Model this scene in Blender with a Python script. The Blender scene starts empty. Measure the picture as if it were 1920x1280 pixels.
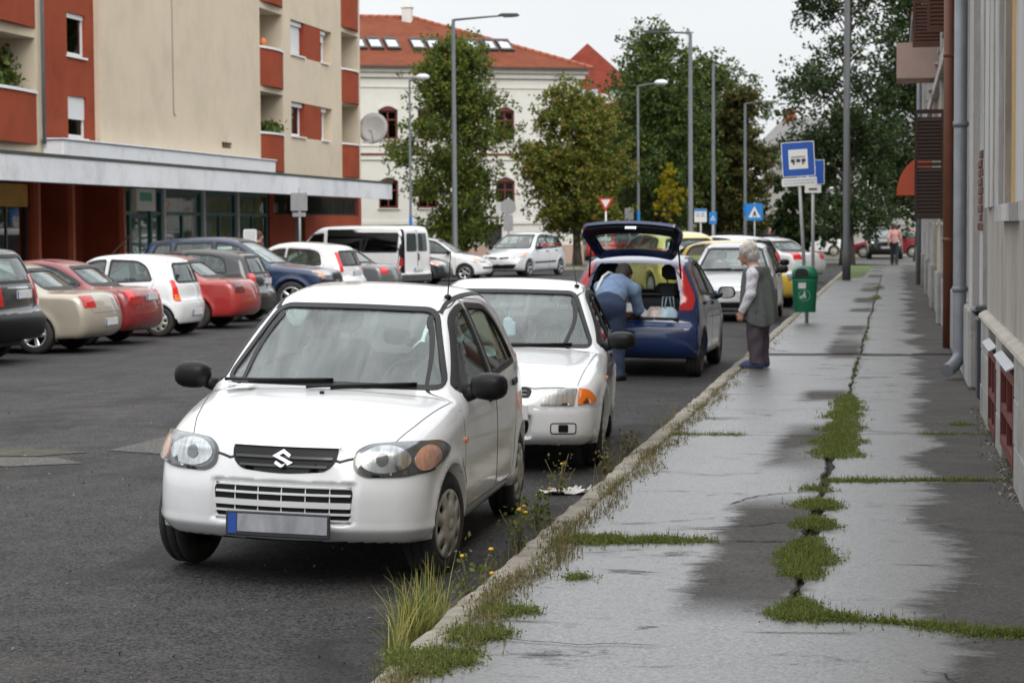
import bpy, bmesh, math, random
import numpy as np
from mathutils import Vector, Matrix, geometry
R = math.radians
rnd = random.Random(7)
sc = bpy.context.scene
COL = sc.collection

# ------------------------------------------------------------------ camera
CAM_H = 1.81
yaw, pitch, roll = R(10.2076), R(3.0721), R(-0.3438)
d = Vector((-math.sin(yaw)*math.cos(pitch), math.cos(yaw)*math.cos(pitch), -math.sin(pitch)))
r0 = Vector((math.cos(yaw), math.sin(yaw), 0)); u0 = r0.cross(d)
r1 = r0*math.cos(roll)+u0*math.sin(roll); u1 = -r0*math.sin(roll)+u0*math.cos(roll)
cam_data = bpy.data.cameras.new('camera')
cam_data.sensor_width = 36; cam_data.lens = 75
cam_data.clip_start = .1; cam_data.clip_end = 3000
cam_data.dof.use_dof = True
cam_data.dof.focus_distance = 11.2
cam_data.dof.aperture_fstop = 6.3
cam = bpy.data.objects.new('camera', cam_data); COL.objects.link(cam)
cam.matrix_world = Matrix(((r1.x, u1.x, -d.x, 0), (r1.y, u1.y, -d.y, 0), (r1.z, u1.z, -d.z, CAM_H), (0, 0, 0, 1)))
sc.camera = cam

# ------------------------------------------------------------------ sky and sun (overcast)
SUN_EL, SUN_AZ = R(42), R(152)
w = bpy.data.worlds.new('World'); sc.world = w; w.use_nodes = True
nt = w.node_tree; nt.nodes.clear()
out = nt.nodes.new('ShaderNodeOutputWorld')
sky = nt.nodes.new('ShaderNodeTexSky'); sky.sky_type = 'NISHITA'; sky.sun_disc = False
sky.sun_elevation = SUN_EL; sky.sun_rotation = SUN_AZ; sky.dust_density = 3
b1 = nt.nodes.new('ShaderNodeBackground'); b1.inputs[1].default_value = .1
nt.links.new(sky.outputs[0], b1.inputs[0])
tc = nt.nodes.new('ShaderNodeTexCoord')
sep = nt.nodes.new('ShaderNodeSeparateXYZ'); nt.links.new(tc.outputs['Generated'], sep.inputs[0])
ramp = nt.nodes.new('ShaderNodeValToRGB')            # overcast sky: paler and dimmer towards the horizon
ramp.color_ramp.elements[0].position = 0.0; ramp.color_ramp.elements[0].color = (.615, .63, .642, 1)
ramp.color_ramp.elements[1].position = 1.0; ramp.color_ramp.elements[1].color = (1.75, 1.78, 1.82, 1)
nt.links.new(sep.outputs[2], ramp.inputs[0])
nz = nt.nodes.new('ShaderNodeTexNoise'); nz.inputs['Scale'].default_value = 3.2; nz.inputs['Detail'].default_value = 6
mp = nt.nodes.new('ShaderNodeMapping'); mp.inputs['Scale'].default_value = (1, 1, 2.4)
nt.links.new(tc.outputs['Generated'], mp.inputs[0]); nt.links.new(mp.outputs[0], nz.inputs['Vector'])
mr = nt.nodes.new('ShaderNodeMapRange'); mr.inputs[1].default_value = .3; mr.inputs[2].default_value = .7
mr.inputs[3].default_value = .55; mr.inputs[4].default_value = 1.35
nt.links.new(nz.outputs[0], mr.inputs[0])
fade = nt.nodes.new('ShaderNodeMapRange'); fade.inputs[1].default_value = .05; fade.inputs[2].default_value = .45; nt.links.new(sep.outputs[2], fade.inputs[0])
cl = nt.nodes.new('ShaderNodeMix'); cl.data_type = 'FLOAT'; cl.inputs[2].default_value = 1.; nt.links.new(fade.outputs[0], cl.inputs[0]); nt.links.new(mr.outputs[0], cl.inputs[3])
b2 = nt.nodes.new('ShaderNodeBackground'); nt.links.new(ramp.outputs[0], b2.inputs[0]); nt.links.new(cl.outputs[0], b2.inputs[1])
mx = nt.nodes.new('ShaderNodeMixShader'); mx.inputs[0].default_value = .93
nt.links.new(b1.outputs[0], mx.inputs[1]); nt.links.new(b2.outputs[0], mx.inputs[2]); nt.links.new(mx.outputs[0], out.inputs[0])

sun_d = bpy.data.lights.new('sun', 'SUN'); sun_d.energy = 1.5; sun_d.angle = R(40); sun_d.color = (1, .96, .9)
sun = bpy.data.objects.new('sun', sun_d); COL.objects.link(sun)
sv = Vector((math.sin(SUN_AZ)*math.cos(SUN_EL), math.cos(SUN_AZ)*math.cos(SUN_EL), math.sin(SUN_EL)))
sun.rotation_euler = sv.to_track_quat('Z', 'Y').to_euler()

sc.view_settings.view_transform = 'Standard'; sc.view_settings.look = 'None'
sc.view_settings.exposure = .40; sc.view_settings.gamma = 1; sc.view_settings.use_curve_mapping = False
sc.render.engine = 'CYCLES'
sc.cycles.max_bounces = 8; sc.cycles.transparent_max_bounces = 16; sc.cycles.use_denoising = True
sc.cycles.sample_clamp_indirect = 8

# ------------------------------------------------------------------ materials
MATS = {}
def rgb(h):
    h = h.lstrip('#'); c = [int(h[i:i+2], 16)/255 for i in (0, 2, 4)]
    return tuple(((x+.055)/1.055)**2.4 if x > .04045 else x/12.92 for x in c)
def M(name, col=None, rough=.6, metal=0., var=.12, scale=3., bump=0., bscale=60., spec=.5, coat=0., dirt=None, inside=None, stretch=(1, 1, 1), rvar=0.):
    """procedural material: base colour varied by two noises, optional relief, dirt near stains, dark trim on the inner side"""
    if name in MATS: return MATS[name]
    m = bpy.data.materials.new(name); m.use_nodes = True; MATS[name] = m
    t = m.node_tree; N = t.nodes; L = t.links
    p = N['Principled BSDF']
    if isinstance(col, str): col = rgb(col)
    tc = N.new('ShaderNodeTexCoord'); mp = N.new('ShaderNodeMapping'); mp.inputs['Scale'].default_value = stretch
    L.new(tc.outputs['Object'], mp.inputs[0])
    n1 = N.new('ShaderNodeTexNoise'); n1.inputs['Scale'].default_value = scale; n1.inputs['Detail'].default_value = 8; n1.inputs['Roughness'].default_value = .65
    L.new(mp.outputs[0], n1.inputs['Vector'])
    mr = N.new('ShaderNodeMapRange'); mr.inputs[1].default_value = .25; mr.inputs[2].default_value = .75
    mr.inputs[3].default_value = 1-var; mr.inputs[4].default_value = 1+var
    L.new(n1.outputs[0], mr.inputs[0])
    mul = N.new('ShaderNodeMix'); mul.data_type = 'RGBA'; mul.blend_type = 'MULTIPLY'; mul.inputs[0].default_value = 1
    mul.inputs[6].default_value = (*col, 1); L.new(mr.outputs[0], mul.inputs[7])
    last = mul.outputs[2]
    if dirt:
        dc, amt, dscale = dirt
        n2 = N.new('ShaderNodeTexNoise'); n2.inputs['Scale'].default_value = dscale; n2.inputs['Detail'].default_value = 10; n2.inputs['Roughness'].default_value = .7
        L.new(mp.outputs[0], n2.inputs['Vector'])
        m2 = N.new('ShaderNodeMapRange'); m2.inputs[1].default_value = .48; m2.inputs[2].default_value = .72; m2.inputs[4].default_value = amt
        L.new(n2.outputs[0], m2.inputs[0])
        mx = N.new('ShaderNodeMix'); mx.data_type = 'RGBA'; L.new(m2.outputs[0], mx.inputs[0]); L.new(last, mx.inputs[6])
        mx.inputs[7].default_value = (*(rgb(dc) if isinstance(dc, str) else dc), 1); last = mx.outputs[2]
    if inside:
        g = N.new('ShaderNodeNewGeometry'); mx = N.new('ShaderNodeMix'); mx.data_type = 'RGBA'
        L.new(g.outputs['Backfacing'], mx.inputs[0]); L.new(last, mx.inputs[6]); mx.inputs[7].default_value = (*inside, 1); last = mx.outputs[2]
        if coat:
            iv = N.new('ShaderNodeMath'); iv.operation = 'MULTIPLY_ADD'; iv.inputs[1].default_value = -coat; iv.inputs[2].default_value = coat
            L.new(g.outputs['Backfacing'], iv.inputs[0]); L.new(iv.outputs[0], p.inputs['Coat Weight'])
    L.new(last, p.inputs['Base Color'])
    p.inputs['Roughness'].default_value = rough; p.inputs['Metallic'].default_value = metal
    p.inputs['Specular IOR Level'].default_value = spec
    if coat and not inside: p.inputs['Coat Weight'].default_value = coat
    if coat: p.inputs['Coat Roughness'].default_value = .06
    if rvar:
        m3 = N.new('ShaderNodeMapRange'); m3.inputs[1].default_value = .3; m3.inputs[2].default_value = .7
        m3.inputs[3].default_value = max(.02, rough-rvar); m3.inputs[4].default_value = min(1, rough+rvar)
        L.new(n1.outputs[0], m3.inputs[0]); L.new(m3.outputs[0], p.inputs['Roughness'])
    if bump:
        nb = N.new('ShaderNodeTexNoise'); nb.inputs['Scale'].default_value = bscale; nb.inputs['Detail'].default_value = 4
        L.new(mp.outputs[0], nb.inputs['Vector'])
        bp = N.new('ShaderNodeBump'); bp.inputs['Strength'].default_value = bump; bp.inputs['Distance'].default_value = .02
        L.new(nb.outputs[0], bp.inputs['Height']); L.new(bp.outputs[0], p.inputs['Normal'])
    return m

def paint(name, col, metal=0., rough=.28, dirty=.35):
    return M(name, col, rough=rough, metal=metal, var=.03, scale=2, coat=.9, dirt=('#6e675c', dirty*.5, 2.2), inside=(.02, .02, .022))

def glass_mat(name, tint=(.72, .82, .8), film=0., rough=.02, streak=False):
    """thin glass: fresnel reflection over a tinted see-through pane, with an optional film of dust"""
    if name in MATS: return MATS[name]
    m = bpy.data.materials.new(name); m.use_nodes = True; MATS[name] = m
    t = m.node_tree; N = t.nodes; L = t.links; N.clear()
    o = N.new('ShaderNodeOutputMaterial')
    tr = N.new('ShaderNodeBsdfTransparent'); tr.inputs[0].default_value = (*tint, 1)
    gl = N.new('ShaderNodeBsdfGlossy'); gl.inputs['Roughness'].default_value = rough
    fr = N.new('ShaderNodeFresnel'); gg = N.new('ShaderNodeNewGeometry'); io = N.new('ShaderNodeMix'); io.data_type = 'FLOAT'
    io.inputs[2].default_value = 1.7; io.inputs[3].default_value = 1/1.7; L.new(gg.outputs['Backfacing'], io.inputs[0]); L.new(io.outputs[0], fr.inputs[0])
    mx = N.new('ShaderNodeMixShader'); L.new(fr.outputs[0], mx.inputs[0]); L.new(tr.outputs[0], mx.inputs[1]); L.new(gl.outputs[0], mx.inputs[2])
    last = mx.outputs[0]
    if film:
        df = N.new('ShaderNodeBsdfDiffuse'); df.inputs[0].default_value = (.55, .56, .55, 1)
        tc = N.new('ShaderNodeTexCoord'); mp = N.new('ShaderNodeMapping'); mp.inputs['Scale'].default_value = (1.2, 6, 1.2) if streak else (2, 2, 2)
        L.new(tc.outputs['Object'], mp.inputs[0])
        n = N.new('ShaderNodeTexNoise'); n.inputs['Scale'].default_value = 1.6; n.inputs['Detail'].default_value = 8; n.inputs['Distortion'].default_value = .6
        L.new(mp.outputs[0], n.inputs['Vector'])
        mr = N.new('ShaderNodeMapRange'); mr.inputs[1].default_value = .42; mr.inputs[2].default_value = .68; mr.inputs[3].default_value = film*.12; mr.inputs[4].default_value = film
        L.new(n.outputs[0], mr.inputs[0])
        m2 = N.new('ShaderNodeMixShader'); L.new(mr.outputs[0], m2.inputs[0]); L.new(last, m2.inputs[1]); L.new(df.outputs[0], m2.inputs[2]); last = m2.outputs[0]
    L.new(last, o.inputs[0])
    return m

def leaf_mat(name, cols, trans=.35):
    """leaves: every leaf (mesh island) gets its own tone"""
    if name in MATS: return MATS[name]
    m = bpy.data.materials.new(name); m.use_nodes = True; MATS[name] = m
    t = m.node_tree; N = t.nodes; L = t.links; N.clear()
    o = N.new('ShaderNodeOutputMaterial'); g = N.new('ShaderNodeNewGeometry')
    rp = N.new('ShaderNodeValToRGB'); rp.color_ramp.interpolation = 'LINEAR'
    e = rp.color_ramp.elements
    while len(e) < len(cols): e.new(.5)
    for i, c in enumerate(cols):
        e[i].position = i/(len(cols)-1); e[i].color = (*(rgb(c) if isinstance(c, str) else c), 1)
    L.new(g.outputs['Random Per Island'], rp.inputs[0])
    df = N.new('ShaderNodeBsdfPrincipled'); df.inputs['Roughness'].default_value = .55; df.inputs['Specular IOR Level'].default_value = .3
    tl = N.new('ShaderNodeBsdfTranslucent')
    L.new(rp.outputs[0], df.inputs[0]); L.new(rp.outputs[0], tl.inputs[0])
    mx = N.new('ShaderNodeMixShader'); mx.inputs[0].default_value = trans
    L.new(df.outputs[0], mx.inputs[1]); L.new(tl.outputs[0], mx.inputs[2]); L.new(mx.outputs[0], o.inputs[0])
    return m

# ------------------------------------------------------------------ object helpers
def link(o): COL.objects.link(o); return o
def tag(o, label=None, cat=None, group=None, kind=None):
    if label: o['label'] = label
    if cat: o['category'] = cat
    if group: o['group'] = group
    if kind: o['kind'] = kind
    return o
def thing(name, label, cat, loc=(0, 0, 0), rz=0., group=None, rx=0., ry=0.):
    o = bpy.data.objects.new(name, None); o.empty_display_size = .3
    o.matrix_world = Matrix.Translation(loc) @ Matrix.Rotation(rz, 4, 'Z') @ Matrix.Rotation(ry, 4, 'Y') @ Matrix.Rotation(rx, 4, 'X')
    return tag(link(o), label, cat, group)
def mesh_obj(name, me, parent=None):
    o = bpy.data.objects.new(name, me); link(o)
    if parent is not None: o.parent = parent
    return o
def copy_thing(src, M4, label=None):
    """copy a thing with its parts and sub-parts"""
    c = src.copy(); COL.objects.link(c); c.matrix_world = M4
    if label: c['label'] = label
    def rec(a, b):
        for ch in a.children:
            k = ch.copy(); COL.objects.link(k); k.parent = b; k.matrix_parent_inverse = ch.matrix_parent_inverse.copy(); rec(ch, k)
    rec(src, c)
    return c

class MB:
    """collects boxes, tubes, prisms, lathes and free faces; build() links them as one mesh object"""
    def __init__(s): s.v = []; s.f = []; s.mi = []; s.sm = []
    def add(s, vs, fs, mi=0, smooth=False):
        b = len(s.v); s.v += [tuple(v) for v in vs]
        for f in fs: s.f.append(tuple(b+i for i in f)); s.mi.append(mi); s.sm.append(smooth)
        return s
    def box(s, lo, hi, mi=0, mat=None):
        x0, y0, z0 = lo; x1, y1, z1 = hi
        vs = [(x0, y0, z0), (x1, y0, z0), (x1, y1, z0), (x0, y1, z0), (x0, y0, z1), (x1, y0, z1), (x1, y1, z1), (x0, y1, z1)]
        if mat is not None: vs = [tuple(mat @ Vector(v)) for v in vs]
        return s.add(vs, [(0, 3, 2, 1), (4, 5, 6, 7), (0, 1, 5, 4), (1, 2, 6, 5), (2, 3, 7, 6), (3, 0, 4, 7)], mi)
    def cbox(s, lo, hi, c=.01, mi=0, mat=None):
        """box with chamfered edges"""
        x0, y0, z0 = lo; x1, y1, z1 = hi; c = min(c, (x1-x0)/2.01, (y1-y0)/2.01, (z1-z0)/2.01)
        vs = []
        for sx, sy, sz in ((0, 0, 0), (1, 0, 0), (1, 1, 0), (0, 1, 0), (0, 0, 1), (1, 0, 1), (1, 1, 1), (0, 1, 1)):
            X = (x0, x1)[sx]; Y = (y0, y1)[sy]; Z = (z0, z1)[sz]; dx = c*(1-2*sx); dy = c*(1-2*sy); dz = c*(1-2*sz)
            vs += [(X, Y+dy, Z+dz), (X+dx, Y, Z+dz), (X+dx, Y+dy, Z)]
        if mat is not None: vs = [tuple(mat @ Vector(v)) for v in vs]
        i = lambda k, a: k*3+a
        fs = [(i(0, 2), i(3, 2), i(2, 2), i(1, 2)), (i(4, 2), i(5, 2), i(6, 2), i(7, 2)), (i(0, 1), i(1, 1), i(5, 1), i(4, 1)),
              (i(1, 0), i(2, 0), i(6, 0), i(5, 0)), (i(2, 1), i(3, 1), i(7, 1), i(6, 1)), (i(3, 0), i(0, 0), i(4, 0), i(7, 0))]
        E = [(0, 1, 1, 2), (1, 2, 0, 2), (2, 3, 1, 2), (3, 0, 0, 2), (4, 5, 1, 2), (5, 6, 0, 2), (6, 7, 1, 2), (7, 4, 0, 2), (0, 4, 0, 1), (1, 5, 0, 1), (2, 6, 0, 1), (3, 7, 0, 1)]
        for a, b, p, q in E: fs.append((i(a, p), i(b, p), i(b, q), i(a, q)))
        for k in range(8): fs.append((i(k, 0), i(k, 1), i(k, 2)))
        b = len(s.v); s.v += [tuple(v) for v in vs]
        cen = Vector((0, 0, 0))
        for v in vs: cen += Vector(v)/24
        for f in fs:
            P = [Vector(vs[j]) for j in f]; n = (P[1]-P[0]).cross(P[2]-P[0]); m = sum(P, Vector())/len(P)
            if n.dot(m-cen) < 0: f = f[::-1]
            s.f.append(tuple(b+j for j in f)); s.mi.append(mi); s.sm.append(False)
        return s
    def tube(s, path, rad, n=10, mi=0, caps=True, smooth=True):
        P = [Vector(p) for p in path]; k = len(P); vs = []; fs = []
        rs = rad if isinstance(rad, (list, tuple)) else [rad]*k
        up = None
        for i in range(k):
            t = (P[min(i+1, k-1)]-P[max(i-1, 0)]).normalized()
            if up is None: up = Vector((0, 0, 1)) if abs(t.z) < .9 else Vector((1, 0, 0))
            a = t.cross(up).normalized(); b = t.cross(a).normalized(); up = b.cross(t) if False else up
            for j in range(n):
                q = 2*math.pi*j/n; vs.append(P[i]+(a*math.cos(q)+b*math.sin(q))*rs[i])
        for i in range(k-1):
            for j in range(n): fs.append((i*n+j, (i+1)*n+j, (i+1)*n+(j+1) % n, i*n+(j+1) % n))
        s.add(vs, fs, mi, smooth)
        if caps:
            b = len(s.v)-k*n
            s.f.append(tuple(b+j for j in range(n))); s.mi.append(mi); s.sm.append(False)
            s.f.append(tuple(b+(k-1)*n+j for j in range(n))[::-1]); s.mi.append(mi); s.sm.append(False)
        return s
    def lathe(s, prof, n=24, mat=None, mi=0, smooth=True, closed=False):
        """prof: list of (radius, height) turned about local z"""
        vs = []; fs = []; k = len(prof)
        for r, z in prof:
            for j in range(n):
                q = 2*math.pi*j/n; vs.append((r*math.cos(q), r*math.sin(q), z))
        for i in range(k if closed else k-1):
            for j in range(n): fs.append((i*n+j, i*n+(j+1) % n, ((i+1) % k)*n+(j+1) % n, ((i+1) % k)*n+j))
        if mat is not None: vs = [tuple(mat @ Vector(v)) for v in vs]
        return s.add(vs, fs, mi, smooth)
    def prism(s, poly, h0, h1, mat=None, mi=0):
        """2D polygon (x,y) pulled up from h0 to h1 along local z"""
        n = len(poly); vs = [(x, y, h0) for x, y in poly]+[(x, y, h1) for x, y in poly]
        a = sum(poly[i][0]*poly[(i+1) % n][1]-poly[(i+1) % n][0]*poly[i][1] for i in range(n))
        fs = [tuple(range(n))[::-1], tuple(range(n, 2*n))]+[(i, (i+1) % n, n+(i+1) % n, n+i) for i in range(n)]
        if a < 0: fs = [f[::-1] for f in fs]
        if mat is not None: vs = [tuple(mat @ Vector(v)) for v in vs]
        return s.add(vs, fs, mi)
    def quad(s, a, b, c, e, mi=0): return s.add([a, b, c, e], [(0, 1, 2, 3)], mi)
    def ball(s, c, r, n=12, m=8, mi=0):
        rr = r if isinstance(r, tuple) else (r, r, r); vs = []; fs = []
        for i in range(m+1):
            p = math.pi*i/m
            for j in range(n):
                q = 2*math.pi*j/n; vs.append((c[0]+rr[0]*math.sin(p)*math.cos(q), c[1]+rr[1]*math.sin(p)*math.sin(q), c[2]+rr[2]*math.cos(p)))
        for i in range(m):
            for j in range(n): fs.append((i*n+j, (i+1)*n+j, (i+1)*n+(j+1) % n, i*n+(j+1) % n))
        return s.add(vs, fs, mi, True)
    def mesh(s, name, mats):
        me = bpy.data.meshes.new(name); me.from_pydata(s.v, [], s.f)
        for m in (mats if isinstance(mats, (list, tuple)) else [mats]): me.materials.append(m)
        me.polygons.foreach_set('material_index', s.mi); me.polygons.foreach_set('use_smooth', s.sm); me.update()
        return me
    def build(s, name, mats, parent=None, world=False):
        """world=True: the coordinates are world ones although the part hangs under a placed thing"""
        if not s.v: return None
        if world and parent is not None:
            par = parent; mw = Matrix.Identity(4)
            while par is not None: mw = par.matrix_basis @ mw; par = par.parent
            inv = mw.inverted()
            s.v = [tuple(inv @ Vector(v)) for v in s.v]
        return mesh_obj(name, s.mesh(name, mats), parent)

def rounded(poly, r, n=5):
    """round the corners of a 2D polygon; r a number or one per corner"""
    out = []; k = len(poly)
    for i in range(k):
        rr = r[i] if isinstance(r, (list, tuple)) else r
        p = Vector(poly[i]); a = Vector(poly[i-1])-p; b = Vector(poly[(i+1) % k])-p
        t = min(rr, a.length*.48, b.length*.48)
        if t < 1e-4: out.append(tuple(p)); continue
        A = p+a.normalized()*t; B = p+b.normalized()*t
        for j in range(n+1):
            q = j/n; c = A*(1-q)**2+p*2*q*(1-q)+B*q*q; out.append(tuple(c))
    return out
def smoothstep(a, b, x): 
    t = np.clip((x-a)/(b-a), 0, 1); return t*t*(3-2*t)
def text_mesh(name, body, size, mat, parent, M4, extrude=.001, align='CENTER'):
    cu = bpy.data.curves.new(name, 'FONT'); cu.body = body; cu.size = size; cu.extrude = extrude; cu.align_x = align; cu.align_y = 'CENTER'; cu.resolution_u = 3
    tmp = bpy.data.objects.new('tmp', cu); COL.objects.link(tmp)
    dg = bpy.context.evaluated_depsgraph_get(); me = bpy.data.meshes.new_from_object(tmp.evaluated_get(dg))
    bpy.data.objects.remove(tmp); bpy.data.curves.remove(cu)
    me.materials.clear(); me.materials.append(mat); me.name = name
    o = mesh_obj(name, me, parent); o.matrix_basis = M4
    return o
# ------------------------------------------------------------------ distance-field modelling (car bodies, people)
def smax(a, b, k):
    h = np.clip(.5+.5*(a-b)/k, 0, 1); return b+(a-b)*h+k*h*(1-h)
def smin(a, b, k): return -smax(-a, -b, k)
def grad(f, P, e=.002):
    g = np.empty_like(P)
    for a in range(3):
        q = np.zeros(3); q[a] = e
        g[:, a] = (f(P+q)-f(P-q))/(2*e)
    return g
def unit(g): return g/np.maximum(np.linalg.norm(g, axis=1, keepdims=True), 1e-9)
def surface_net(f, lo, hi, h, newton=3):
    """polygonise f=0 on a grid of step h; returns vertices, quads, normals"""
    lo = np.array(lo, float); n = np.ceil((np.array(hi)-lo)/h/4).astype(int)*4
    B = 4; nb = n//B
    cx = [lo[a]+(np.arange(nb[a])*B+1.5)*h for a in range(3)]
    C = np.stack(np.meshgrid(*cx, indexing='ij'), -1).reshape(-1, 3)
    cv = f(C).reshape(nb)
    V = np.repeat(np.repeat(np.repeat(cv, B, 0), B, 1), B, 2)
    mask = np.abs(V) < 6.5*h
    idx = np.argwhere(mask)
    V[mask] = f(lo+idx*h)
    S = V < 0
    c = np.zeros(n-1, int)
    for i in (0, 1):
        for j in (0, 1):
            for k in (0, 1): c += S[i:n[0]-1+i, j:n[1]-1+j, k:n[2]-1+k]
    act = (c > 0) & (c < 8)
    ids = -np.ones(act.shape, int); A = np.argwhere(act); ids[act] = np.arange(len(A))
    acc = np.zeros((len(A), 3)); cnt = np.zeros(len(A))
    for a in range(3):
        o = [b for b in range(3) if b != a]
        for p in (0, 1):
            for q in (0, 1):
                q0 = A.copy(); q0[:, o[0]] += p; q0[:, o[1]] += q; q1 = q0.copy(); q1[:, a] += 1
                v0 = V[tuple(q0.T)]; v1 = V[tuple(q1.T)]; ch = (v0 < 0) != (v1 < 0)
                t = np.where(ch, v0/np.where(ch, v0-v1, 1), 0)
                pt = q0.astype(float); pt[:, a] += t
                acc[ch] += pt[ch]; cnt[ch] += 1
    P = lo+acc/np.maximum(cnt, 1)[:, None]*h
    F = []
    for a in range(3):
        b, e = (a+1) % 3, (a+2) % 3
        s0 = [slice(None)]*3; s1 = [slice(None)]*3; s0[a] = slice(0, -1); s1[a] = slice(1, None)
        x = S[tuple(s0)] != S[tuple(s1)]
        E = np.argwhere(x); E = E[(E[:, b] > 0) & (E[:, e] > 0) & (E[:, b] < n[b]-1) & (E[:, e] < n[e]-1) & (E[:, a] < n[a]-1)]
        neg = S[tuple(E.T)]
        def cell(db, de):
            q = E.copy(); q[:, b] += db; q[:, e] += de; return ids[tuple(q.T)]
        Q = np.stack([cell(-1, -1), cell(0, -1), cell(0, 0), cell(-1, 0)], 1)
        Q[~neg] = Q[~neg][:, ::-1]
        F.append(Q)
    F = np.concatenate(F); F = F[(F >= 0).all(1)]
    for _ in range(newton):
        g = grad(f, P); v = f(P); st = v/np.maximum((g*g).sum(1), .1)
        st = np.clip(st, -h, h); P = P-g*st[:, None]
    return P, F, unit(grad(f, P))
def np_mesh(name, P, F, mats, N=None, mi=None, smooth=True):
    """mesh from arrays; F an (n,k) array; unused vertices dropped"""
    used = np.unique(F); rm = -np.ones(len(P), int); rm[used] = np.arange(len(used))
    P2 = P[used]; F2 = rm[F]; k = F.shape[1]
    me = bpy.data.meshes.new(name)
    me.vertices.add(len(P2)); me.vertices.foreach_set('co', P2.astype(np.float32).ravel())
    me.loops.add(len(F2)*k); me.loops.foreach_set('vertex_index', F2.ravel().astype(np.int32))
    me.polygons.add(len(F2)); me.polygons.foreach_set('loop_start', np.arange(0, len(F2)*k, k, dtype=np.int32))
    for m in (mats if isinstance(mats, (list, tuple)) else [mats]): me.materials.append(m)
    if mi is not None: me.polygons.foreach_set('material_index', mi.astype(np.int32))
    me.update(calc_edges=True)
    me.polygons.foreach_set('use_smooth', np.full(len(F2), smooth))
    if N is not None and smooth: me.normals_split_custom_set_from_vertices(N[used].astype(np.float32))
    return me
def inpoly(x, y, poly):
    c = np.zeros(x.shape, bool); n = len(poly)
    for i in range(n):
        x0, y0 = poly[i-1]; x1, y1 = poly[i]
        if y0 == y1: continue
        c ^= ((y0 > y) != (y1 > y)) & (x < (x1-x0)*(y-y0)/(y1-y0)+x0)
    return c
def resample(poly, step):
    out = []
    for i in range(len(poly)):
        a = np.array(poly[i]); b = np.array(poly[(i+1) % len(poly)]); n = max(1, int(np.ceil(np.linalg.norm(b-a)/step)))
        for j in range(n): out.append(tuple(a+(b-a)*j/n))
    return out
def offset2d(poly, dist):
    """push a 2D loop outwards (dist > 0)"""
    p = np.array(poly); a = np.roll(p, 1, 0); b = np.roll(p, -1, 0)
    t1 = p-a; t2 = b-p; t1 /= np.maximum(np.linalg.norm(t1, axis=1, keepdims=True), 1e-9); t2 /= np.maximum(np.linalg.norm(t2, axis=1, keepdims=True), 1e-9)
    t = t1+t2; t /= np.maximum(np.linalg.norm(t, axis=1, keepdims=True), 1e-9)
    area = (p[:, 0]*b[:, 1]-b[:, 0]*p[:, 1]).sum(); s = 1 if area > 0 else -1
    n = np.stack([t[:, 1], -t[:, 0]], 1)*s
    return p+n*dist
def polysdf(px, py, poly):
    p = np.array(poly); d2 = np.full(px.shape, 1e9); ins = np.zeros(px.shape, bool)
    for i in range(len(p)):
        x0, y0 = p[i-1]; x1, y1 = p[i]; ex, ey = x1-x0, y1-y0
        t = np.clip(((px-x0)*ex+(py-y0)*ey)/(ex*ex+ey*ey+1e-12), 0, 1)
        d2 = np.minimum(d2, (px-x0-t*ex)**2+(py-y0-t*ey)**2)
        if y0 != y1: ins ^= ((y0 > py) != (y1 > py)) & (px < ex*(py-y0)/(ey)+x0)
    return np.where(ins, -1, 1)*np.sqrt(d2)
def catmull(pts, n=6, closed=False, sharp=()):
    P = [np.array(p, float) for p in pts]; out = []; k = len(P)
    for i in range(k if closed else k-1):
        p1 = P[i]; p2 = P[(i+1) % k]
        p0 = P[i-1] if (closed or i > 0) and i not in sharp else 2*p1-p2
        p3 = P[(i+2) % k] if (closed or i+2 < k) and ((i+1) % k) not in sharp else 2*p2-p1
        for j in range(n):
            t = j/n
            out.append(tuple(.5*((2*p1)+(-p0+p2)*t+(2*p0-5*p1+4*p2-p3)*t*t+(-p0+3*p1-3*p2+p3)*t**3)))
    if not closed: out.append(tuple(P[-1]))
    return out

class Field2D:
    """smooth 2D distance field of a closed outline, sampled on a grid and read back with cubic B-splines"""
    def __init__(s, poly, step, blur):
        p = np.array(poly); m = .35; s.step = step; s.lo = p.min(0)-m; n = np.ceil((p.max(0)+m-s.lo)/step).astype(int)+1
        X, Y = np.meshgrid(s.lo[0]+np.arange(n[0])*step, s.lo[1]+np.arange(n[1])*step, indexing='ij')
        D = polysdf(X, Y, poly)
        if blur > 0:
            rr = int(np.ceil(2.5*blur/step)); k = np.exp(-.5*(np.arange(-rr, rr+1)*step/blur)**2); k /= k.sum()
            for ax in (0, 1):
                E = np.pad(D, [(rr, rr) if a == ax else (0, 0) for a in (0, 1)], mode='edge')
                D = sum(k[i]*np.take(E, np.arange(i, i+D.shape[ax]), axis=ax) for i in range(2*rr+1))
        s.D = D; s.n = n
    def __call__(s, x, y):
        u = np.clip((x-s.lo[0])/s.step, 1, s.n[0]-2.001); v = np.clip((y-s.lo[1])/s.step, 1, s.n[1]-2.001)
        i = u.astype(int); j = v.astype(int); a = u-i; b = v-j
        def w(t): return ((1-t)**3/6, (3*t**3-6*t*t+4)/6, (-3*t**3+3*t*t+3*t+1)/6, t**3/6)
        wa, wb = w(a), w(b); r = 0
        i = np.clip(i, 1, s.n[0]-3); j = np.clip(j, 1, s.n[1]-3)
        for p in range(4):
            for q in range(4): r = r+wa[p]*wb[q]*s.D[i+p-1, j+q-1]
        return r
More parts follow.
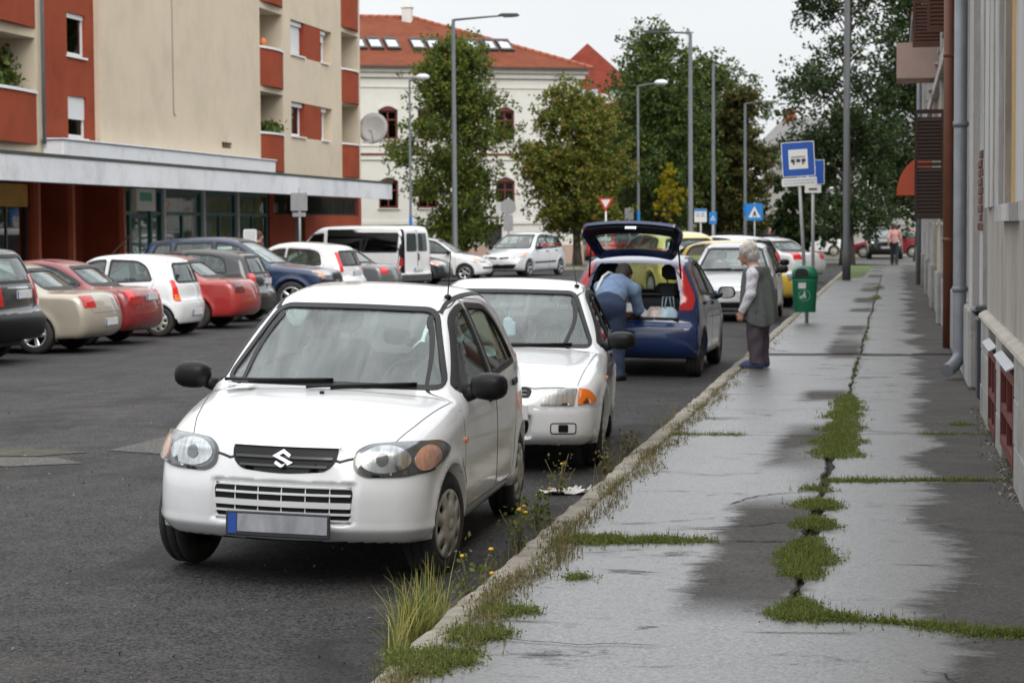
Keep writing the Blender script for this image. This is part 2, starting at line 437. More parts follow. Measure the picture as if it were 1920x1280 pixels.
# ------------------------------------------------------------------ cars
# car space: x runs from the nose (0) backwards to the tail (L), y to the car's right side, z up; the thing's origin is mid-car on the ground
class CarShape:
    def __init__(s, sp):
        s.sp = sp; s.L = sp['L']; s.half = sp['W']/2
        top = catmull(sp['prof'], 6, sharp=sp.get('sharp', ()))
        s.field = Field2D(top, sp.get('fstep', .025), sp.get('blur', .03))
        s.bf = sp.get('bowF', .16); s.br = sp.get('bowR', .10); s.zb = sp['belt']; s.tum = sp.get('tumble', .36)
        s.cf = sp.get('taperF', .10); s.cr = sp.get('taperR', .07); s.k = sp.get('k', .09); s.crown = sp.get('crown', .05)
        s.wr = sp['wr']; s.ra = s.wr+sp.get('gap', .045); s.wh = [(sp['sf'], s.wr), (sp['sr'], s.wr)]
        s.extra = sp.get('extra')
    def W(s, x, z):
        L = s.L; h = s.half
        a = np.clip((L*.30-x)/(L*.30), 0, 1.3); b = np.clip((x-L*.72)/(L*.28), 0, 1.3)
        w = h*(1-s.cf*a**2-s.cr*b**2)
        w = w-.035*np.clip((.42-z)/.25, 0, 1.5)**2
        zb = s.zb+s.sp.get('beltslope', .03)*(x-L/2)
        w = w-.028*np.clip((z-.55)/(zb-.55), 0, 1)**2
        g = z-zb; g = .5*(g+np.sqrt(g*g+.03**2))
        w = w-s.tum*g-.12*g*g
        if 'crease' in s.sp:
            cz, amt = s.sp['crease']; q = z-(cz+.06*(x-L/2)/L); w = w+amt*(np.exp(-(q/.05)**2))-amt*.8*np.exp(-((q-.07)/.05)**2)
        for (wx, wz) in s.wh:
            r = np.hypot(x-wx, z-wz); w = w+s.sp.get('flare', .018)*np.exp(-((r-s.ra)/.06)**2)
        return w
    def __call__(s, P):
        x, y, z = P[:, 0], P[:, 1], P[:, 2]; ay = np.abs(y); q = ay/s.half; L = s.L
        wf = 1-smoothstep(.22*L, .62*L, x); wb = smoothstep(.55*L, .85*L, x)
        q2 = q*q; q6 = q2*q2*q2
        xx = x-(s.bf*q2+.05*q6)*wf+(s.br*q2+.04*q6)*wb
        zz = z+s.crown*q2*smoothstep(.5, 1., z)
        a = s.field(xx, zz); w = s.W(x, z); b = (ay-w)*.93
        f = smax(a, b, s.k)
        for (wx, wz) in s.wh:
            c = np.hypot(x-wx, z-wz)-s.ra
            f = smax(f, -np.maximum(c, (w-.30)-ay), .012)
        if s.extra is not None: f = s.extra(s, f, x, y, z, ay)
        return f
    def solve(s, uv, view):
        """shoot from outside along a main axis: side (x,z), front/back (y,z), top (x,y)"""
        uv = np.array(uv, float); n = len(uv); L = s.L
        if view in 'LR': t0, t1, ax, io = (1.3 if view == 'R' else -1.3), 0., 1, (0, 2)
        elif view == 'F': t0, t1, ax, io = -.3, L*.62, 0, (1, 2)
        elif view == 'B': t0, t1, ax, io = L+.3, L*.45, 0, (1, 2)
        else: t0, t1, ax, io = 2.4, .3, 2, (0, 1)
        K = 70; ts = np.linspace(t0, t1, K)
        P = np.empty((K, n, 3)); P[:, :, io[0]] = uv[:, 0]; P[:, :, io[1]] = uv[:, 1]; P[:, :, ax] = ts[:, None]
        v = s(P.reshape(-1, 3)).reshape(K, n) < 0
        hit = v.any(0); i = np.where(hit, v.argmax(0), K-1)
        lo = ts[np.maximum(i-1, 0)].copy(); hi = ts[i].copy(); Q = P[0].copy()
        for _ in range(14):
            m = (lo+hi)/2; Q[:, ax] = m; ins = s(Q) < 0
            hi = np.where(ins, m, hi); lo = np.where(ins, lo, m)
        Q[:, ax] = hi
        return Q, unit(grad(s, Q))

def patch(shape, poly, view, off=.003, thick=.006, step=.05, holes=(), normal_off=True):
    """plate that follows the car's skin inside a 2D outline: returns verts, faces, normals-per-loop list"""
    loops = [resample(poly, step*.6)]+[resample(h, step*.6) for h in holes]
    pts = []; edges = []; faces = []
    for lp in loops:
        b = len(pts); pts += lp; k = len(lp); edges += [(b+i, b+(i+1) % k) for i in range(k)]
    nb = len(pts)
    A = np.array(loops[0]); lo = A.min(0); hi = A.max(0)
    gx, gy = np.meshgrid(np.arange(lo[0]+step*.5, hi[0], step), np.arange(lo[1]+step*.5, hi[1], step), indexing='ij')
    gx = gx.ravel(); gy = gy.ravel(); dd = polysdf(gx, gy, loops[0]) < -step*.35
    for h in loops[1:]: dd &= polysdf(gx, gy, h) > step*.35
    pts += list(zip(gx[dd], gy[dd]))
    r = geometry.delaunay_2d_cdt([Vector(p) for p in pts], edges, [], 0, 1e-6)
    V2 = np.array([tuple(v) for v in r[0]]); T = [tuple(t) for t in r[2]]
    # keep the triangles inside
    cen = np.array([V2[list(t)].mean(0) for t in T]); ok = inpoly(cen[:, 0], cen[:, 1], loops[0])
    for h in loops[1:]: ok &= ~inpoly(cen[:, 0], cen[:, 1], h)
    T = [t for t, o in zip(T, ok) if o]
    Q, N = shape.solve(V2, view)
    top = Q+N*off; bot = top-N*thick; n = len(V2)
    fs = []; nl = []
    for t in T:
        g = np.cross(top[t[1]]-top[t[0]], top[t[2]]-top[t[0]])
        if g @ N[t[0]] < 0: t = t[::-1]
        fs.append(t); nl += [N[i] for i in t]
    cnt = {}
    for t in fs:
        for a, b in ((t[0], t[1]), (t[1], t[2]), (t[2], t[0])): cnt[(a, b)] = 1
    nt_ = len(fs)
    for (a, b) in list(cnt):
        if (b, a) not in cnt:
            f = (b, a, n+a, n+b); g = np.cross(top[a]-top[b], bot[a]-top[b]); g = g/max(np.linalg.norm(g), 1e-9)
            fs.append(f); nl += [g]*4
    for t in fs[:nt_]:
        fs.append(tuple(n+i for i in t[::-1])); nl += [-N[i] for i in t[::-1]]
    return np.concatenate([top, bot]), fs, nl
def patch_mesh(name, parts, mats):
    """parts: list of (verts, faces, normals, material index)"""
    V = []; F = []; NL = []; MI = []
    for v, f, nl, mi in parts:
        b = len(V); V += [tuple(x) for x in v]; F += [tuple(b+i for i in t) for t in f]; NL += list(nl); MI += [mi]*len(f)
    me = bpy.data.meshes.new(name); me.from_pydata(V, [], F)
    for m in (mats if isinstance(mats, (list, tuple)) else [mats]): me.materials.append(m)
    me.polygons.foreach_set('material_index', MI); me.polygons.foreach_set('use_smooth', [True]*len(F)); me.update()
    me.normals_split_custom_set([tuple(x) for x in NL])
    return me
def ring(shape, poly, view, wi, wo, off=.004, step=.03, drop=.0):
    """strip that follows an outline on the car's skin, from wi inside to wo outside of it"""
    lp = resample(poly, step); A = offset2d(lp, wo); B = offset2d(lp, -wi); n = len(lp)
    qa, na = shape.solve(A, view); qb, nb_ = shape.solve(B, view)
    a0 = qa-na*.006; a1 = qa+na*off; b1 = qb+nb_*(off-drop); b0 = qb-nb_*.012
    V = np.concatenate([a0, a1, b1, b0]); F = []; NL = []
    NN = np.concatenate([na, na, nb_, nb_])
    for i in range(n):
        j = (i+1) % n
        for k in range(3):
            f = (k*n+i, k*n+j, (k+1)*n+j, (k+1)*n+i)
            g = np.cross(V[f[1]]-V[f[0]], V[f[2]]-V[f[0]]); g = g/max(np.linalg.norm(g), 1e-9)
            if k == 1 and g @ na[i] < 0 or k == 0 and g @ (qa[i]-qb[i]) < 0 or k == 2 and g @ (qb[i]-qa[i]) < 0: f = f[::-1]; g = -g
            F.append(f); NL += [NN[q] for q in f] if k == 1 else [g]*4
    return V, F, NL
def strip(shape, line, view, wd, off=.003):
    """narrow band along an open 2D line on the skin"""
    lp = np.array(line); t = np.gradient(lp, axis=0); t /= np.maximum(np.linalg.norm(t, axis=1, keepdims=True), 1e-9)
    n2 = np.stack([-t[:, 1], t[:, 0]], 1)*wd/2
    qa, na = shape.solve(lp+n2, view); qb, nb_ = shape.solve(lp-n2, view); n = len(lp)
    V = np.concatenate([qa-na*.004, qa+na*off, qb+nb_*off, qb-nb_*.004]); F = []; NL = []
    for i in range(n-1):
        for k in range(3):
            f = (k*n+i, k*n+i+1, (k+1)*n+i+1, (k+1)*n+i)
            g = np.cross(V[f[1]]-V[f[0]], V[f[2]]-V[f[0]]); g = g/max(np.linalg.norm(g), 1e-9)
            ref = na[i] if k == 1 else (qa[i]-qb[i] if k == 0 else qb[i]-qa[i])
            if g @ ref < 0: f = f[::-1]; g = -g
            F.append(f); NL += [g]*4
    return V, F, NL
def line2(pts, step=.05):
    out = []
    for i in range(len(pts)-1):
        a = np.array(pts[i]); b = np.array(pts[i+1]); n = max(1, int(np.ceil(np.linalg.norm(b-a)/step)))
        out += [tuple(a+(b-a)*j/n) for j in range(n)]
    return out+[tuple(pts[-1])]
def mirror_y(poly): return [(-a, b) for a, b in poly][::-1]
def ellipse(cx, cz, rx, rz, n=24, tilt=0.):
    c, s_ = math.cos(tilt), math.sin(tilt); o = []
    for i in range(n):
        q = 2*math.pi*i/n; a, b = rx*math.cos(q), rz*math.sin(q); o.append((cx+a*c-b*s_, cz+a*s_+b*c))
    return o

BLACK = M('black plastic', (.006, .006, .0065), rough=.42, var=.2, spec=.28, bump=.05, bscale=300)
RUBBER = M('rubber seal', (.011, .011, .012), rough=.55, var=.2)
TYRE = M('tyre rubber', (.016, .016, .017), rough=.75, var=.35, scale=6, dirt=('#5a544a', .35, 5), bump=.15, bscale=90)
UNDER = M('underbody', (.01, .01, .01), rough=.85)
TRIM = M('cabin trim', (.09, .095, .10), rough=.8, var=.2)
SEAT = M('seat cloth', (.05, .054, .062), rough=.9, var=.25, scale=30)
CHROME = M('chrome', (.75, .76, .78), rough=.15, metal=1., var=.05)
SILVERP = M('silver hubcap paint', (.42, .41, .37), rough=.4, metal=.35, var=.12, scale=8, dirt=('#6b6152', .6, 6))
ALLOY = M('alloy rim', (.55, .56, .58), rough=.3, metal=.8, var=.1)
STEELRIM = M('black steel rim', (.03, .03, .032), rough=.5, var=.3)
ORANGE = M('amber lens', (.72, .16, .012), rough=.12, var=.12, scale=40, coat=.6)
PINKISH = M('pale amber lens', (.60, .30, .20), rough=.12, var=.3, scale=40, coat=.6, stretch=(1, 1, .2))
REDLENS = M('red lamp lens', (.42, .012, .012), rough=.12, var=.15, scale=30, coat=.8)
REDBRIGHT = M('bright red lamp lens', (.72, .02, .018), rough=.12, var=.15, scale=30, coat=.8)
CLEAR = M('clear lamp lens', (.46, .47, .48), rough=.14, metal=.75, var=.3, scale=16, coat=1., stretch=(1, 2.2, .8), bump=.15, bscale=30)
LAMPREF = M('fluted lamp reflector', (.50, .51, .52), rough=.2, metal=.8, var=.5, scale=7, stretch=(1, 7, .6))
LAMPCOVER = glass_mat('lamp cover glass', (.95, .97, .97))
PLATE = M('number plate white', (.62, .63, .64), rough=.4, var=.12, scale=20)
PLATEBLUE = M('number plate blue', (.02, .08, .35), rough=.4)
PLATEDIRT = M('number plate grey', (.30, .31, .33), rough=.45, var=.45, scale=12, stretch=(1, .8, .3))
PLATETXT = M('plate lettering', (.02, .02, .025), rough=.5)
GLASS = glass_mat('car glass', (.78, .87, .85))
GLASSD = glass_mat('dark car glass', (.22, .26, .26))
WSCREEN = glass_mat('windscreen glass', (.90, .96, .95), film=.11, streak=True)
WSCREEN2 = glass_mat('clean windscreen glass', (.88, .94, .93), film=.09, streak=True)

WHEELS = {}
def wheel_meshes(r, width, style):
    key = (round(r, 3), round(width, 3), style)
    if key in WHEELS: return WHEELS[key]
    ax = Matrix.Rotation(R(-90), 4, 'X')           # lathe axis z -> +y (outer side)
    hw = width/2; rr = r*.66
    t = MB()
    t.lathe([(rr-.01, -hw+.01), (rr+.01, -hw), (r-.035, -hw), (r-.012, -hw+.012), (r, -hw+.03), (r, -hw*.36), (r-.007, -hw*.35), (r-.007, -hw*.27), (r, -hw*.26),
             (r, hw*.26), (r-.007, hw*.27), (r-.007, hw*.35), (r, hw*.36), (r, hw-.03), (r-.012, hw-.012), (r-.035, hw), (rr+.02, hw+.002), (rr+.004, hw-.006), (rr-.008, hw-.02)], 40, ax)
    t.lathe([(.001, -hw*.2), (rr-.005, -hw*.2), (rr-.005, -hw+.01)], 24, ax, 1)
    tm = t.mesh('wheel', [TYRE, UNDER])
    outer = [(rr*math.cos(2*math.pi*i/40), rr*math.sin(2*math.pi*i/40)) for i in range(40)]
    holes = []
    if style == 'cap8':
        for k in range(8):
            q = 2*math.pi*k/8; c, s_ = math.cos(q), math.sin(q)
            e = rounded([(rr*.62, -rr*.085), (rr*.9, -rr*.14), (rr*.9, rr*.14), (rr*.62, rr*.085)], rr*.09, 3)
            holes.append([(a*c-b*s_, a*s_+b*c) for a, b in e])
    elif style == 'cap12':
        for k in range(12):
            q = 2*math.pi*k/12; c, s_ = math.cos(q), math.sin(q)
            e = rounded([(rr*.6, -rr*.05), (rr*.9, -rr*.1), (rr*.9, rr*.1), (rr*.6, rr*.05)], rr*.05, 2)
            holes.append([(a*c-b*s_, a*s_+b*c) for a, b in e])
    elif style in ('spoke5', 'spoke6'):
        n = 5 if style == 'spoke5' else 6
        for k in range(n):
            q0 = 2*math.pi*(k+.5)/n; wd = math.pi/n*.66
            e = []
            for i in range(7): q = q0-wd+2*wd*i/6; e.append((rr*.88*math.cos(q), rr*.88*math.sin(q)))
            for i in range(3): q = q0+(wd*.45)-(wd*.9)*i/2; e.append((rr*.32*math.cos(q), rr*.32*math.sin(q)))
            holes.append(rounded(e, rr*.04, 2))
    elif style == 'steel':
        for k in range(10):
            q = 2*math.pi*k/10; holes.append([(rr*.78*math.cos(q)+rr*.07*math.cos(p), rr*.78*math.sin(q)+rr*.07*math.sin(p)) for p in [2*math.pi*i/8 for i in range(8)]])
    pts = list(outer); edges = [(i, (i+1) % 40) for i in range(40)]
    for h in holes:
        b = len(pts); pts += h; edges += [(b+i, b+(i+1) % len(h)) for i in range(len(h))]
    for q in range(20):
        a = 2*math.pi*q/20
        for f in (.15, .3, .5, .95):
            p = (rr*f*math.cos(a), rr*f*math.sin(a))
            if not any(bool(inpoly(np.array([p[0]]), np.array([p[1]]), h)[0]) for h in holes): pts.append(p)
    res = geometry.delaunay_2d_cdt([Vector(p) for p in pts], edges, [], 0, 1e-6)
    V2 = np.array([tuple(v) for v in res[0]]); g = MB()
    def dome(p):
        q = np.hypot(*p)/rr
        base = {'cap8': .004+.016*(1-q*q)+.012*math.exp(-((q-.33)/.12)**2)-.01*(q < .22), 'cap12': .012*(1-q*q)+.012*(q < .3),
                'spoke5': -.012+.02*q*q+.012*(q < .25), 'spoke6': -.012+.02*q*q+.012*(q < .25), 'steel': -.03+.03*abs(q-.5)+.02*(q < .3)}[style]
        return hw-.004+base
    F = []
    for tr in res[2]:
        c = V2[list(tr)].mean(0)
        if np.hypot(*c) > rr or any(bool(inpoly(np.array([c[0]]), np.array([c[1]]), h)[0]) for h in holes): continue
        a, b, e = [V2[i] for i in tr]
        F.append(tuple(tr) if (b[0]-a[0])*(e[1]-a[1])-(b[1]-a[1])*(e[0]-a[0]) > 0 else tuple(tr)[::-1])
    vs = [tuple(ax @ Vector((p[0], p[1], dome(p)))) for p in V2]
    vs2 = [tuple(ax @ Vector((p[0], p[1], dome(p)-.012))) for p in V2]; n = len(vs)
    g.add(vs+vs2, F, 0, True)
    b0 = len(g.v)-2*n; cnt = {}
    for t_ in F:
        for a, b in ((t_[0], t_[1]), (t_[1], t_[2]), (t_[2], t_[0])): cnt[(a, b)] = 1
    for (a, b) in cnt:
        if (b, a) not in cnt: g.f.append((b0+b, b0+a, b0+n+a, b0+n+b)); g.mi.append(0); g.sm.append(False)
    if style in ('cap8', 'cap12'): g.ball(tuple(ax @ Vector((0, 0, hw+.012))), (rr*.2, .014, rr*.2), 16, 6)
    rm = g.mesh('rim', {'cap8': SILVERP, 'cap12': SILVERP, 'spoke5': ALLOY, 'spoke6': ALLOY, 'steel': STEELRIM}[style])
    WHEELS[key] = (tm, rm); return tm, rm
def add_wheels(root, sp, track, style, steer=0.):
    tm, rm = wheel_meshes(sp['wr'], sp.get('tw', .165), style)
    for sx in (sp['sf'], sp['sr']):
        for sgn in (1, -1):
            o = mesh_obj('wheel', tm, root)
            st = steer if sx == sp['sf'] else 0.
            o.matrix_basis = Matrix.Translation((sx-sp['L']/2, sgn*track/2, sp['wr'])) @ Matrix.Rotation(st+(0 if sgn > 0 else math.pi), 4, 'Z') @ Matrix.Rotation(rnd.uniform(0, 6), 4, 'Y')
            mesh_obj('rim', rm, o)

def seat_bm(mb, x, y, zf, w=.46, head=True):
    mb.cbox((x, y-w/2, zf+.22), (x+.5, y+w/2, zf+.4), .06)
    T = Matrix.Translation((x+.46, y, zf+.36)) @ Matrix.Rotation(R(16), 4, 'Y')
    mb.cbox((-.05, -w/2, 0), (.09, w/2, .56), .07, 0, T)
    if head:
        mb.cbox((-.03, -.13, .6), (.07, .13, .8), .06, 0, T)
        for q in (-.06, .06): mb.tube([T @ Vector((.02, q, .55)), T @ Vector((.02, q, .64))], .008, 6)

def make_car(name, label, cat, sp, paintm, loc, rz, group=None, h=.035, rims='cap12', roll=0., steer=0., glass=None, ws=None, rearglass=None, bumper_mat=None, open_back=None, tagname='car'):
    """builds one car from its outline: skin by distance field, then glass, seals, seams, lamps, wheels and cabin as parts"""
    L = sp['L']; S = CarShape(sp); hb = sp['W']/2
    root = thing(name, label, cat, loc, rz, group, rx=roll)
    sh = np.array([-L/2, 0, 0])
    glass = glass or GLASS; ws = ws or WSCREEN2; rearglass = rearglass or glass
    P, F, N = surface_net(S, (-.12, -hb-.14, .08), (L+.12, hb+.14, sp['H']+.1), h)
    side = sp['side']; wsp = sp['wsp']; rwp = sp.get('rwp')
    # pull vertices near the glass outlines onto them so that the openings are clean
    def snap(mask, ix, poly):
        i = np.where(mask)[0]
        if not len(i): return
        u = P[i][:, ix]; dd = polysdf(u[:, 0], u[:, 1], poly); e = 1e-3
        gx = (polysdf(u[:, 0]+e, u[:, 1], poly)-polysdf(u[:, 0]-e, u[:, 1], poly))/(2*e); gy = (polysdf(u[:, 0], u[:, 1]+e, poly)-polysdf(u[:, 0], u[:, 1]-e, poly))/(2*e)
        k = np.abs(dd) < .5*h; j = i[k]
        P[j, ix[0]] -= dd[k]*gx[k]; P[j, ix[1]] -= dd[k]*gy[k]
    ay = np.abs(N[:, 1])
    for poly in side: snap((ay > .5), [0, 2], poly)
    snap((P[:, 0] < L*.6) & (ay < .75) & (N[:, 0]*-1+N[:, 2] > .2), [1, 2], wsp)
    if rwp and not open_back: snap((P[:, 0] > L*.6) & (ay < .75) & (N[:, 0]+N[:, 2] > .2), [1, 2], rwp)
    if open_back: snap((P[:, 0] > L*.7) & (N[:, 0] > .2), [1, 2], open_back)
    for (wx, wz) in S.wh:                                     # clean wheel-arch lips
        rr_ = np.hypot(P[:, 0]-wx, P[:, 2]-wz); k = (np.abs(rr_-S.ra) < .75*h) & (np.abs(P[:, 1]) > S.W(P[:, 0], P[:, 2])-.045)
        sc_ = S.ra/np.maximum(rr_[k], 1e-6); P[k, 0] = wx+(P[k, 0]-wx)*sc_; P[k, 2] = wz+(P[k, 2]-wz)*sc_
        P[k, 1] = np.sign(P[k, 1])*(S.W(P[k, 0], P[k, 2])-.004)
    P_keep = P.copy(); lips = np.zeros(len(P), bool)
    for (wx, wz) in S.wh: lips |= (np.abs(np.hypot(P[:, 0]-wx, P[:, 2]-wz)-S.ra) < 1e-5)
    g_ = grad(S, P); v_ = S(P); P = P-g_*(v_/np.maximum((g_*g_).sum(1), .1))[:, None]; P[lips] = P_keep[lips]; N = unit(grad(S, P))
    if lips.any(): N[lips, 0] *= .15; N[lips, 2] *= .15; N[lips, 1] = np.sign(P[lips, 1])*np.maximum(np.abs(N[lips, 1]), .5); N = unit(N)
    C = P[F].mean(1); NF = unit(N[F].mean(1))
    drop = np.zeros(len(F), bool)
    for poly in side: drop |= (np.abs(NF[:, 1]) > .5) & inpoly(C[:, 0], C[:, 2], poly)
    drop |= (C[:, 0] < L*.6) & (np.abs(NF[:, 1]) < .8) & (-NF[:, 0]+NF[:, 2] > .2) & inpoly(C[:, 1], C[:, 2], wsp)
    if open_back: drop |= (C[:, 0] > L*.7) & (NF[:, 0] > .15) & inpoly(C[:, 1], C[:, 2], open_back)
    elif rwp: drop |= (C[:, 0] > L*.6) & (np.abs(NF[:, 1]) < .8) & (NF[:, 0]+NF[:, 2] > .2) & inpoly(C[:, 1], C[:, 2], rwp)
    mi = np.zeros(len(F), int)
    for (wx, wz) in S.wh:
        r = np.hypot(C[:, 0]-wx, C[:, 2]-wz); rn = -(NF[:, 0]*(C[:, 0]-wx)+NF[:, 2]*(C[:, 2]-wz))/np.maximum(r, 1e-6)
        mi[(r < S.ra+h) & ((rn > .3) & (np.abs(NF[:, 1]) < .8) | ((np.abs(C[:, 1]) < S.W(C[:, 0], C[:, 2])-.12) & (r < S.ra)))] = 1
    mi[(NF[:, 2] < -.9) & (C[:, 2] < sp.get('under', .26))] = 1
    kind = np.zeros(len(F), int)
    doors = sp.get('doors', [])
    for k, poly in enumerate(doors):
        for sg in (0, 1):
            kind[(np.abs(NF[:, 1]) > .5) & ((C[:, 1] > 0) == (sg == 0)) & inpoly(C[:, 0], C[:, 2], poly)] = 10+2*k+sg
    fb, rb = sp['fbump'], sp['rbump']
    kind[(C[:, 2] < fb[1]) & (C[:, 0] < fb[0])] = 2
    kind[(C[:, 2] < rb[1]) & (C[:, 0] > rb[0])] = 3
    if 'hood' in sp: kind[(NF[:, 2] > .3) & (C[:, 0] < L*.5) & inpoly(C[:, 0], C[:, 1], sp['hood'])] = 1
    if 'trunk' in sp: kind[(C[:, 0] > L*.6) & (np.abs(NF[:, 1]) < .7) & (NF[:, 0]+NF[:, 2] > .3) & inpoly(C[:, 1], C[:, 2], sp['trunk'])] = 4
    def sub(nm, sel, mats, seams=()):
        sel = sel & ~drop
        if not sel.any(): return None
        return mesh_obj(nm, np_mesh(nm, P+sh, F[sel], mats, N, mi[sel]), root)
    bm_ = bumper_mat or paintm
    body = sub('body', kind == 0, [paintm, UNDER])
    seam_line = lambda poly, view, wd=.0026: ring(S, poly, view, wd, wd, .0008, .04)
    def mk(nm, parts, mats, par):
        parts = [(v+sh, f, n, m) for v, f, n, m in parts]
        return mesh_obj(nm, patch_mesh(nm, parts, mats), par)
    if 'hood' in sp:
        hd = sub('hood', kind == 1, [paintm, UNDER]); mk('hood_seam', [(*seam_line(sp['hood'], 'T'), 0)], RUBBER, hd)
    if (kind == 4).any():
        tk = sub('tailgate', kind == 4, [paintm, UNDER]); mk('tailgate_seam', [(*seam_line(sp['trunk'], 'B'), 0)], RUBBER, tk)
    else: tk = root
    fbo = sub('front_bumper', kind == 2, [bm_, UNDER]); rbo = sub('rear_bumper', kind == 3, [bm_, UNDER])
    for k, poly in enumerate(doors):
        for sg, view in ((0, 'R'), (1, 'L')):
            dr = sub('door', kind == 10+2*k+sg, [paintm, UNDER])
            if dr is None: continue
            mk('door_seam', [(*seam_line(poly, view), 0)], RUBBER, dr)
            if 'handles' in sp:
                hx, hz = sp['handles'][k]
                hp = rounded([(hx-.1, hz-.02), (hx+.08, hz-.014), (hx+.08, hz+.024), (hx-.1, hz+.02)], .015)
                mk('door_handle', [(*patch(S, hp, view, .014, .016), 0)], sp.get('handle_mat', BLACK), dr)
    sw = sp.get('seal', max(.014, h*.62))
    for poly in side:
        for view in 'LR':
            o = mk('side_window', [(*patch(S, offset2d(resample(poly, .05), sw*.3), view, -.006, .004, .07), 0)], glass, root)
            mk('window_seal', [(*ring(S, poly, view, sw, sw, .004), 0)], sp.get('seal_mat', RUBBER), o)
    o = mk('windscreen', [(*patch(S, offset2d(resample(wsp, .06), sw*.3), 'F', -.004, .005, .08), 0)], ws, root)
    mk('window_seal', [(*ring(S, wsp, 'F', sw*sp.get('wsi', .9), sw*.6, .004), 0)], RUBBER, o)
    wind = o
    if rwp and not open_back:
        o = mk('rear_window', [(*patch(S, offset2d(resample(rwp, .06), sw*.3), 'B', -.004, .005, .08), 0)], rearglass, tk)
        mk('window_seal', [(*ring(S, rwp, 'B', sw*1.2, sw, .004), 0)], RUBBER, o)
    # lamps
    for lp in sp.get('lamps', []):
        nm, poly, view, m, kw = lp
        for q, vv in ((poly, view), (mirror_y(poly), view)) if view in 'FB' else ((poly, 'L'), (poly, 'R')):
            o = mk(nm, [(*patch(S, q, vv, kw.get('off', .006), .012, .04), 0)], m, root)
            for (n2, p2, m2, of2) in kw.get('subs', []):
                q2 = p2 if (q is poly or view not in 'FB') else mirror_y(p2)
                mk(n2, [(*patch(S, q2, vv, of2, .01, .03), 0)], m2, o)
    for (nm, poly, view, m, off, th) in sp.get('plates', []):
        for vv in (view if len(view) > 1 else [view]): mk(nm, [(*patch(S, poly, vv, off, th, .05), 0)], m, root)
    # number plates
    for (xx, zz, back, txt) in sp.get('numbers', []):
        p = MB(); q = -1 if not back else 1
        x0 = xx-L/2
        p.cbox((min(x0, x0+q*.008), -.26, zz-.058), (max(x0, x0+q*.008), .26, zz+.058), .004, 0)
        if not back or True:
            yb = .256 if not back else -.256
            a, b = (yb-.045, yb) if yb > 0 else (yb, yb+.045)
            p.box((min(x0+q*.0085, x0+q*.0105), a, zz-.05), (max(x0+q*.0085, x0+q*.0105), b, zz+.05), 1)
        po = p.build('number_plate', [sp.get('plate_mat', PLATE), PLATEBLUE], root)
        if txt:
            M4 = Matrix.Translation((x0+q*.011, 0, zz)) @ Matrix.Rotation(R(90 if back else -90), 4, 'Z') @ Matrix.Rotation(R(90), 4, 'X')
            text_mesh('plate_lettering', txt, .1, PLATETXT, po, M4)
    # mirrors
    mx_, mz, mm = sp['mirror']; wv = float(S.W(np.array([mx_]), np.array([mz]))[0])
    for sg in (1, -1):
        b = MB(); ms = sp.get('mirror_size', (.075, .11, .075))
        y0 = sg*(wv+.02+ms[1]); x0 = mx_-L/2
        K = MB(); vs = []; n = 16
        prof_ = [(-1., .30), (-.92, .62), (-.65, .88), (-.2, 1.), (.35, 1.), (.5, .97), (.5, .86), (.42, .84)]
        pts = []
        for (t, rr) in prof_:
            for j in range(n):
                q = 2*math.pi*j/n; cy, cz = math.cos(q), math.sin(q); e = .75
                cy = math.copysign(abs(cy)**e, cy); cz = math.copysign(abs(cz)**e, cz)
                pts.append((x0+t*ms[0], y0+cy*rr*ms[1], mz+.05+cz*rr*ms[2]))
        fs = []
        for i in range(len(prof_)-1):
            for j in range(n): fs.append((i*n+j, i*n+(j+1) % n, (i+1)*n+(j+1) % n, (i+1)*n+j))
        fs.append(tuple(range(n))[::-1])
        b.add(pts, fs, 0, True)
        b.tube([(x0+.02, sg*(wv-.02), mz-.01), (x0+.02, sg*(wv+.04), mz+.01), (x0, sg*(wv+.09), mz+.03)], [.04, .034, .03], 8)
        o = b.build('mirror', mm, root)
        gm = MB(); k = len(prof_)-1
        gm.add([pts[k*n+j] for j in range(n)], [tuple(range(n))], 0); gm.build('mirror_glass', CHROME, o)
    # wipers
    for (ya, za, yb, zb_) in sp.get('wipers', []):
        t = np.linspace(0, 1, 10); uv = np.stack([ya+(yb-ya)*t, za+(zb_-za)*t], 1)
        q, n = S.solve(uv, 'F'); c = q+n*.022+sh
        wp = MB(); wp.tube([tuple(v) for v in c], [.011]+[.008]*8+[.006], 6)
        dq = (c[-1]-c[0]); c2 = [tuple(q[i]+n[i]*.010+sh) for i in range(2, 10)]
        wp.tube(c2, .008, 5); wp.build('wiper', BLACK, wind)
    add_wheels(root, sp, sp['W']-sp.get('tw', .165)-.04, rims, steer)
    # cabin
    cb = MB(); zf = .2; x0 = sp['cab'][0]-L/2; yw = hb-.14
    cb.cbox((x0+.05, -yw, .22), (sp['cab'][1]-L/2, yw, .30), .02)
    dx = sp['cab'][0]
    cb.cbox((dx-L/2+.05, -yw+.03, sp['belt']-.32), (dx-L/2+.48, yw-.03, sp['belt']-.09), .09)
    cb.build('dashboard', TRIM, root)
    for sg in (1, -1):
        s_ = MB(); seat_bm(s_, dx+.95-L/2, sg*hb*.44, zf); s_.build('seat', SEAT, root)
    s_ = MB(); xr = sp['cab'][1]-.62-L/2
    if sp.get('rear_seat', True):
        s_.cbox((xr-.35, -yw+.02, .4), (xr+.05, yw-.02, .55), .06); T = Matrix.Translation((xr, 0, .5)) @ Matrix.Rotation(R(14), 4, 'Y')
        s_.cbox((0, -yw+.03, 0), (.12, yw-.03, sp['belt']-.46), .05, 0, T)
        for q in (-.33, .33): s_.cbox((.02, q-.11, sp['belt']-.44), (.09, q+.11, sp['belt']-.30), .04, 0, T)
        s_.build('rear_bench', SEAT, root)
    st = MB(); cx = dx+.60-L/2; cy = -hb*.44                      # left-hand drive: the car's left is -y
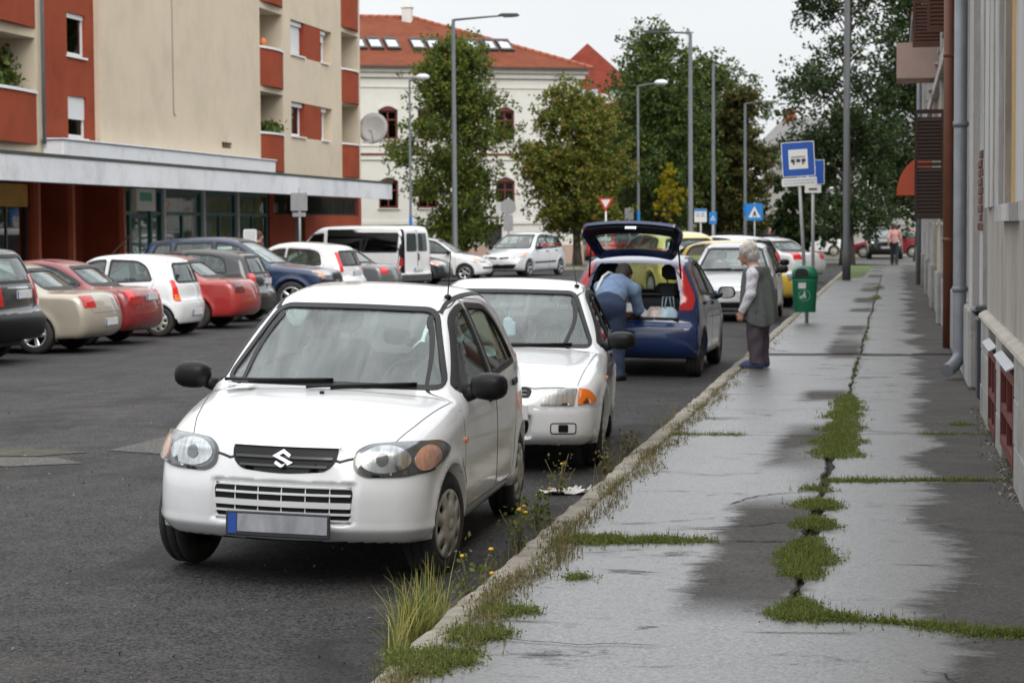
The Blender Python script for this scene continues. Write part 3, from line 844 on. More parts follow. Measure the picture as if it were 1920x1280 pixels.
    T = Matrix.Translation((cx, cy, sp['belt']-.015)) @ Matrix.Rotation(R(-62), 4, 'Y')
    st.lathe([(.185+.016*math.cos(a), .016*math.sin(a)) for a in [2*math.pi*i/8 for i in range(8)]], 28, T, closed=True)
    for a in (R(0), R(120), R(240)): st.tube([T @ Vector((0, 0, -.02)), T @ Vector((.18*math.cos(a), .18*math.sin(a), 0))], .018, 6)
    st.build('steering_wheel', BLACK, root)
    root['_'] = 0
    del root['_']
    return root, S, sh, mk

def sidewin(pts, r=.04): return rounded(pts, r, 4)
def mir(h): return h+[(-a, b) for a, b in h[::-1]]
def trap(yb, zb, yt, zt, r=.06, sag=0.): return rounded([(-yb, zb), (0, zb+sag), (yb, zb), (yt, zt), (0, zt+sag*.6), (-yt, zt)], [r, .3, r, r, .3, r], 5)
def hoodpoly(x0, y0, x1, y1, bow=.1): return [(x0+bow, -y0), (x0+.02, -y0*.5), (x0, 0), (x0+.02, y0*.5), (x0+bow, y0), (x1+.1, y1), (x1, 0.), (x1+.1, -y1)]

SP_ALTO = dict(L=3.495, W=1.495, H=1.455, sf=.66, sr=3.02, wr=.272, tw=.16, belt=.90, tumble=.40, taperF=.13, taperR=.09, bowF=.17, bowR=.10, k=.11, blur=.028,
    prof=[(.10, .22), (.015, .29), (.0, .40), (.0, .50), (.015, .545), (.055, .66), (.10, .715), (.3, .795), (.6, .87), (.93, .93), (1.25, 1.135), (1.62, 1.355), (1.85, 1.425), (2.3, 1.455), (2.8, 1.435), (3.12, 1.375), (3.24, 1.28), (3.36, 1.0), (3.41, .88), (3.44, .7), (3.495, .58), (3.495, .42), (3.45, .26), (3.3, .21), (1.7, .19), (.4, .19)],
    sharp=(9,),
    side=[sidewin([(1.13, .925), (1.63, 1.285), (1.80, 1.33), (2.00, 1.345), (1.99, .945)], [.05, .12, .1, .03, .03]),
          sidewin([(2.08, .95), (2.09, 1.345), (2.60, 1.32), (2.78, 1.22), (2.90, .985)], [.03, .03, .14, .1, .04])],
    wsp=trap(.615, .935, .45, 1.335, .07, .012), rwp=trap(.56, .95, .47, 1.28, .08),
    doors=[rounded([(1.0, .30), (1.0, .90), (1.60, 1.325), (2.035, 1.385), (2.04, .30)], [.06, .03, .1, .03, .06]),
           rounded([(2.055, .30), (2.05, 1.385), (2.62, 1.365), (2.86, 1.22), (2.95, .93), (2.74, .62), (2.66, .42), (2.6, .30)], [.06, .03, .14, .1, .08, .1, .05, .05])],
    handles=[(1.90, .83), (2.76, .86)],
    hood=[(.14, -.50), (.07, -.28), (.055, 0), (.07, .28), (.14, .50), (.45, .575), (.98, .66), (.90, .3), (.885, 0), (.90, -.3), (.98, -.66), (.45, -.575)],
    trunk=rounded([(-.58, .62), (.58, .62), (.60, .9), (.50, 1.33), (-.50, 1.33), (-.60, .9)], .06),
    fbump=(.62, .545), rbump=(3.05, .60),
    mirror=(1.18, .90, BLACK), mirror_size=(.07, .102, .074), cab=(.98, 3.25),
    wipers=[(.60, .925, -.02, .955), (.10, .915, -.46, .945)], seal=.016)

SP_SWIFT = dict(L=3.80, W=1.59, H=1.36, sf=.76, sr=3.03, wr=.272, tw=.16, belt=.86, tumble=.42, taperF=.14, taperR=.09, bowF=.17, bowR=.12, k=.10, blur=.028,
    prof=[(.10, .20), (.01, .27), (.0, .38), (.0, .47), (.02, .52), (.06, .60), (.12, .655), (.45, .745), (.85, .81), (1.18, .855), (1.5, 1.08), (1.85, 1.285), (2.1, 1.34), (2.45, 1.36), (2.9, 1.325), (3.15, 1.25), (3.45, 1.02), (3.66, .94), (3.74, .8), (3.79, .56), (3.79, .4), (3.72, .25), (3.5, .2), (1.8, .18), (.4, .18)],
    sharp=(9,),
    side=[sidewin([(1.38, .86), (1.88, 1.215), (2.05, 1.25), (2.25, 1.26), (2.24, .87)], [.05, .12, .1, .03, .03]),
          sidewin([(2.33, .875), (2.34, 1.26), (2.82, 1.235), (3.12, .90)], [.03, .03, .14, .05])],
    wsp=trap(.665, .86, .50, 1.265, .07, .012), rwp=trap(.58, .98, .5, 1.23, .08),
    doors=[rounded([(1.22, .28), (1.22, .84), (1.82, 1.25), (2.285, 1.30), (2.29, .28)], [.06, .03, .1, .03, .06]),
           rounded([(2.30, .28), (2.30, 1.30), (2.86, 1.275), (3.2, .9), (2.78, .62), (2.66, .28)], [.06, .03, .14, .08, .1, .05])],
    handles=[(2.12, .76), (2.98, .78)],
    hood=[(.18, -.60), (.10, -.3), (.085, 0), (.10, .3), (.18, .60), (1.23, .70), (1.15, .3), (1.14, 0), (1.15, -.3), (1.23, -.70)],
    fbump=(.62, .50), rbump=(3.3, .56),
    mirror=(1.42, .86, BLACK), mirror_size=(.07, .11, .07), cab=(1.2, 3.3),
    wipers=[(.62, .855, 0., .875), (.12, .85, -.50, .87)], seal=.018)

SP_PUNTO = dict(L=3.77, W=1.625, H=1.45, sf=.75, sr=3.2, wr=.285, tw=.17, belt=.90, tumble=.40, taperF=.14, taperR=.06, bowF=.17, bowR=.09, k=.09, blur=.028,
    prof=[(.10, .22), (.01, .3), (.0, .45), (.04, .6), (.14, .72), (.5, .84), (.98, .93), (1.3, 1.14), (1.75, 1.37), (2.0, 1.425), (2.4, 1.45), (2.9, 1.43), (3.3, 1.38), (3.45, 1.30), (3.58, 1.0), (3.64, .86), (3.66, .66), (3.74, .60), (3.765, .5), (3.75, .34), (3.66, .24), (3.4, .22), (1.8, .2), (.4, .2)],
    sharp=(6, 16),
    side=[sidewin([(1.24, .93), (1.76, 1.30), (1.95, 1.345), (2.12, 1.355), (2.11, .945)], [.05, .12, .1, .03, .03]),
          sidewin([(2.2, .95), (2.21, 1.355), (2.8, 1.335), (3.05, 1.24), (3.12, 1.0)], [.03, .03, .14, .1, .05])],
    wsp=trap(.66, .945, .49, 1.35, .07, .012),
    doors=[rounded([(1.12, .3), (1.12, .9), (1.72, 1.34), (2.155, 1.40), (2.16, .3)], [.06, .03, .1, .03, .06]),
           rounded([(2.17, .3), (2.17, 1.40), (2.84, 1.38), (3.12, 1.26), (3.2, .95), (2.96, .66), (2.82, .3)], [.06, .03, .14, .1, .08, .1, .05])],
    handles=[(2.0, .84), (2.98, .87)],
    fbump=(.62, .56), rbump=(3.36, .64),
    mirror=(1.30, .90, BLACK), cab=(1.08, 3.3), mirror_size=(.075, .11, .08), rear_seat=True, seal=.018)
OPEN_BACK = rounded([(-.52, .68), (.52, .68), (.56, .92), (.48, 1.26), (.43, 1.335), (-.43, 1.335), (-.48, 1.26), (-.56, .92)], .05)

def lamps_rear(y0, y1, z0, z1, slant=.0, mat=None, subs=()):
    return ('tail_light', rounded([(y0, z0), (y1, z0), (y1-slant, z1), (y0-slant*.8, z1)], .025), 'B', mat or REDLENS, dict(subs=list(subs)))
def lamps_front(y0, y1, z0, z1, mat=None, drop=.02):
    cy, cz = (y0*.6+y1*.4), (z0+z1)/2
    return ('headlight', rounded([(y0, z0), (y1, z0+drop), (y1, z1+drop), (y0, z1)], .03), 'F', mat or CLEAR, dict(subs=[('indicator', rounded([(y1-.09, z0+drop+.015), (y1-.01, z0+drop+.015), (y1-.01, z1+drop-.015), (y1-.09, z1+drop-.012)], .02), PINKISH, .012)]))

SP_SEDAN = dict(L=4.38, W=1.69, H=1.40, sf=.86, sr=3.45, wr=.295, tw=.18, belt=.90, tumble=.42, taperF=.12, taperR=.09, bowF=.15, bowR=.12, k=.09, blur=.03, fstep=.03,
    prof=[(.1, .22), (.0, .33), (.0, .52), (.06, .66), (.16, .72), (.7, .82), (1.3, .90), (1.7, 1.14), (2.1, 1.34), (2.4, 1.40), (2.75, 1.39), (3.1, 1.31), (3.45, 1.09), (3.68, .965), (4.05, .945), (4.25, .90), (4.33, .75), (4.38, .56), (4.37, .38), (4.28, .26), (4.0, .22), (2., .2), (.5, .2)], sharp=(6,),
    side=[sidewin([(1.55, .93), (2.1, 1.28), (2.32, 1.31), (2.42, 1.31), (2.41, .94)], [.05, .12, .1, .03, .03]),
          sidewin([(2.5, .945), (2.51, 1.31), (2.92, 1.27), (3.3, 1.06), (3.42, .975)], [.03, .03, .16, .06, .04])],
    wsp=trap(.68, .925, .52, 1.31, .07), rwp=trap(.60, .985, .50, 1.27, .08),
    doors=[rounded([(1.35, .3), (1.35, .9), (2.05, 1.32), (2.455, 1.35), (2.46, .3)], .05), rounded([(2.47, .3), (2.47, 1.35), (2.95, 1.31), (3.45, 1.0), (3.42, .92), (3.15, .62), (3.05, .3)], .06)],
    handles=[(2.3, .83), (3.28, .86)], trunk=rounded([(-.58, .62), (.58, .62), (.62, .955), (-.62, .955)], .04),
    fbump=(.62, .56), rbump=(3.85, .58), mirror=(1.62, .92, BLACK), cab=(1.35, 3.5), rear_seat=True)
SP_HATCH = dict(L=3.85, W=1.66, H=1.48, sf=.78, sr=3.24, wr=.29, tw=.17, belt=.92, tumble=.38, taperF=.13, taperR=.08, bowF=.17, bowR=.10, k=.10, blur=.03, fstep=.03,
    prof=[(.1, .22), (.01, .3), (.0, .48), (.05, .64), (.15, .74), (.5, .86), (.95, .95), (1.35, 1.2), (1.75, 1.40), (2.05, 1.465), (2.4, 1.48), (2.9, 1.45), (3.4, 1.38), (3.53, 1.28), (3.66, 1.02), (3.72, .9), (3.76, .7), (3.84, .58), (3.84, .4), (3.78, .26), (3.5, .22), (1.8, .2), (.4, .2)], sharp=(6,),
    side=[sidewin([(1.25, .95), (1.78, 1.33), (1.98, 1.37), (2.16, 1.385), (2.15, .96)], [.05, .12, .1, .03, .03]),
          sidewin([(2.24, .965), (2.25, 1.385), (2.85, 1.355), (3.08, 1.28), (3.16, 1.0)], [.03, .03, .14, .1, .05])],
    wsp=trap(.67, .96, .50, 1.375, .07), rwp=trap(.60, .98, .50, 1.32, .08),
    doors=[rounded([(1.1, .3), (1.1, .92), (1.74, 1.37), (2.195, 1.43), (2.2, .3)], .05), rounded([(2.21, .3), (2.21, 1.43), (2.88, 1.4), (3.16, 1.29), (3.24, .98), (3.0, .66), (2.85, .3)], .06)],
    handles=[(2.05, .85), (3.02, .88)], trunk=rounded([(-.6, .66), (.6, .66), (.64, .92), (.52, 1.38), (-.52, 1.38), (-.64, .92)], .06),
    fbump=(.62, .58), rbump=(3.4, .62), mirror=(1.32, .93, BLACK), cab=(1.08, 3.4))
SP_SUV = dict(L=4.66, W=1.87, H=1.71, sf=.86, sr=3.68, wr=.36, tw=.24, belt=1.08, tumble=.34, taperF=.10, taperR=.06, bowF=.14, bowR=.09, k=.09, blur=.03, fstep=.03, under=.34,
    prof=[(.12, .32), (.02, .42), (.0, .6), (.03, .8), (.1, .93), (.5, 1.02), (1.25, 1.11), (1.7, 1.38), (2.1, 1.60), (2.4, 1.68), (2.9, 1.71), (3.5, 1.69), (4.1, 1.63), (4.28, 1.55), (4.48, 1.15), (4.54, .95), (4.56, .78), (4.65, .66), (4.65, .48), (4.55, .34), (4.2, .32), (2.3, .3), (.6, .3)], sharp=(6,),
    side=[sidewin([(1.55, 1.10), (2.12, 1.50), (2.4, 1.56), (2.62, 1.58), (2.61, 1.12)], [.05, .12, .1, .03, .03]), sidewin([(2.7, 1.12), (2.71, 1.58), (3.55, 1.565), (3.6, 1.14)], .04), sidewin([(3.68, 1.145), (3.66, 1.56), (4.0, 1.53), (4.15, 1.18)], .06)],
    wsp=trap(.74, 1.12, .58, 1.60, .07), rwp=trap(.68, 1.15, .57, 1.52, .08),
    doors=[rounded([(1.35, .42), (1.35, 1.08), (2.1, 1.56), (2.655, 1.63), (2.66, .42)], .05), rounded([(2.67, .42), (2.67, 1.63), (3.58, 1.62), (3.64, 1.1), (3.36, .8), (3.22, .42)], .06)],
    handles=[(2.5, .99), (3.45, 1.01)], trunk=rounded([(-.7, .76), (.7, .76), (.72, 1.1), (.6, 1.58), (-.6, 1.58), (-.72, 1.1)], .06),
    fbump=(.72, .68), rbump=(4.1, .72), mirror=(1.62, 1.10, BLACK), cab=(1.35, 4.2), mirror_size=(.09, .13, .09))
SP_MPV = dict(L=4.26, W=1.81, H=1.62, sf=.88, sr=3.55, wr=.31, tw=.19, belt=.98, tumble=.34, taperF=.15, taperR=.07, bowF=.2, bowR=.10, k=.10, blur=.03, fstep=.03,
    prof=[(.1, .22), (.01, .3), (.0, .5), (.06, .66), (.2, .78), (.6, .92), (1.05, 1.03), (1.5, 1.32), (1.95, 1.53), (2.3, 1.61), (2.8, 1.62), (3.4, 1.57), (3.78, 1.48), (3.93, 1.3), (4.05, 1.05), (4.12, .9), (4.16, .7), (4.25, .58), (4.25, .4), (4.17, .26), (3.9, .22), (2., .2), (.4, .2)], sharp=(6,),
    side=[sidewin([(1.42, 1.02), (1.98, 1.43), (2.3, 1.5), (2.5, 1.51), (2.49, 1.03)], [.05, .12, .1, .03, .03]), sidewin([(2.58, 1.035), (2.59, 1.51), (3.25, 1.47), (3.27, 1.05)], .04), sidewin([(3.34, 1.055), (3.32, 1.46), (3.66, 1.4), (3.78, 1.1)], .05)],
    wsp=trap(.74, 1.03, .58, 1.51, .07), rwp=trap(.66, 1.05, .56, 1.42, .08),
    doors=[rounded([(1.2, .3), (1.2, .98), (1.95, 1.49), (2.535, 1.56), (2.54, .3)], .05), rounded([(2.55, .3), (2.55, 1.56), (3.28, 1.53), (3.36, 1.0), (3.2, .7), (3.1, .3)], .06)],
    handles=[(2.38, .9), (3.18, .93)], fbump=(.66, .60), rbump=(3.8, .64), mirror=(1.5, 1.0, BLACK), cab=(1.25, 3.8))
SP_VAN = dict(L=4.78, W=1.90, H=1.96, sf=.84, sr=3.94, wr=.31, tw=.2, belt=1.15, tumble=.12, taperF=.12, taperR=.02, bowF=.16, bowR=.04, k=.09, blur=.03, fstep=.03, crown=.05,
    prof=[(.1, .26), (.02, .36), (.0, .6), (.06, .82), (.2, .98), (.7, 1.13), (.95, 1.25), (1.4, 1.68), (1.75, 1.90), (2.2, 1.95), (3.2, 1.96), (4.4, 1.94), (4.62, 1.90), (4.70, 1.7), (4.73, 1.1), (4.74, .6), (4.78, .5), (4.77, .34), (4.7, .28), (2.4, .24), (.5, .24)], sharp=(6,),
    side=[sidewin([(1.28, 1.20), (1.62, 1.68), (1.98, 1.72), (2.0, 1.18)], .05), sidewin([(2.15, 1.18), (2.15, 1.72), (3.3, 1.72), (3.3, 1.18)], .06), sidewin([(3.34, 1.18), (3.34, 1.72), (4.55, 1.71), (4.55, 1.18)], .06)],
    wsp=trap(.76, 1.20, .66, 1.82, .07), rwp=None,
    doors=[rounded([(.98, .36), (.98, 1.15), (1.6, 1.76), (2.06, 1.78), (2.07, .36)], .05)], handles=[(1.9, 1.05)],
    fbump=(.7, .62), rbump=(4.5, .52), mirror=(1.3, 1.16, BLACK), cab=(1.15, 4.5), mirror_size=(.09, .12, .15))
# ------------------------------------------------------------------ the street's own height: cambered towards the kerb
def road_z(x, y):
    c = .07*max(0., 1-((x+6.5)/4.6)**2) if x > -6.5 else .07-.15*float(smoothstep(0, 5.2, np.array(-6.5-x)))
    return c*(1-float(smoothstep(62, 76, np.array(float(y)))))
def park(xc, y0, yawd=0.):
    """roll and height of a car standing along the kerb with its right wheels nearest to it"""
    zl, zr = road_z(xc-.68, y0), road_z(xc+.68, y0)
    return (zl+zr)/2, math.atan2(zl-zr, 1.36)
WHITE = paint('white car paint', (.74, .75, .76), rough=.22, dirty=.25)
# ---- the white hatchback in front
def alto_extra(S, f, x, y, z, ay):
    q = smoothstep(.03, .0, np.abs(z-.425)-.085)*smoothstep(.05, .0, ay-.335)*smoothstep(.35, .25, x)
    f = f+.022*q                                              # air intake sits in a shallow recess
    lip = np.exp(-((z-.30)/.025)**2)*smoothstep(.6, .3, x)*smoothstep(.1, .25, ay)
    f = f-.008*lip
    g = np.exp(-((z-.548)/.008)**2)*smoothstep(.62, .5, x)*smoothstep(.28, .34, ay)
    return f+.0*g
sp = dict(SP_ALTO); sp['extra'] = alto_extra
HL = rounded([(.345, .60), (.40, .562), (.60, .565), (.715, .60), (.735, .66), (.71, .725), (.56, .728), (.40, .715), (.345, .68)], [.05, .05, .1, .06, .06, .05, .2, .06, .05], 5)
sp['lamps'] = [('headlight', HL, 'F', M('headlight housing', (.05, .052, .056), rough=.2, coat=.8, var=.2), dict(off=.008, subs=[
        ('reflector', ellipse(.492, .643, .118, .062, 32), LAMPREF, .018), ('bulb', ellipse(.48, .643, .030, .030, 16), M('bulb shade', (.10, .10, .11), rough=.2, coat=.8), .024), ('indicator', ellipse(.668, .648, .042, .056, 24), PINKISH, .018), ('lamp_cover', rounded([(.355, .61), (.41, .572), (.60, .575), (.71, .61), (.728, .66), (.70, .718), (.56, .72), (.41, .708), (.355, .675)], [.05, .05, .1, .06, .06, .05, .2, .06, .05], 5), LAMPCOVER, .026)])),
    ('tail_light', rounded([(.55, .62), (.68, .62), (.66, 1.02), (.58, 1.02)], .03), 'B', REDBRIGHT, {}),
    ('side_indicator', rounded([(.985, .66), (1.03, .66), (1.03, .69), (.985, .69)], .012), 'R', ORANGE, dict(off=.012))]
sp['plates'] = []
z0, rl = park(-3.05, 11.9); rl += .012
alto, S1, sh1, mk1 = make_car('parked_car', 'white small hatchback parked in front at the kerb, oval black grille, blurred number plate', 'car', sp, WHITE, (-3.04, 10.77-.66+1.7475, z0), R(90+1.2), 'cars parked along the right kerb', h=.02, rims='cap8', roll=rl, steer=R(-10), ws=WSCREEN)
GR = rounded([(-.27, .695), (.27, .695), (.262, .63), (.215, .585), (.0, .568), (-.215, .585), (-.262, .63)], [.02, .02, .06, .08, .3, .08, .06], 5)
gro = mk1('grille', [(*patch(S1, GR, 'F', .004, .012, .04), 0)], BLACK, alto)
for zz in (.605, .645):
    hwid = .245 if zz > .62 else .22
    mk1('grille_slat', [(*patch(S1, rounded([(-hwid, zz-.006), (hwid, zz-.006), (hwid, zz+.006), (-hwid, zz+.006)], .004), 'F', .016, .014, .05), 0)], M('grille slat', (.03, .031, .033), rough=.3, coat=.3), gro)
mk1('chrome_strip', [(*patch(S1, rounded([(-.275, .692), (.275, .692), (.27, .712), (-.27, .712)], .008), 'F', .013, .014, .05), 0)], CHROME, gro)
# emblem: a slanted letter S of two hooked strokes
def stroke2(line, wd):
    p = [Vector(q) for q in line]; A = []; B = []
    for i in range(len(p)):
        a = (p[i]-p[i-1]).normalized() if i else (p[1]-p[0]).normalized(); b = (p[i+1]-p[i]).normalized() if i < len(p)-1 else a
        m = Vector((-(a+b).y, (a+b).x)).normalized(); k = wd/2/max(.35, m.dot(Vector((-a.y, a.x)))); A.append(tuple(p[i]+m*k)); B.append(tuple(p[i]-m*k))
    return A+B[::-1]
EMB = stroke2([(1.0, .42), (0, 1.0), (-1.0, .42), (1.0, -.42), (0, -1.0), (-1.0, -.42)], .42)
mk1('emblem', [(*patch(S1, [(-a*.036, .634+b*.035) for a, b in EMB], 'F', .024, .02, .02), 0)], CHROME, gro)
intake = mk1('air_intake', [(*patch(S1, rounded([(-.34, .345), (.34, .345), (.355, .505), (-.355, .505)], .03), 'F', .003, .01, .04), 0)], BLACK, alto)
for za, zb_ in ((.337, .350), (.374, .384), (.407, .436), (.466, .477), (.501, .514)):
    mk1('intake_slat', [(*patch(S1, rounded([(-.348, za), (.348, za), (.348, zb_), (-.348, zb_)], .005), 'F', .018, .018, .05), 0)], WHITE, intake)
for yy in (-.24, -.12, 0., .12, .24):
    mk1('intake_rib', [(*patch(S1, [(yy-.0025, .345), (yy+.0025, .345), (yy+.0025, .505), (yy-.0025, .505)], 'F', .008, .010, .04), 0)], WHITE, intake)
p = MB(); px0 = -1.7475-.03
p.cbox((px0-.012, -.265, .262), (px0, .265, .385), .005, 0); p.box((px0-.0145, .208, .275), (px0-.012, .252, .373), 1); p.box((px0-.0145, -.25, .285), (px0-.012, .205, .373), 2)
p.box((px0, -.15, .28), (px0+.06, .15, .33), 0)
p.build('number_plate', [M('plate frame', (.03, .032, .04), rough=.4), PLATEBLUE, PLATEDIRT], alto)
b = MB(); q, n = S1.solve([(1.88, -.46)], 'T'); a0 = q[0]+sh1
b.ball((a0[0], a0[1], a0[2]+.008), (.03, .022, .018)); b.tube([a0+np.array([0, 0, .01]), a0+np.array([.08, .005, .27])], [.004, .0022], 6); b.build('antenna', BLACK, alto)
for vv in 'LR': mk1('bumper_seam', [(*strip(S1, line2([(.20, .582), (.37, .590)], .03), vv, .008, .0015), 0)], RUBBER, alto)
for sg in (-1, 1):                                            # dark gutter strips along the roof
    mk1('roof_strip', [(*strip(S1, line2([(1.62, sg*.47), (1.9, sg*.475), (2.4, sg*.48), (2.9, sg*.475), (3.1, sg*.46)]), 'T', .022, .004), 0)], RUBBER, alto)
mk1('washer_nozzle', [(*patch(S1, ellipse(.80, 0, .013, .013, 10), 'T', .012, .02, .03), 0)], BLACK, alto)
bx = MB(); bx.cbox((-.87, .40, .925), (-.80, .56, .93), .002); bx.build('paper', M('white paper', (.7, .7, .68)), alto)

# ---- the second white car
sp = dict(SP_SWIFT)
def swift_extra(S, f, x, y, z, ay):
    g = np.exp(-((z-.485)/.010)**2)*smoothstep(.7, .6, x)
    q = smoothstep(.02, .0, np.abs(z-.345)-.07)*smoothstep(.03, .0, ay-.26)*smoothstep(.35, .25, x)
    return f+.004*g+.03*q
sp['extra'] = swift_extra
H2 = rounded([(.33, .505), (.58, .503), (.60, .615), (.52, .622), (.40, .597)], [.03, .01, .01, .05, .08], 5)
sp['lamps'] = [('headlight', H2, 'F', LAMPREF, dict(off=.012)), ('indicator', rounded([(.606, .507), (.735, .522), (.72, .565), (.68, .612), (.61, .618)], [.01, .03, .05, .03, .01]), 'F', ORANGE, dict(off=.012)),
    ('tail_light', rounded([(.5, .6), (.7, .6), (.68, .78), (.5, .78)], .02), 'B', REDLENS, {}), ('side_indicator', rounded([(1.0, .63), (1.05, .63), (1.05, .66), (1.0, .66)], .01), 'R', ORANGE, dict(off=.01))]
z0, rl = park(-3.0, 17)
swift, S2, sh2, mk2 = make_car('parked_car', 'white saloon car parked second at the kerb behind the small white hatchback, amber corner indicator', 'car', sp, WHITE, (-3.06, 15.80-.76+1.9, z0), R(90+5.8), 'cars parked along the right kerb', h=.022, rims='cap12', roll=rl, ws=WSCREEN)
g2 = mk2('grille', [(*patch(S2, rounded([(-.26, .555), (.26, .555), (.28, .605), (.25, .63), (-.25, .63), (-.28, .605)], .02), 'F', .004, .012, .04), 0)], BLACK, swift)
for zz in (.575, .60): mk2('grille_slat', [(*patch(S2, rounded([(-.24, zz-.004), (.24, zz-.004), (.24, zz+.004), (-.24, zz+.004)], .002), 'F', .012, .012, .05), 0)], MATS['grille slat'], g2)
mk2('air_intake', [(*patch(S2, rounded([(-.25, .285), (.25, .285), (.27, .40), (-.27, .40)], .05), 'F', .003, .01, .04), 0)], BLACK, swift)
for sg in (1, -1):
    fl = mk2('fog_lamp_recess', [(*ring(S2, rounded([(sg*.42, .30), (sg*.60, .30), (sg*.60, .375), (sg*.42, .375)], .02), 'F', .004, .004, .002), 0)], RUBBER, swift)
    mk2('fog_lamp_hole', [(*patch(S2, rounded([(sg*.475, .31), (sg*.545, .31), (sg*.545, .365), (sg*.475, .365)], .01), 'F', .002, .01, .04), 0)], BLACK, fl)
b = MB(); px0 = -1.9-.012; b.cbox((px0-.01, -.26, .40), (px0, .26, .51), .004); b.box((px0-.012, .205, .41), (px0-.01, .25, .50), 1)
po = b.build('number_plate', [PLATE, PLATEBLUE], swift)
b = MB(); q, n = S2.solve([(2.02, -.50)], 'T'); a0 = q[0]+sh2
b.ball((a0[0], a0[1], a0[2]+.008), (.03, .022, .018)); b.tube([a0+np.array([0, 0, .01]), a0+np.array([.22, .05, .24])], [.004, .0022], 6); b.build('antenna', BLACK, swift)
b = MB(); b.cbox((-.22, -.11, 1.12), (-.18, .11, 1.18), .02); b.build('rear_view_mirror', TRIM, swift)
fr = thing('air_freshener', 'pale blue air freshener hanging behind the windscreen of the second white car', 'air freshener', tuple(swift.matrix_basis @ Vector((-.19, .02, 1.0))), R(90))
b = MB(); b.tube([(0, 0, .12), (0, 0, .02)], .003, 5); b.cbox((-.012, -.05, -.09), (.012, .05, .03), .012); b.ball((0, .01, .035), (.014, .04, .03)); b.build('sachet', M('pale blue sachet', (.45, .62, .72), rough=.5), fr)

# ---- the blue hatchback with its tailgate up
BLUE = paint('dark blue car paint', (.005, .02, .088), metal=.1, rough=.25, dirty=.3)
sp = dict(SP_PUNTO)
sp['lamps'] = [('tail_light', rounded([(.545, .80), (.70, .80), (.72, .95), (.545, 1.325), (.485, 1.33), (.585, .97)], [.02, .03, .05, .03, .02, .05]), 'B', REDLENS, dict(off=.008)),
    ('headlight', rounded([(.35, .60), (.62, .62), (.62, .72), (.36, .70)], .03), 'F', CLEAR, {})]
z0, rl = park(-3.05, 26.5)
punto, S3, sh3, mk3 = make_car('parked_car', 'dark blue hatchback with its tailgate open and shopping in the boot', 'car', sp, BLUE, (-3.06, 25.45+3.2-1.885, z0), R(-90-.5+0), 'cars parked along the right kerb', h=.024, rims='steel', roll=-rl, open_back=OPEN_BACK, glass=GLASSD)
# the raised tailgate: cut from the same skin, swung up about a hinge at the back edge of the roof
hx, hz = 3.36-sp['L']/2, 1.385
TG = rounded([(-.55, .70), (.55, .70), (.60, .92), (.50, 1.28), (.45, 1.345), (-.45, 1.345), (-.50, 1.28), (-.60, .92)], .05)
TW = rounded([(-.48, .96), (.48, .96), (.40, 1.29), (-.40, 1.29)], .06)
closed = CarShape(SP_PUNTO)
SW = Matrix.Translation((hx, 0, hz)) @ Matrix.Rotation(R(-104), 4, 'Y') @ Matrix.Translation((-hx, 0, -hz))
def swung(nm, parts, mats, par):
    me = patch_mesh(nm, [(v+sh3, f, n, m) for v, f, n, m in parts], mats); me.transform(SW); return mesh_obj(nm, me, par)
tg = swung('tailgate', [(*patch(closed, TG, 'B', .004, .035, .05, holes=[TW]), 0)], BLUE, punto)
swung('tailgate_lining', [(*patch(closed, offset2d(resample(TG, .05), -.05), 'B', -.035, .02, .05, holes=[offset2d(resample(TW, .05), .03)]), 0)], BLACK, tg)
swung('rear_window', [(*patch(closed, TW, 'B', -.005, .005, .08), 0)], GLASS, tg)
swung('window_seal', [(*ring(closed, TW, 'B', .02, .02, .004), 0)], RUBBER, tg)
swung('tailgate_lock', [(*patch(closed, rounded([(-.07, .715), (.07, .715), (.07, .75), (-.07, .75)], .01), 'B', -.06, .03, .04), 0)], CHROME, tg)
for sg in (1, -1):                                          # gas struts
    b = MB(); a = SW @ Vector((closed.solve([(sg*.52, 1.12)], 'B')[0][0]+sh3)); b.tube([(hx+.10, sg*.55, 1.15), (a.x-.02, a.y, a.z-.03)], .011, 6)
    b.build('gas_strut', BLACK, punto)
# boot: floor, sides, seat back, sill
b = MB(); xr = 3.60-sp['L']/2
b.box((xr-1.0, -.60, .50), (xr, .60, .56)); b.box((xr-1.0, -.68, .5), (xr-.15, -.60, .98)); b.box((xr-1.0, .60, .5), (xr-.15, .68, .98))
b.box((xr-1.02, -.62, .5), (xr-.94, .62, 1.0)); b.box((xr-.04, -.55, .5), (xr+.03, .55, .69))
b.build('boot_lining', M('boot lining', (.018, .018, .02), rough=.9), punto)
b = MB()
for lo, hi in (((-.60, .675), (.60, .70)),): b.tube([(xr+.02, -.55, .695), (xr+.03, 0, .70), (xr+.02, .55, .695)], .018, 8)
b.tube([(xr-.10, -.50, .98), (xr-.12, .50, .98)], .012, 6)
b.build('boot_seal', RUBBER, punto)
mk3('bumper_strip', [(*strip(S3, line2([(-.62, .57), (0, .57), (.62, .57)]), 'B', .03, .008), 0)], M('dark blue trim', (.01, .016, .05), rough=.4), punto)
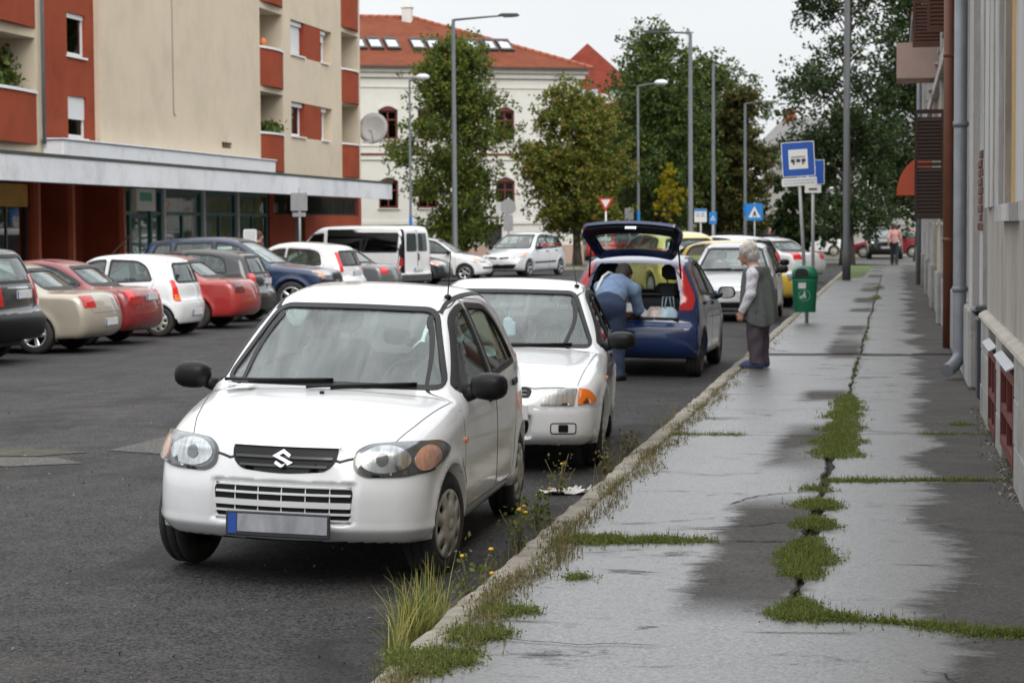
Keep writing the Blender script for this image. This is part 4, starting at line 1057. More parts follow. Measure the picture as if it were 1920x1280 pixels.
# shopping in the boot
BAGW = M('white carrier bag', (.62, .64, .66), rough=.35, var=.25, scale=9, dirt=('#7a9fc4', .7, 5)); BAGP = M('patterned carrier bag', (.55, .50, .48), rough=.4, var=.3, scale=12, dirt=('#a33b34', .9, 9))
def bag(label, loc, r, m, seed, handles=True):
    o = thing('carrier_bag', label, 'bag', loc, rnd.uniform(0, 6), 'carrier bags in the open boot'); rr = random.Random(seed); b = MB(); n, k = 18, 9; vs = []
    ph = [rr.uniform(0, 6) for _ in range(6)]
    for i in range(k+1):
        t = i/k; prof_ = math.sin(math.pi*min(1, .12+.78*t))**.6*(1-.35*t)
        for j in range(n):
            q = 2*math.pi*j/n; w = 1+.16*math.sin(3*q+ph[0]+4*t)+.10*math.sin(5*q+ph[1]-3*t)+.06*math.sin(9*q+ph[2]+7*t)
            vs.append((r[0]*prof_*w*math.cos(q), r[1]*prof_*w*math.sin(q), r[2]*t))
    fs = [(i*n+j, i*n+(j+1) % n, (i+1)*n+(j+1) % n, (i+1)*n+j) for i in range(k) for j in range(n)]+[tuple(range(n))[::-1], tuple(k*n+j for j in range(n))]
    b.add(vs, fs, 0, True); b.build('bag', m, o)
    if handles:
        h = MB()
        for s_ in (-.03, .03): h.tube([(-.07, s_, r[2]*.95), (-.05, s_*1.2, r[2]+.12), (.05, s_*1.2, r[2]+.12), (.07, s_, r[2]*.95)], .008, 6)
        h.build('handle', m, o)
    return o
pm = punto.matrix_basis
def inboot(x, y, z): return tuple(pm @ Vector((xr+x, y, z)))
bag('white and pale blue carrier bag lying in the middle of the open boot', inboot(-.22, -.02, .56), (.21, .17, .31), BAGW, 1)
bag('red and white patterned carrier bag in the boot of the blue car, between two others', inboot(-.20, .24, .56), (.20, .17, .27), BAGP, 2, False)
bag('pale blue carrier bag with upright handles at the right side of the boot', inboot(-.20, .40, .56), (.18, .16, .27), M('pale blue carrier bag', (.40, .55, .66), rough=.35, var=.25, scale=9, dirt=('#c7c3a0', .8, 7)), 3)
o = thing('basket', 'brown wicker basket with an upright handle at the edge of the boot', 'basket', inboot(-.10, -.10, .66), 0)
b = MB(); WK = M('wicker', (.28, .13, .05), rough=.7, var=.35, scale=25, bump=.4, bscale=60)
b.lathe([(.10, 0), (.14, .02), (.16, .09), (.165, .11), (.15, .11), (.13, .03), (.001, .02)], 20); b.build('bowl', WK, o)
b = MB(); b.tube([(0, .155, .10), (0, .13, .24), (0, 0, .30), (0, -.13, .24), (0, -.155, .10)], .014, 8); b.build('handle', WK, o)
# ------------------------------------------------------------------ ground, road, pavement
def asphalt(name, col, wet=False, grain=.45, dark='#2e2c2b', patchy=.5, brown=False):
    m = bpy.data.materials.new(name); m.use_nodes = True; MATS[name] = m
    t = m.node_tree; N = t.nodes; L = t.links; p = N['Principled BSDF']
    g = N.new('ShaderNodeNewGeometry'); pos = g.outputs['Position']
    def noise(sc_, det=6, rough=.6, stretch=None, dist=0.):
        n = N.new('ShaderNodeTexNoise'); n.inputs['Scale'].default_value = sc_; n.inputs['Detail'].default_value = det; n.inputs['Roughness'].default_value = rough; n.inputs['Distortion'].default_value = dist
        if stretch:
            mp = N.new('ShaderNodeMapping'); mp.inputs['Scale'].default_value = stretch; L.new(pos, mp.inputs[0]); L.new(mp.outputs[0], n.inputs['Vector'])
        else: L.new(pos, n.inputs['Vector'])
        return n.outputs[0]
    def mapr(x, a, b, c, e):
        r = N.new('ShaderNodeMapRange'); r.inputs[1].default_value = a; r.inputs[2].default_value = b; r.inputs[3].default_value = c; r.inputs[4].default_value = e
        L.new(x, r.inputs[0]); return r.outputs[0]
    def math_(op, a, b=None, c=None):
        q = N.new('ShaderNodeMath'); q.operation = op
        for i, v in enumerate((a, b, c)):
            if v is None: continue
            if isinstance(v, (int, float)): q.inputs[i].default_value = v
            else: L.new(v, q.inputs[i])
        return q.outputs[0]
    def mix(f, a, b, blend='MIX'):
        q = N.new('ShaderNodeMix'); q.data_type = 'RGBA'; q.blend_type = blend
        for i, v in ((0, f), (6, a), (7, b)):
            if isinstance(v, (int, float)): q.inputs[i].default_value = v
            elif isinstance(v, tuple): q.inputs[i].default_value = (*v, 1)
            else: L.new(v, q.inputs[i])
        return q.outputs[2]
    vor = N.new('ShaderNodeTexVoronoi'); vor.inputs['Scale'].default_value = 85; L.new(pos, vor.inputs['Vector'])
    bw = N.new('ShaderNodeRGBToBW'); L.new(vor.outputs['Color'], bw.inputs[0])
    agg = mapr(bw.outputs[0], .2, .8, 1-grain, 1+grain)           # single stones of the aggregate
    fine = mapr(noise(38, 5, .8), .3, .7, .8, 1.2)
    big = mapr(noise(.55, 7, .62), .35, .68, 0, 1)
    c = mix(math_('MULTIPLY', big, patchy), col, rgb(dark))
    c = mix(1., c, mix(0., agg, agg), 'MULTIPLY'); c = mix(1., c, fine, 'MULTIPLY')
    if brown: c = mix(mapr(noise(.9, 8, .7), .5, .72, 0, .55), c, (.085, .075, .066)); c = mix(mapr(noise(.8, 5, .6, (1, .55, 1), .8), .52, .66, 0, .75), c, (.018, .0175, .018))
    sepn = N.new('ShaderNodeSeparateXYZ'); L.new(pos, sepn.inputs[0]); X, Y = sepn.outputs[0], sepn.outputs[1]
    rough = mapr(noise(3, 5), .3, .7, .72, .92)
    if wet:
        rag = math_('MULTIPLY', math_('SUBTRACT', noise(1., 10, .78, (1.5, 3.0, 1), .9), .5), .7)
        rag2 = math_('MULTIPLY', math_('SUBTRACT', noise(.5, 4, .6), .5), 1.2)
        edge = math_('ADD', math_('ADD', X, rag), rag2)           # wet left of about x = .25
        wr = mapr(edge, .14, .30, 1, 0)
        # a dry tongue along the left of the long crack
        tn = math_('ADD', math_('ABSOLUTE', math_('ADD', X, .68)), math_('MULTIPLY', rag, .8))
        band = math_('MULTIPLY', mapr(tn, .16, .30, 1, 0), math_('MULTIPLY', mapr(noise(.22, 2), .46, .56, 0, 1), mapr(Y, 9.3, 10.2, 0, 1)))
        near = math_('MULTIPLY', mapr(tn, .2, .32, 1, 0), mapr(math_('ABSOLUTE', math_('SUBTRACT', Y, 11.2)), 1.5, 2.2, 1, 0))
        hol = mapr(noise(1.3, 8, .75, (1, 2.2, 1), .6), .34, .43, 0, 1)   # dried-up streaks
        wet_f = math_('MULTIPLY', math_('MULTIPLY', wr, math_('SUBTRACT', 1, math_('MAXIMUM', band, near))), hol)
        c = mix(math_('MULTIPLY', wet_f, .5), c, (.045, .045, .047))
        film = mapr(noise(48, 4, .8), .38, .62, .12, .62)
        rough = mix(wet_f, rough, film)
        p.inputs['Specular IOR Level'].default_value = .5
        cw = math_('MULTIPLY', wet_f, mapr(bw.outputs[0], .15, .4, .7, 1.)); L.new(cw, p.inputs['Coat Weight'])
        p.inputs['Coat Roughness'].default_value = .45; p.inputs['Coat IOR'].default_value = 2.0
    else:
        p.inputs['Specular IOR Level'].default_value = .22
    L.new(c, p.inputs['Base Color']); L.new(rough, p.inputs['Roughness'])
    b1_ = N.new('ShaderNodeBump'); b1_.inputs['Strength'].default_value = .5 if not wet else .6; b1_.inputs['Distance'].default_value = .006
    L.new(bw.outputs[0], b1_.inputs['Height'])
    b2_ = N.new('ShaderNodeBump'); b2_.inputs['Strength'].default_value = .25; b2_.inputs['Distance'].default_value = .01
    L.new(noise(30, 5, .75), b2_.inputs['Height']); L.new(b1_.outputs[0], b2_.inputs['Normal']); L.new(b2_.outputs[0], p.inputs['Normal'])
    return m
ROAD = asphalt('road asphalt', (.045, .0445, .045), patchy=.4, grain=.75, brown=True)
PAVE = asphalt('pavement asphalt', (.063, .057, .052), wet=True, grain=.42)
PATCHM = asphalt('repair asphalt', (.10, .096, .09), grain=.5, patchy=.2)
SOIL = M('joint soil', (.035, .03, .024), rough=.95, var=.4, scale=12, bump=.5)
STONE = M('kerb stone', (.33, .30, .25), rough=.9, var=.3, scale=9, bump=.6, bscale=45, dirt=('#4d4839', .8, 3.5))
DIRT = M('dry verge', (.16, .135, .09), rough=.95, var=.4, scale=1.5, bump=.5, bscale=20, dirt=('#3f4a22', .8, .8))
TURF = M('turf', (.075, .105, .03), rough=.95, var=.5, scale=2.5, bump=.6, bscale=30)
YARD = M('courtyard concrete', (.30, .29, .27), rough=.9, var=.2, scale=1)
def structure(o): o['kind'] = 'structure'; return o
def sheet(name, pts, z, m):
    g = MB(); g.add([(x, y, z) for x, y in pts], [tuple(range(len(pts)))]); o = structure(g.build(name, m))
    if o.data.polygons[0].normal.z < 0: o.data.flip_normals()
    return o
sheet('ground', [(-500, -60), (500, -60), (500, 900), (-500, 900)], -.14, M('far ground', (.10, .10, .06), rough=.95, var=.3, scale=.05))
# cambered road sheet
xs = [-1.90-.3*i for i in range(33)]; ys = [-20+2*i for i in range(61)]
g = MB(); vs = [(x, y, road_z(x, y)) for y in ys for x in xs]; k = len(xs)
g.add(vs, [(j*k+i, j*k+i+1, (j+1)*k+i+1, (j+1)*k+i)[::-1] for j in range(len(ys)-1) for i in range(k-1)], 0, True)
road = structure(g.build('road', ROAD))
g = MB(); vs = [(x, y, road_z(-12, y)) for y in ys for x in (-17.2, -11.49)]
g.add(vs, [(j*2, j*2+1, j*2+3, j*2+2) for j in range(len(ys)-1)], 0, True); structure(g.build('parking_strip', ROAD))
sheet('side_street', [(-60, 100), (-1.9, 100), (2.5, 92), (40, 92), (40, 122), (-60, 122)], .0, asphalt('old asphalt', (.15, .148, .142), patchy=.3))
sheet('far_road', [(-30, 122), (-6, 122), (-2, 200), (-24, 200)], .0, MATS['old asphalt'])
sheet('building_forecourt', [(-20.6, -20), (-17.2, -20), (-17.2, 92), (-20.6, 92)], .12, YARD)
g = MB(); g.cbox((-17.25, -20, -.1), (-17.05, 92, .125), .02); structure(g.build('parking_kerb', STONE))
def road_patch(poly, m):
    r = geometry.delaunay_2d_cdt([Vector(p) for p in resample(poly, .25)]+[], [], [], 0, 1e-6); g = MB(); P = [tuple(v) for v in r[0]]
    g.add([(x, y, road_z(x, y)+.005) for x, y in P], [tuple(t) for t in r[2]]); o = structure(g.build('road_patch', m))
    if o.data.polygons[0].normal.z < 0: o.data.flip_normals()
road_patch([(-6.1, 15.9), (-5.4, 15.65), (-4.6, 15.7), (-4.5, 17.6), (-5.4, 18.4), (-5.95, 17.7)], PATCHM)
road_patch([(-7.4, 14.7), (-6.4, 14.72), (-5.95, 15.0), (-6.3, 15.35), (-7.4, 15.3)], PATCHM)
road_patch([(-7.4, 15.36), (-6.5, 15.42), (-6.2, 15.75), (-6.6, 15.95), (-7.4, 15.9)], M('broken road edge', (.06, .055, .04), rough=.95, var=.5, scale=9, bump=1., bscale=25))
# zebra bars of the far crossing
g = MB()
for i in range(7): g = MB(); g.box((-9.6+i*1.0, 95, .001), (-9.1+i*1.0, 98.5, .008)); structure(g.build('crossing_stripe', M('road paint', (.6, .6, .58), rough=.7, var=.2, dirt=('#55524d', .8, 2))))

# pavement: asphalt slabs with open joints
pave = structure(sheet('pavement', [(-1.80, -2), (.86, -2), (.86, 92), (-1.80, 92)], .085, SOIL))
def slab(poly, dz=0.):
    rr = random.Random(int(poly[0][1]*97+poly[0][0]*13)); pts = []
    for i in range(len(poly)):
        a = Vector(poly[i]); b = Vector(poly[(i+1) % len(poly)]); n = max(2, int((b-a).length/.12)); nn = Vector((-(b-a).y, (b-a).x)).normalized()
        for j in range(n):
            w_ = 0 if j == 0 else rr.uniform(-.012, .012)+.010*math.sin(j*.7+rr.uniform(0, .5)); pts.append(tuple(a+(b-a)*(j/n)+nn*w_))
    c = Vector((sum(p[0] for p in pts)/len(pts), sum(p[1] for p in pts)/len(pts)))
    z = .12+dz; g = MB(); n = len(pts); q = offset2d(pts, -.012)
    g.add([(x, y, .06) for x, y in pts]+[(x, y, z-.010) for x, y in pts]+[(x, y, z) for x, y in q], [(i, (i+1) % n, n+(i+1) % n, n+i) for i in range(n)]+[(n+i, n+(i+1) % n, 2*n+(i+1) % n, 2*n+i) for i in range(n)]+[tuple(range(2*n, 3*n))])
    o = g.build('pavement_slab', PAVE, pave); return o
XC = -.455; e = .013
def xc(y): return XC+.03*math.sin(y*.9)
slab([(-1.79, 2), (.84, 2), (.84, 8.83), (xc(9.28)-e+.03, 9.26), (xc(9.3)-e, 9.5), (xc(11.4)-e, 11.42), (-1.79, 11.28)])
slab([(-1.79, 11.31), (xc(11.4)-e, 11.45), (xc(14)-e, 14.2), (xc(17.3)-e-.05, 17.23), (-1.79, 17.15)], .003)
slab([(xc(9.3)+e, 9.31), (.84, 8.87), (.84, 14.38), (xc(14.1)+e, 14.15)], -.002)
slab([(xc(14.2)+e, 14.2), (.84, 14.43), (.84, 17.55), (xc(17.4)+e+.02, 17.33)], .002)
YL = [17.2, 21.4, 25.1, 28.4]; YR = [17.4, 20.8, 24.6, 28.4]
for i in range(18): YL.append(YL[-1]+3.4+.4*math.sin(i)); YR.append(YR[-1]+3.4+.4*math.sin(i))
for i in range(len(YL)-1):
    a, b = YL[i]+.02, YL[i+1]-.02
    if abs(YL[i+1]-28.4) < .01: b = 27.8
    if a < 90: slab([(-1.79, a), (xc(a)-e, a+.06), (xc(b)-e, b+.06), (-1.79, b)], .002*math.sin(i*2.3))
for i in range(len(YR)-1):
    a, b = YR[i]+.02, YR[i+1]-.02
    if abs(YR[i+1]-28.4) < .01: b = 27.8
    if a < 90: slab([(xc(a)+e, a), (.84, a+.08), (.84, b+.08), (xc(b)+e, b)], .002*math.cos(i*1.7))
sheet('drain_channel', [(-1.79, 27.75), (.84, 27.85), (.84, 28.5), (-1.79, 28.45)], .098, M('channel asphalt', (.035, .034, .034), rough=.55, var=.3, scale=3, bump=.4, bscale=60))
CRACKM = M('crack', (.012, .011, .01), rough=.95)
def crack(pts, w_, seed):
    rr = random.Random(seed); P = line2(pts, .07); g = MB(); vs = []
    for i, (x, y) in enumerate(P):
        x += rr.uniform(-.022, .022); y += rr.uniform(-.022, .022); k = w_*rr.uniform(.35, 1)*(1 if 0 < i < len(P)-1 else .2); a = P[min(i+1, len(P)-1)]; b = P[max(i-1, 0)]; d_ = Vector((a[0]-b[0], a[1]-b[1])).normalized()
        vs += [(x-d_.y*k, y+d_.x*k, .1275), (x+d_.y*k, y-d_.x*k, .1275)]
    g.add(vs, [(2*i, 2*i+1, 2*i+3, 2*i+2) for i in range(len(P)-1)]); o = structure(g.build('pavement_crack', CRACKM))
    if o.data.polygons[0].normal.z < 0: o.data.flip_normals()
for k, (p_, w_) in enumerate([([(-.52, 13.6), (-.85, 13.3), (-1.0, 12.9)], .009), ([(-.50, 12.2), (-.95, 11.9), (-1.25, 11.75)], .008), ([(.05, 12.4), (.35, 12.0), (.8, 11.8)], .007), ([(-1.75, 8.55), (-1.3, 8.45), (-.9, 8.5)], .007), ([(.1, 8.2), (.45, 7.6), (.8, 7.2)], .007), ([(.2, 16.2), (.5, 16.0), (.82, 16.1)], .007), ([(-1.7, 19.6), (-1.1, 19.5), (-.6, 19.8)], .008), ([(-.4, 23.1), (.1, 22.8), (.6, 23.0)], .008), ([(-1.7, 14.6), (-1.2, 14.4), (-.9, 14.6)], .006)]): crack(p_, w_, k)
# kerb stones
kerb = structure(sheet('kerb', [(-1.95, -2), (-1.80, -2), (-1.80, 88), (-1.95, 88)], .03, SOIL))
KV = []
for v in range(6):
    rr = random.Random(40+v); n = 12; prof_ = [(-.085, -.10), (-.085, .07), (-.075, .105), (-.05, .125), (0, .132), (.05, .132), (.075, .12), (.08, -.10)]; vs = []
    for i in range(n+1):
        for (x, z) in prof_: vs.append((x+rr.uniform(-.009, .009)+.008*math.sin(i*1.3+v), -.49+.98*i/n, z+rr.uniform(-.008, .006)))
    k = len(prof_); fs = [(i*k+j, i*k+j+1, (i+1)*k+j+1, (i+1)*k+j) for i in range(n) for j in range(k-1)]+[tuple(range(k))[::-1], tuple(n*k+j for j in range(k))]
    g = MB(); g.add(vs, fs, 0, True); KV.append(g.mesh('kerb_stone', STONE))
for i in range(84):
    o = mesh_obj('kerb_stone', KV[(i*5+i//3) % 6], kerb); o.matrix_basis = Matrix.Translation((-1.875+rnd.uniform(-.012, .012), 3.5+i, rnd.uniform(-.012, .004))) @ Matrix.Rotation(rnd.uniform(-.012, .012), 4, 'Z')
# verges beyond the parked cars
sheet('grass_strip', [(-1.8, 66), (-1.05, 70), (-.9, 90), (-1.85, 90)], .125, TURF)
isl = MB(); isl.prism(rounded([(-14.5, 88), (-10.8, 88), (-10.2, 91.5), (-14.5, 92.5)], 1.), 0, .13); structure(isl.build('traffic_island', STONE))
sheet('island_turf', rounded([(-14.3, 88.2), (-11., 88.2), (-10.5, 91.3), (-14.3, 92.2)], .9), .135, TURF)
sheet('verge', [(-6.5, 122.5), (40, 122.5), (40, 126), (-6.5, 126)], .10, DIRT)
sheet('verge', [(-9.5, 97.2), (-1.9, 100.2), (-1.9, 103), (-9.5, 103)], .03, DIRT)
sheet('far_verge', [(-60, 122.3), (-24, 122.3), (-24, 160), (-60, 160)], .06, DIRT)
# ------------------------------------------------------------------ trees
BARK = M('bark', (.075, .062, .05), rough=.95, var=.4, scale=8, bump=.8, bscale=30, stretch=(1, 1, .3))
def np_leaves(P, size, rg, droop=.3):
    """one folded leaf per point: two triangles-pairs along a midrib"""
    n = len(P); d = unit(rg.normal(size=(n, 3))+np.array([0, 0, -droop])); u = unit(np.cross(d, rg.normal(size=(n, 3)))); nn = np.cross(d, u)
    s = size*rg.uniform(.65, 1.35, (n, 1))
    a = P-d*s*.5; c = P+d*s*.5; b = P+u*s*.36+nn*s*.12; e = P-u*s*.36+nn*s*.12
    V = np.stack([a, b, c, e], 1).reshape(-1, 3); i = np.arange(n)*4
    F = np.concatenate([np.stack([i, i+1, i+2], 1), np.stack([i, i+2, i+3], 1)])
    return V, F
def tree(name, label, loc, height, crown, n, leaf, lm, seed, trunk_r=.16, group='trees along the street', clumps=60, openness=.0, first=2.):
    """crown: list of (height, radius) giving the envelope; limbs run from the trunk to clump centres, leaves gather round twig ends"""
    rg = np.random.default_rng(seed); rr = random.Random(seed)
    t = thing(name, label, 'tree', loc, 0, group)
    hs = np.array([c[0] for c in crown]); rs = np.array([c[1] for c in crown])
    b = MB(); path = []; k = 10; top = hs[-1]*.93; wob = [rr.uniform(0, 6) for _ in range(2)]
    for i in range(k+1):
        z = top*i/k; path.append((.12*math.sin(z*.6+wob[0])*z/top, .12*math.sin(z*.5+wob[1])*z/top, z-.05 if i == 0 else z))
    b.tube(path, [trunk_r*(1.35 if i == 0 else 1-.86*i/k) for i in range(k+1)], 10); b.build('trunk', BARK, t)
    def tp(z): i = min(k-1, int(z/top*k)); f = z/top*k-i; return np.array(path[i])*(1-f)+np.array(path[i+1])*f
    C = []; W = []
    while len(C) < clumps:
        z = rg.uniform(hs[0], hs[-1]); R_ = np.interp(z, hs, rs); q = rg.uniform(0, 2*np.pi); r = R_*np.sqrt(rg.uniform(.08, 1))*(.75+.25*np.sin(3*q+seed)+.12*np.sin(5*q+2*z))
        p = np.array([r*np.cos(q), r*np.sin(q), z])
        if C and np.min(np.linalg.norm(np.array(C)-p, axis=1)) < .28*np.mean(rs)*(.6+.4*openness): 
            if rr.random() < .7: continue
        C.append(p); W.append(rg.uniform(.5, 1.5))
    C = np.array(C); W = np.array(W); W /= W.sum()
    lb = MB()
    for p in C:
        z0 = max(first*.9, p[2]-rr.uniform(.35, .9)*max(.6, np.hypot(p[0], p[1]))-.2); z0 = min(z0, top*.97); a = tp(z0)
        m = (a+p)/2+np.array([rr.uniform(-.1, .1), rr.uniform(-.1, .1), .12*np.hypot(*(p-a)[:2])])
        r_ = trunk_r*.30*(1-.7*z0/top)
        lb.tube([a, m, p], [r_, r_*.6, r_*.25], 5, caps=False)
    o = lb.build('limbs', BARK, t); o['kind'] = 'stuff'
    cnt = rg.multinomial(n, W); pts = []
    cs = np.mean(rs)*(.27-.05*openness)
    for p, m in zip(C, cnt):
        tw = rg.normal(size=(max(3, m//14), 3))*np.array([cs, cs, cs*.62])+p       # twig ends in the clump
        w_ = tw[rg.integers(0, len(tw), m)]+rg.normal(size=(m, 3))*cs*.22
        pts.append(w_)
    V, F = np_leaves(np.concatenate(pts), leaf, rg)
    o = mesh_obj('crown', np_mesh('crown', V, F, lm, smooth=False), t)
    return t
LEAF_LIME = leaf_mat('lime leaves', ['#2c3a18', '#3b4d1e', '#4a5f22', '#586a26', '#667028', '#7a7428'], .35)
LEAF_TURN = leaf_mat('turning leaves', ['#3a4a1c', '#4c5c22', '#5d6a27', '#6b7029', '#7c762c', '#8a7030'], .35)
LEAF_DARK = leaf_mat('dark leaves', ['#1a2612', '#223216', '#2a3c19', '#34481d', '#445324'], .3)
LEAF_MID = leaf_mat('mid green leaves', ['#26371a', '#31451e', '#3e5422', '#4f6128', '#6f702a'], .33)
LEAF_YEL = leaf_mat('yellow green leaves', ['#6f7718', '#8a881b', '#a2931d', '#bd9f1f'], .4)
tree('lime_tree', 'slender dark green tree with drooping branches in front of the pale building', (-18.9, 92, 0), 9.6, [(1.2, 1.0), (2.2, 2.4), (3.2, 2.5), (4.8, 2.9), (6.4, 2.9), (7.8, 2.2), (9.0, 1.2), (9.7, .3)], 34000, .15, LEAF_LIME, 3, .17, clumps=75)
tree('maple_tree', 'yellowing tree at the right corner of the pale building, trunk behind the silver people carrier', (-13.5, 91, 0), 7.4, [(1.9, 1.6), (2.5, 2.7), (3.5, 2.9), (4.7, 2.4), (5.8, 2.0), (6.8, 1.4), (7.6, .4)], 32000, .15, LEAF_TURN, 5, .2, clumps=70, openness=.5)
tree('broad_tree', 'tallest broad green tree behind the lamp post, right of the red pyramid roof', (-12.9, 118, 0), 12, [(1.6, 2.2), (4, 3.6), (7, 3.9), (9.5, 3.0), (11.6, 1.8), (12.6, .5)], 36000, .19, LEAF_MID, 8, .25, clumps=90)
tree('broad_tree', 'round green tree standing between the two bare poles in the middle distance', (-10.5, 124, 0), 11, [(1.4, 2.2), (3.5, 3.2), (6, 3.6), (8.6, 2.9), (10.5, 1.8), (11.4, .5)], 32000, .19, LEAF_MID, 9, .25, clumps=85)
tree('broad_tree', 'lower brownish green tree at the right edge of the tree mass', (-8.5, 121, 0), 9, [(.8, 1.4), (2.5, 2.1), (5, 2.1), (7.2, 1.6), (8.6, .8), (9.3, .3)], 26000, .18, leaf_mat('brown green leaves', ['#2a3518', '#3a431e', '#4a4e22', '#5a5628', '#6d5c2c'], .3), 10, .2, clumps=70)
tree('broad_tree', 'dark tree filling the gap low behind the yellow sapling', (-16.2, 128, 0), 8, [(.8, 2.2), (3, 3.0), (5.5, 2.8), (7.6, 1.5), (8.6, .4)], 8000, .32, LEAF_DARK, 12, .2, clumps=60)
tree('sapling', 'small yellow green sapling in front of the dark trees, left of the thick lamp post', (-10.1, 96, 0), 4.3, [(.9, .5), (1.6, .9), (2.4, .95), (3.2, .65), (4.0, .3), (4.5, .08)], 4500, .11, LEAF_YEL, 14, .05, clumps=40, first=.6)
tree('street_tree', 'huge dark tree beyond the houses, its sparse branches reaching over the bare post', (-2.15, 97, 0), 14, [(1.9, 1.6), (3.4, 2.7), (5.5, 2.9), (7.4, 2.9), (9.4, 3.0), (11.5, 2.7), (13.6, 2.2), (15.5, 1.4)], 25000, .17, LEAF_DARK, 21, .3, clumps=62, openness=.2)
tree('street_tree', 'dark dense tree standing over the black car, partly behind the houses', (1.2, 107, 0), 12, [(2.4, 2.4), (5, 3.6), (8, 3.6), (11, 2.6), (13, 1.)], 24000, .2, LEAF_DARK, 22, .3, clumps=75)
tree('street_tree', 'small dark tree behind the blue bus stop sign, beneath the grey roof', (-4.6, 112, 0), 5.2, [(.9, 1.6), (2.0, 2.1), (3.4, 1.9), (4.6, 1.2), (5.4, .3)], 7000, .28, LEAF_DARK, 23, .16, clumps=60)
# far wood closing the view
rg = np.random.default_rng(77); pts = []
for i in range(70):
    x = rg.uniform(-75, 45); y = rg.uniform(165, 200); r = rg.uniform(2.2, 4); c = rg.normal(size=(260, 3))*np.array([r*.7, r*.7, r*.75])+np.array([x, y, rg.uniform(2.5, 6.0)]); pts.append(c[c[:, 2] > .2])
V, F = np_leaves(np.concatenate(pts), .75, rg)
o = mesh_obj('far_wood', np_mesh('far_wood', V, F, LEAF_DARK, smooth=False)); tag(o, 'dark mass of far trees closing the street', 'trees', kind='stuff')
# ------------------------------------------------------------------ buildings
CREAM = M('cream render', (.57, .495, .385), spec=.15, rough=.92, var=.06, scale=.7, bump=.25, bscale=45, dirt=('#8d8068', .28, .5))
TERRA = M('terracotta render', (.27, .058, .028), spec=.15, rough=.9, var=.08, scale=.8, bump=.25, bscale=45, dirt=('#5a241a', .4, .6))
WHITEW = M('white painted fascia', (.66, .68, .71), rough=.7, var=.06, scale=.6, dirt=('#8e9193', .5, .8))
LIGHTW = M('white render', (.62, .61, .58), rough=.9, var=.06, scale=.8, dirt=('#97948c', .5, .7))
FELT = M('roofing felt', (.045, .055, .05), rough=.8, var=.3, scale=2)
PVC = M('white window frame', (.72, .73, .74), rough=.45, var=.05)
BLIND = M('roller blind', (.58, .59, .60), rough=.6, var=.05, scale=1, stretch=(1, 1, 30))
PANE = glass_mat('window pane', (.10, .11, .11)); PANEL = glass_mat('shop pane', (.74, .82, .79))
DARKIN = M('dark room', (.02, .02, .02), rough=.9)
TEAL = M('teal frame', (.022, .115, .115), rough=.45, var=.1)
TEALD = M('dark teal door', (.012, .06, .058), rough=.5, var=.15)
GREYFR = M('pale mullion', (.5, .53, .54), rough=.5)
DARKRED = M('dark red frame', (.115, .018, .014), rough=.55, var=.25)
IRON = M('window bars', (.02, .02, .02), rough=.6)

def wall_with_holes(u0, u1, v0, v1, holes, thick, m, name, parent, place, mats=None, reveal=True):
    """a wall slab in (u,v) with rectangular openings; place maps (u,v,d) to world, d = depth behind the face"""
    us = sorted({u0, u1, *[h[0] for h in holes], *[h[1] for h in holes]}); vs_ = sorted({v0, v1, *[h[2] for h in holes], *[h[3] for h in holes]})
    us = [u for u in us if u0 <= u <= u1]; vs_ = [v for v in vs_ if v0 <= v <= v1]
    g = MB(); inh = lambda a, b: any(h[0] < a < h[1] and h[2] < b < h[3] for h in holes)
    nu, nv = len(us)-1, len(vs_)-1
    solid = [[not inh((us[i]+us[i+1])/2, (vs_[j]+vs_[j+1])/2) for j in range(nv)] for i in range(nu)]
    S = lambda i, j: 0 <= i < nu and 0 <= j < nv and solid[i][j]
    for i in range(nu):
        for j in range(nv):
            if not solid[i][j]: continue
            a, b, c, e_ = us[i], us[i+1], vs_[j], vs_[j+1]
            g.quad(place(a, c, 0), place(b, c, 0), place(b, e_, 0), place(a, e_, 0)); g.quad(place(a, c, thick), place(a, e_, thick), place(b, e_, thick), place(b, c, thick))
            if not S(i-1, j): g.quad(place(a, c, thick), place(a, c, 0), place(a, e_, 0), place(a, e_, thick))
            if not S(i+1, j): g.quad(place(b, c, 0), place(b, c, thick), place(b, e_, thick), place(b, e_, 0))
            if not S(i, j-1): g.quad(place(a, c, 0), place(a, c, thick), place(b, c, thick), place(b, c, 0))
            if not S(i, j+1): g.quad(place(a, e_, 0), place(b, e_, 0), place(b, e_, thick), place(a, e_, thick))
    return g.build(name, m, parent, world=True)
def pbox(g, place, u0, u1, v0, v1, d0, d1, mi=0):
    P = [place(u, v, d) for u, v, d in ((u0, v0, d1), (u1, v0, d1), (u1, v0, d0), (u0, v0, d0), (u0, v1, d1), (u1, v1, d1), (u1, v1, d0), (u0, v1, d0))]
    g.add(P, [(0, 3, 2, 1), (4, 5, 6, 7), (0, 1, 5, 4), (1, 2, 6, 5), (2, 3, 7, 6), (3, 0, 4, 7)], mi)
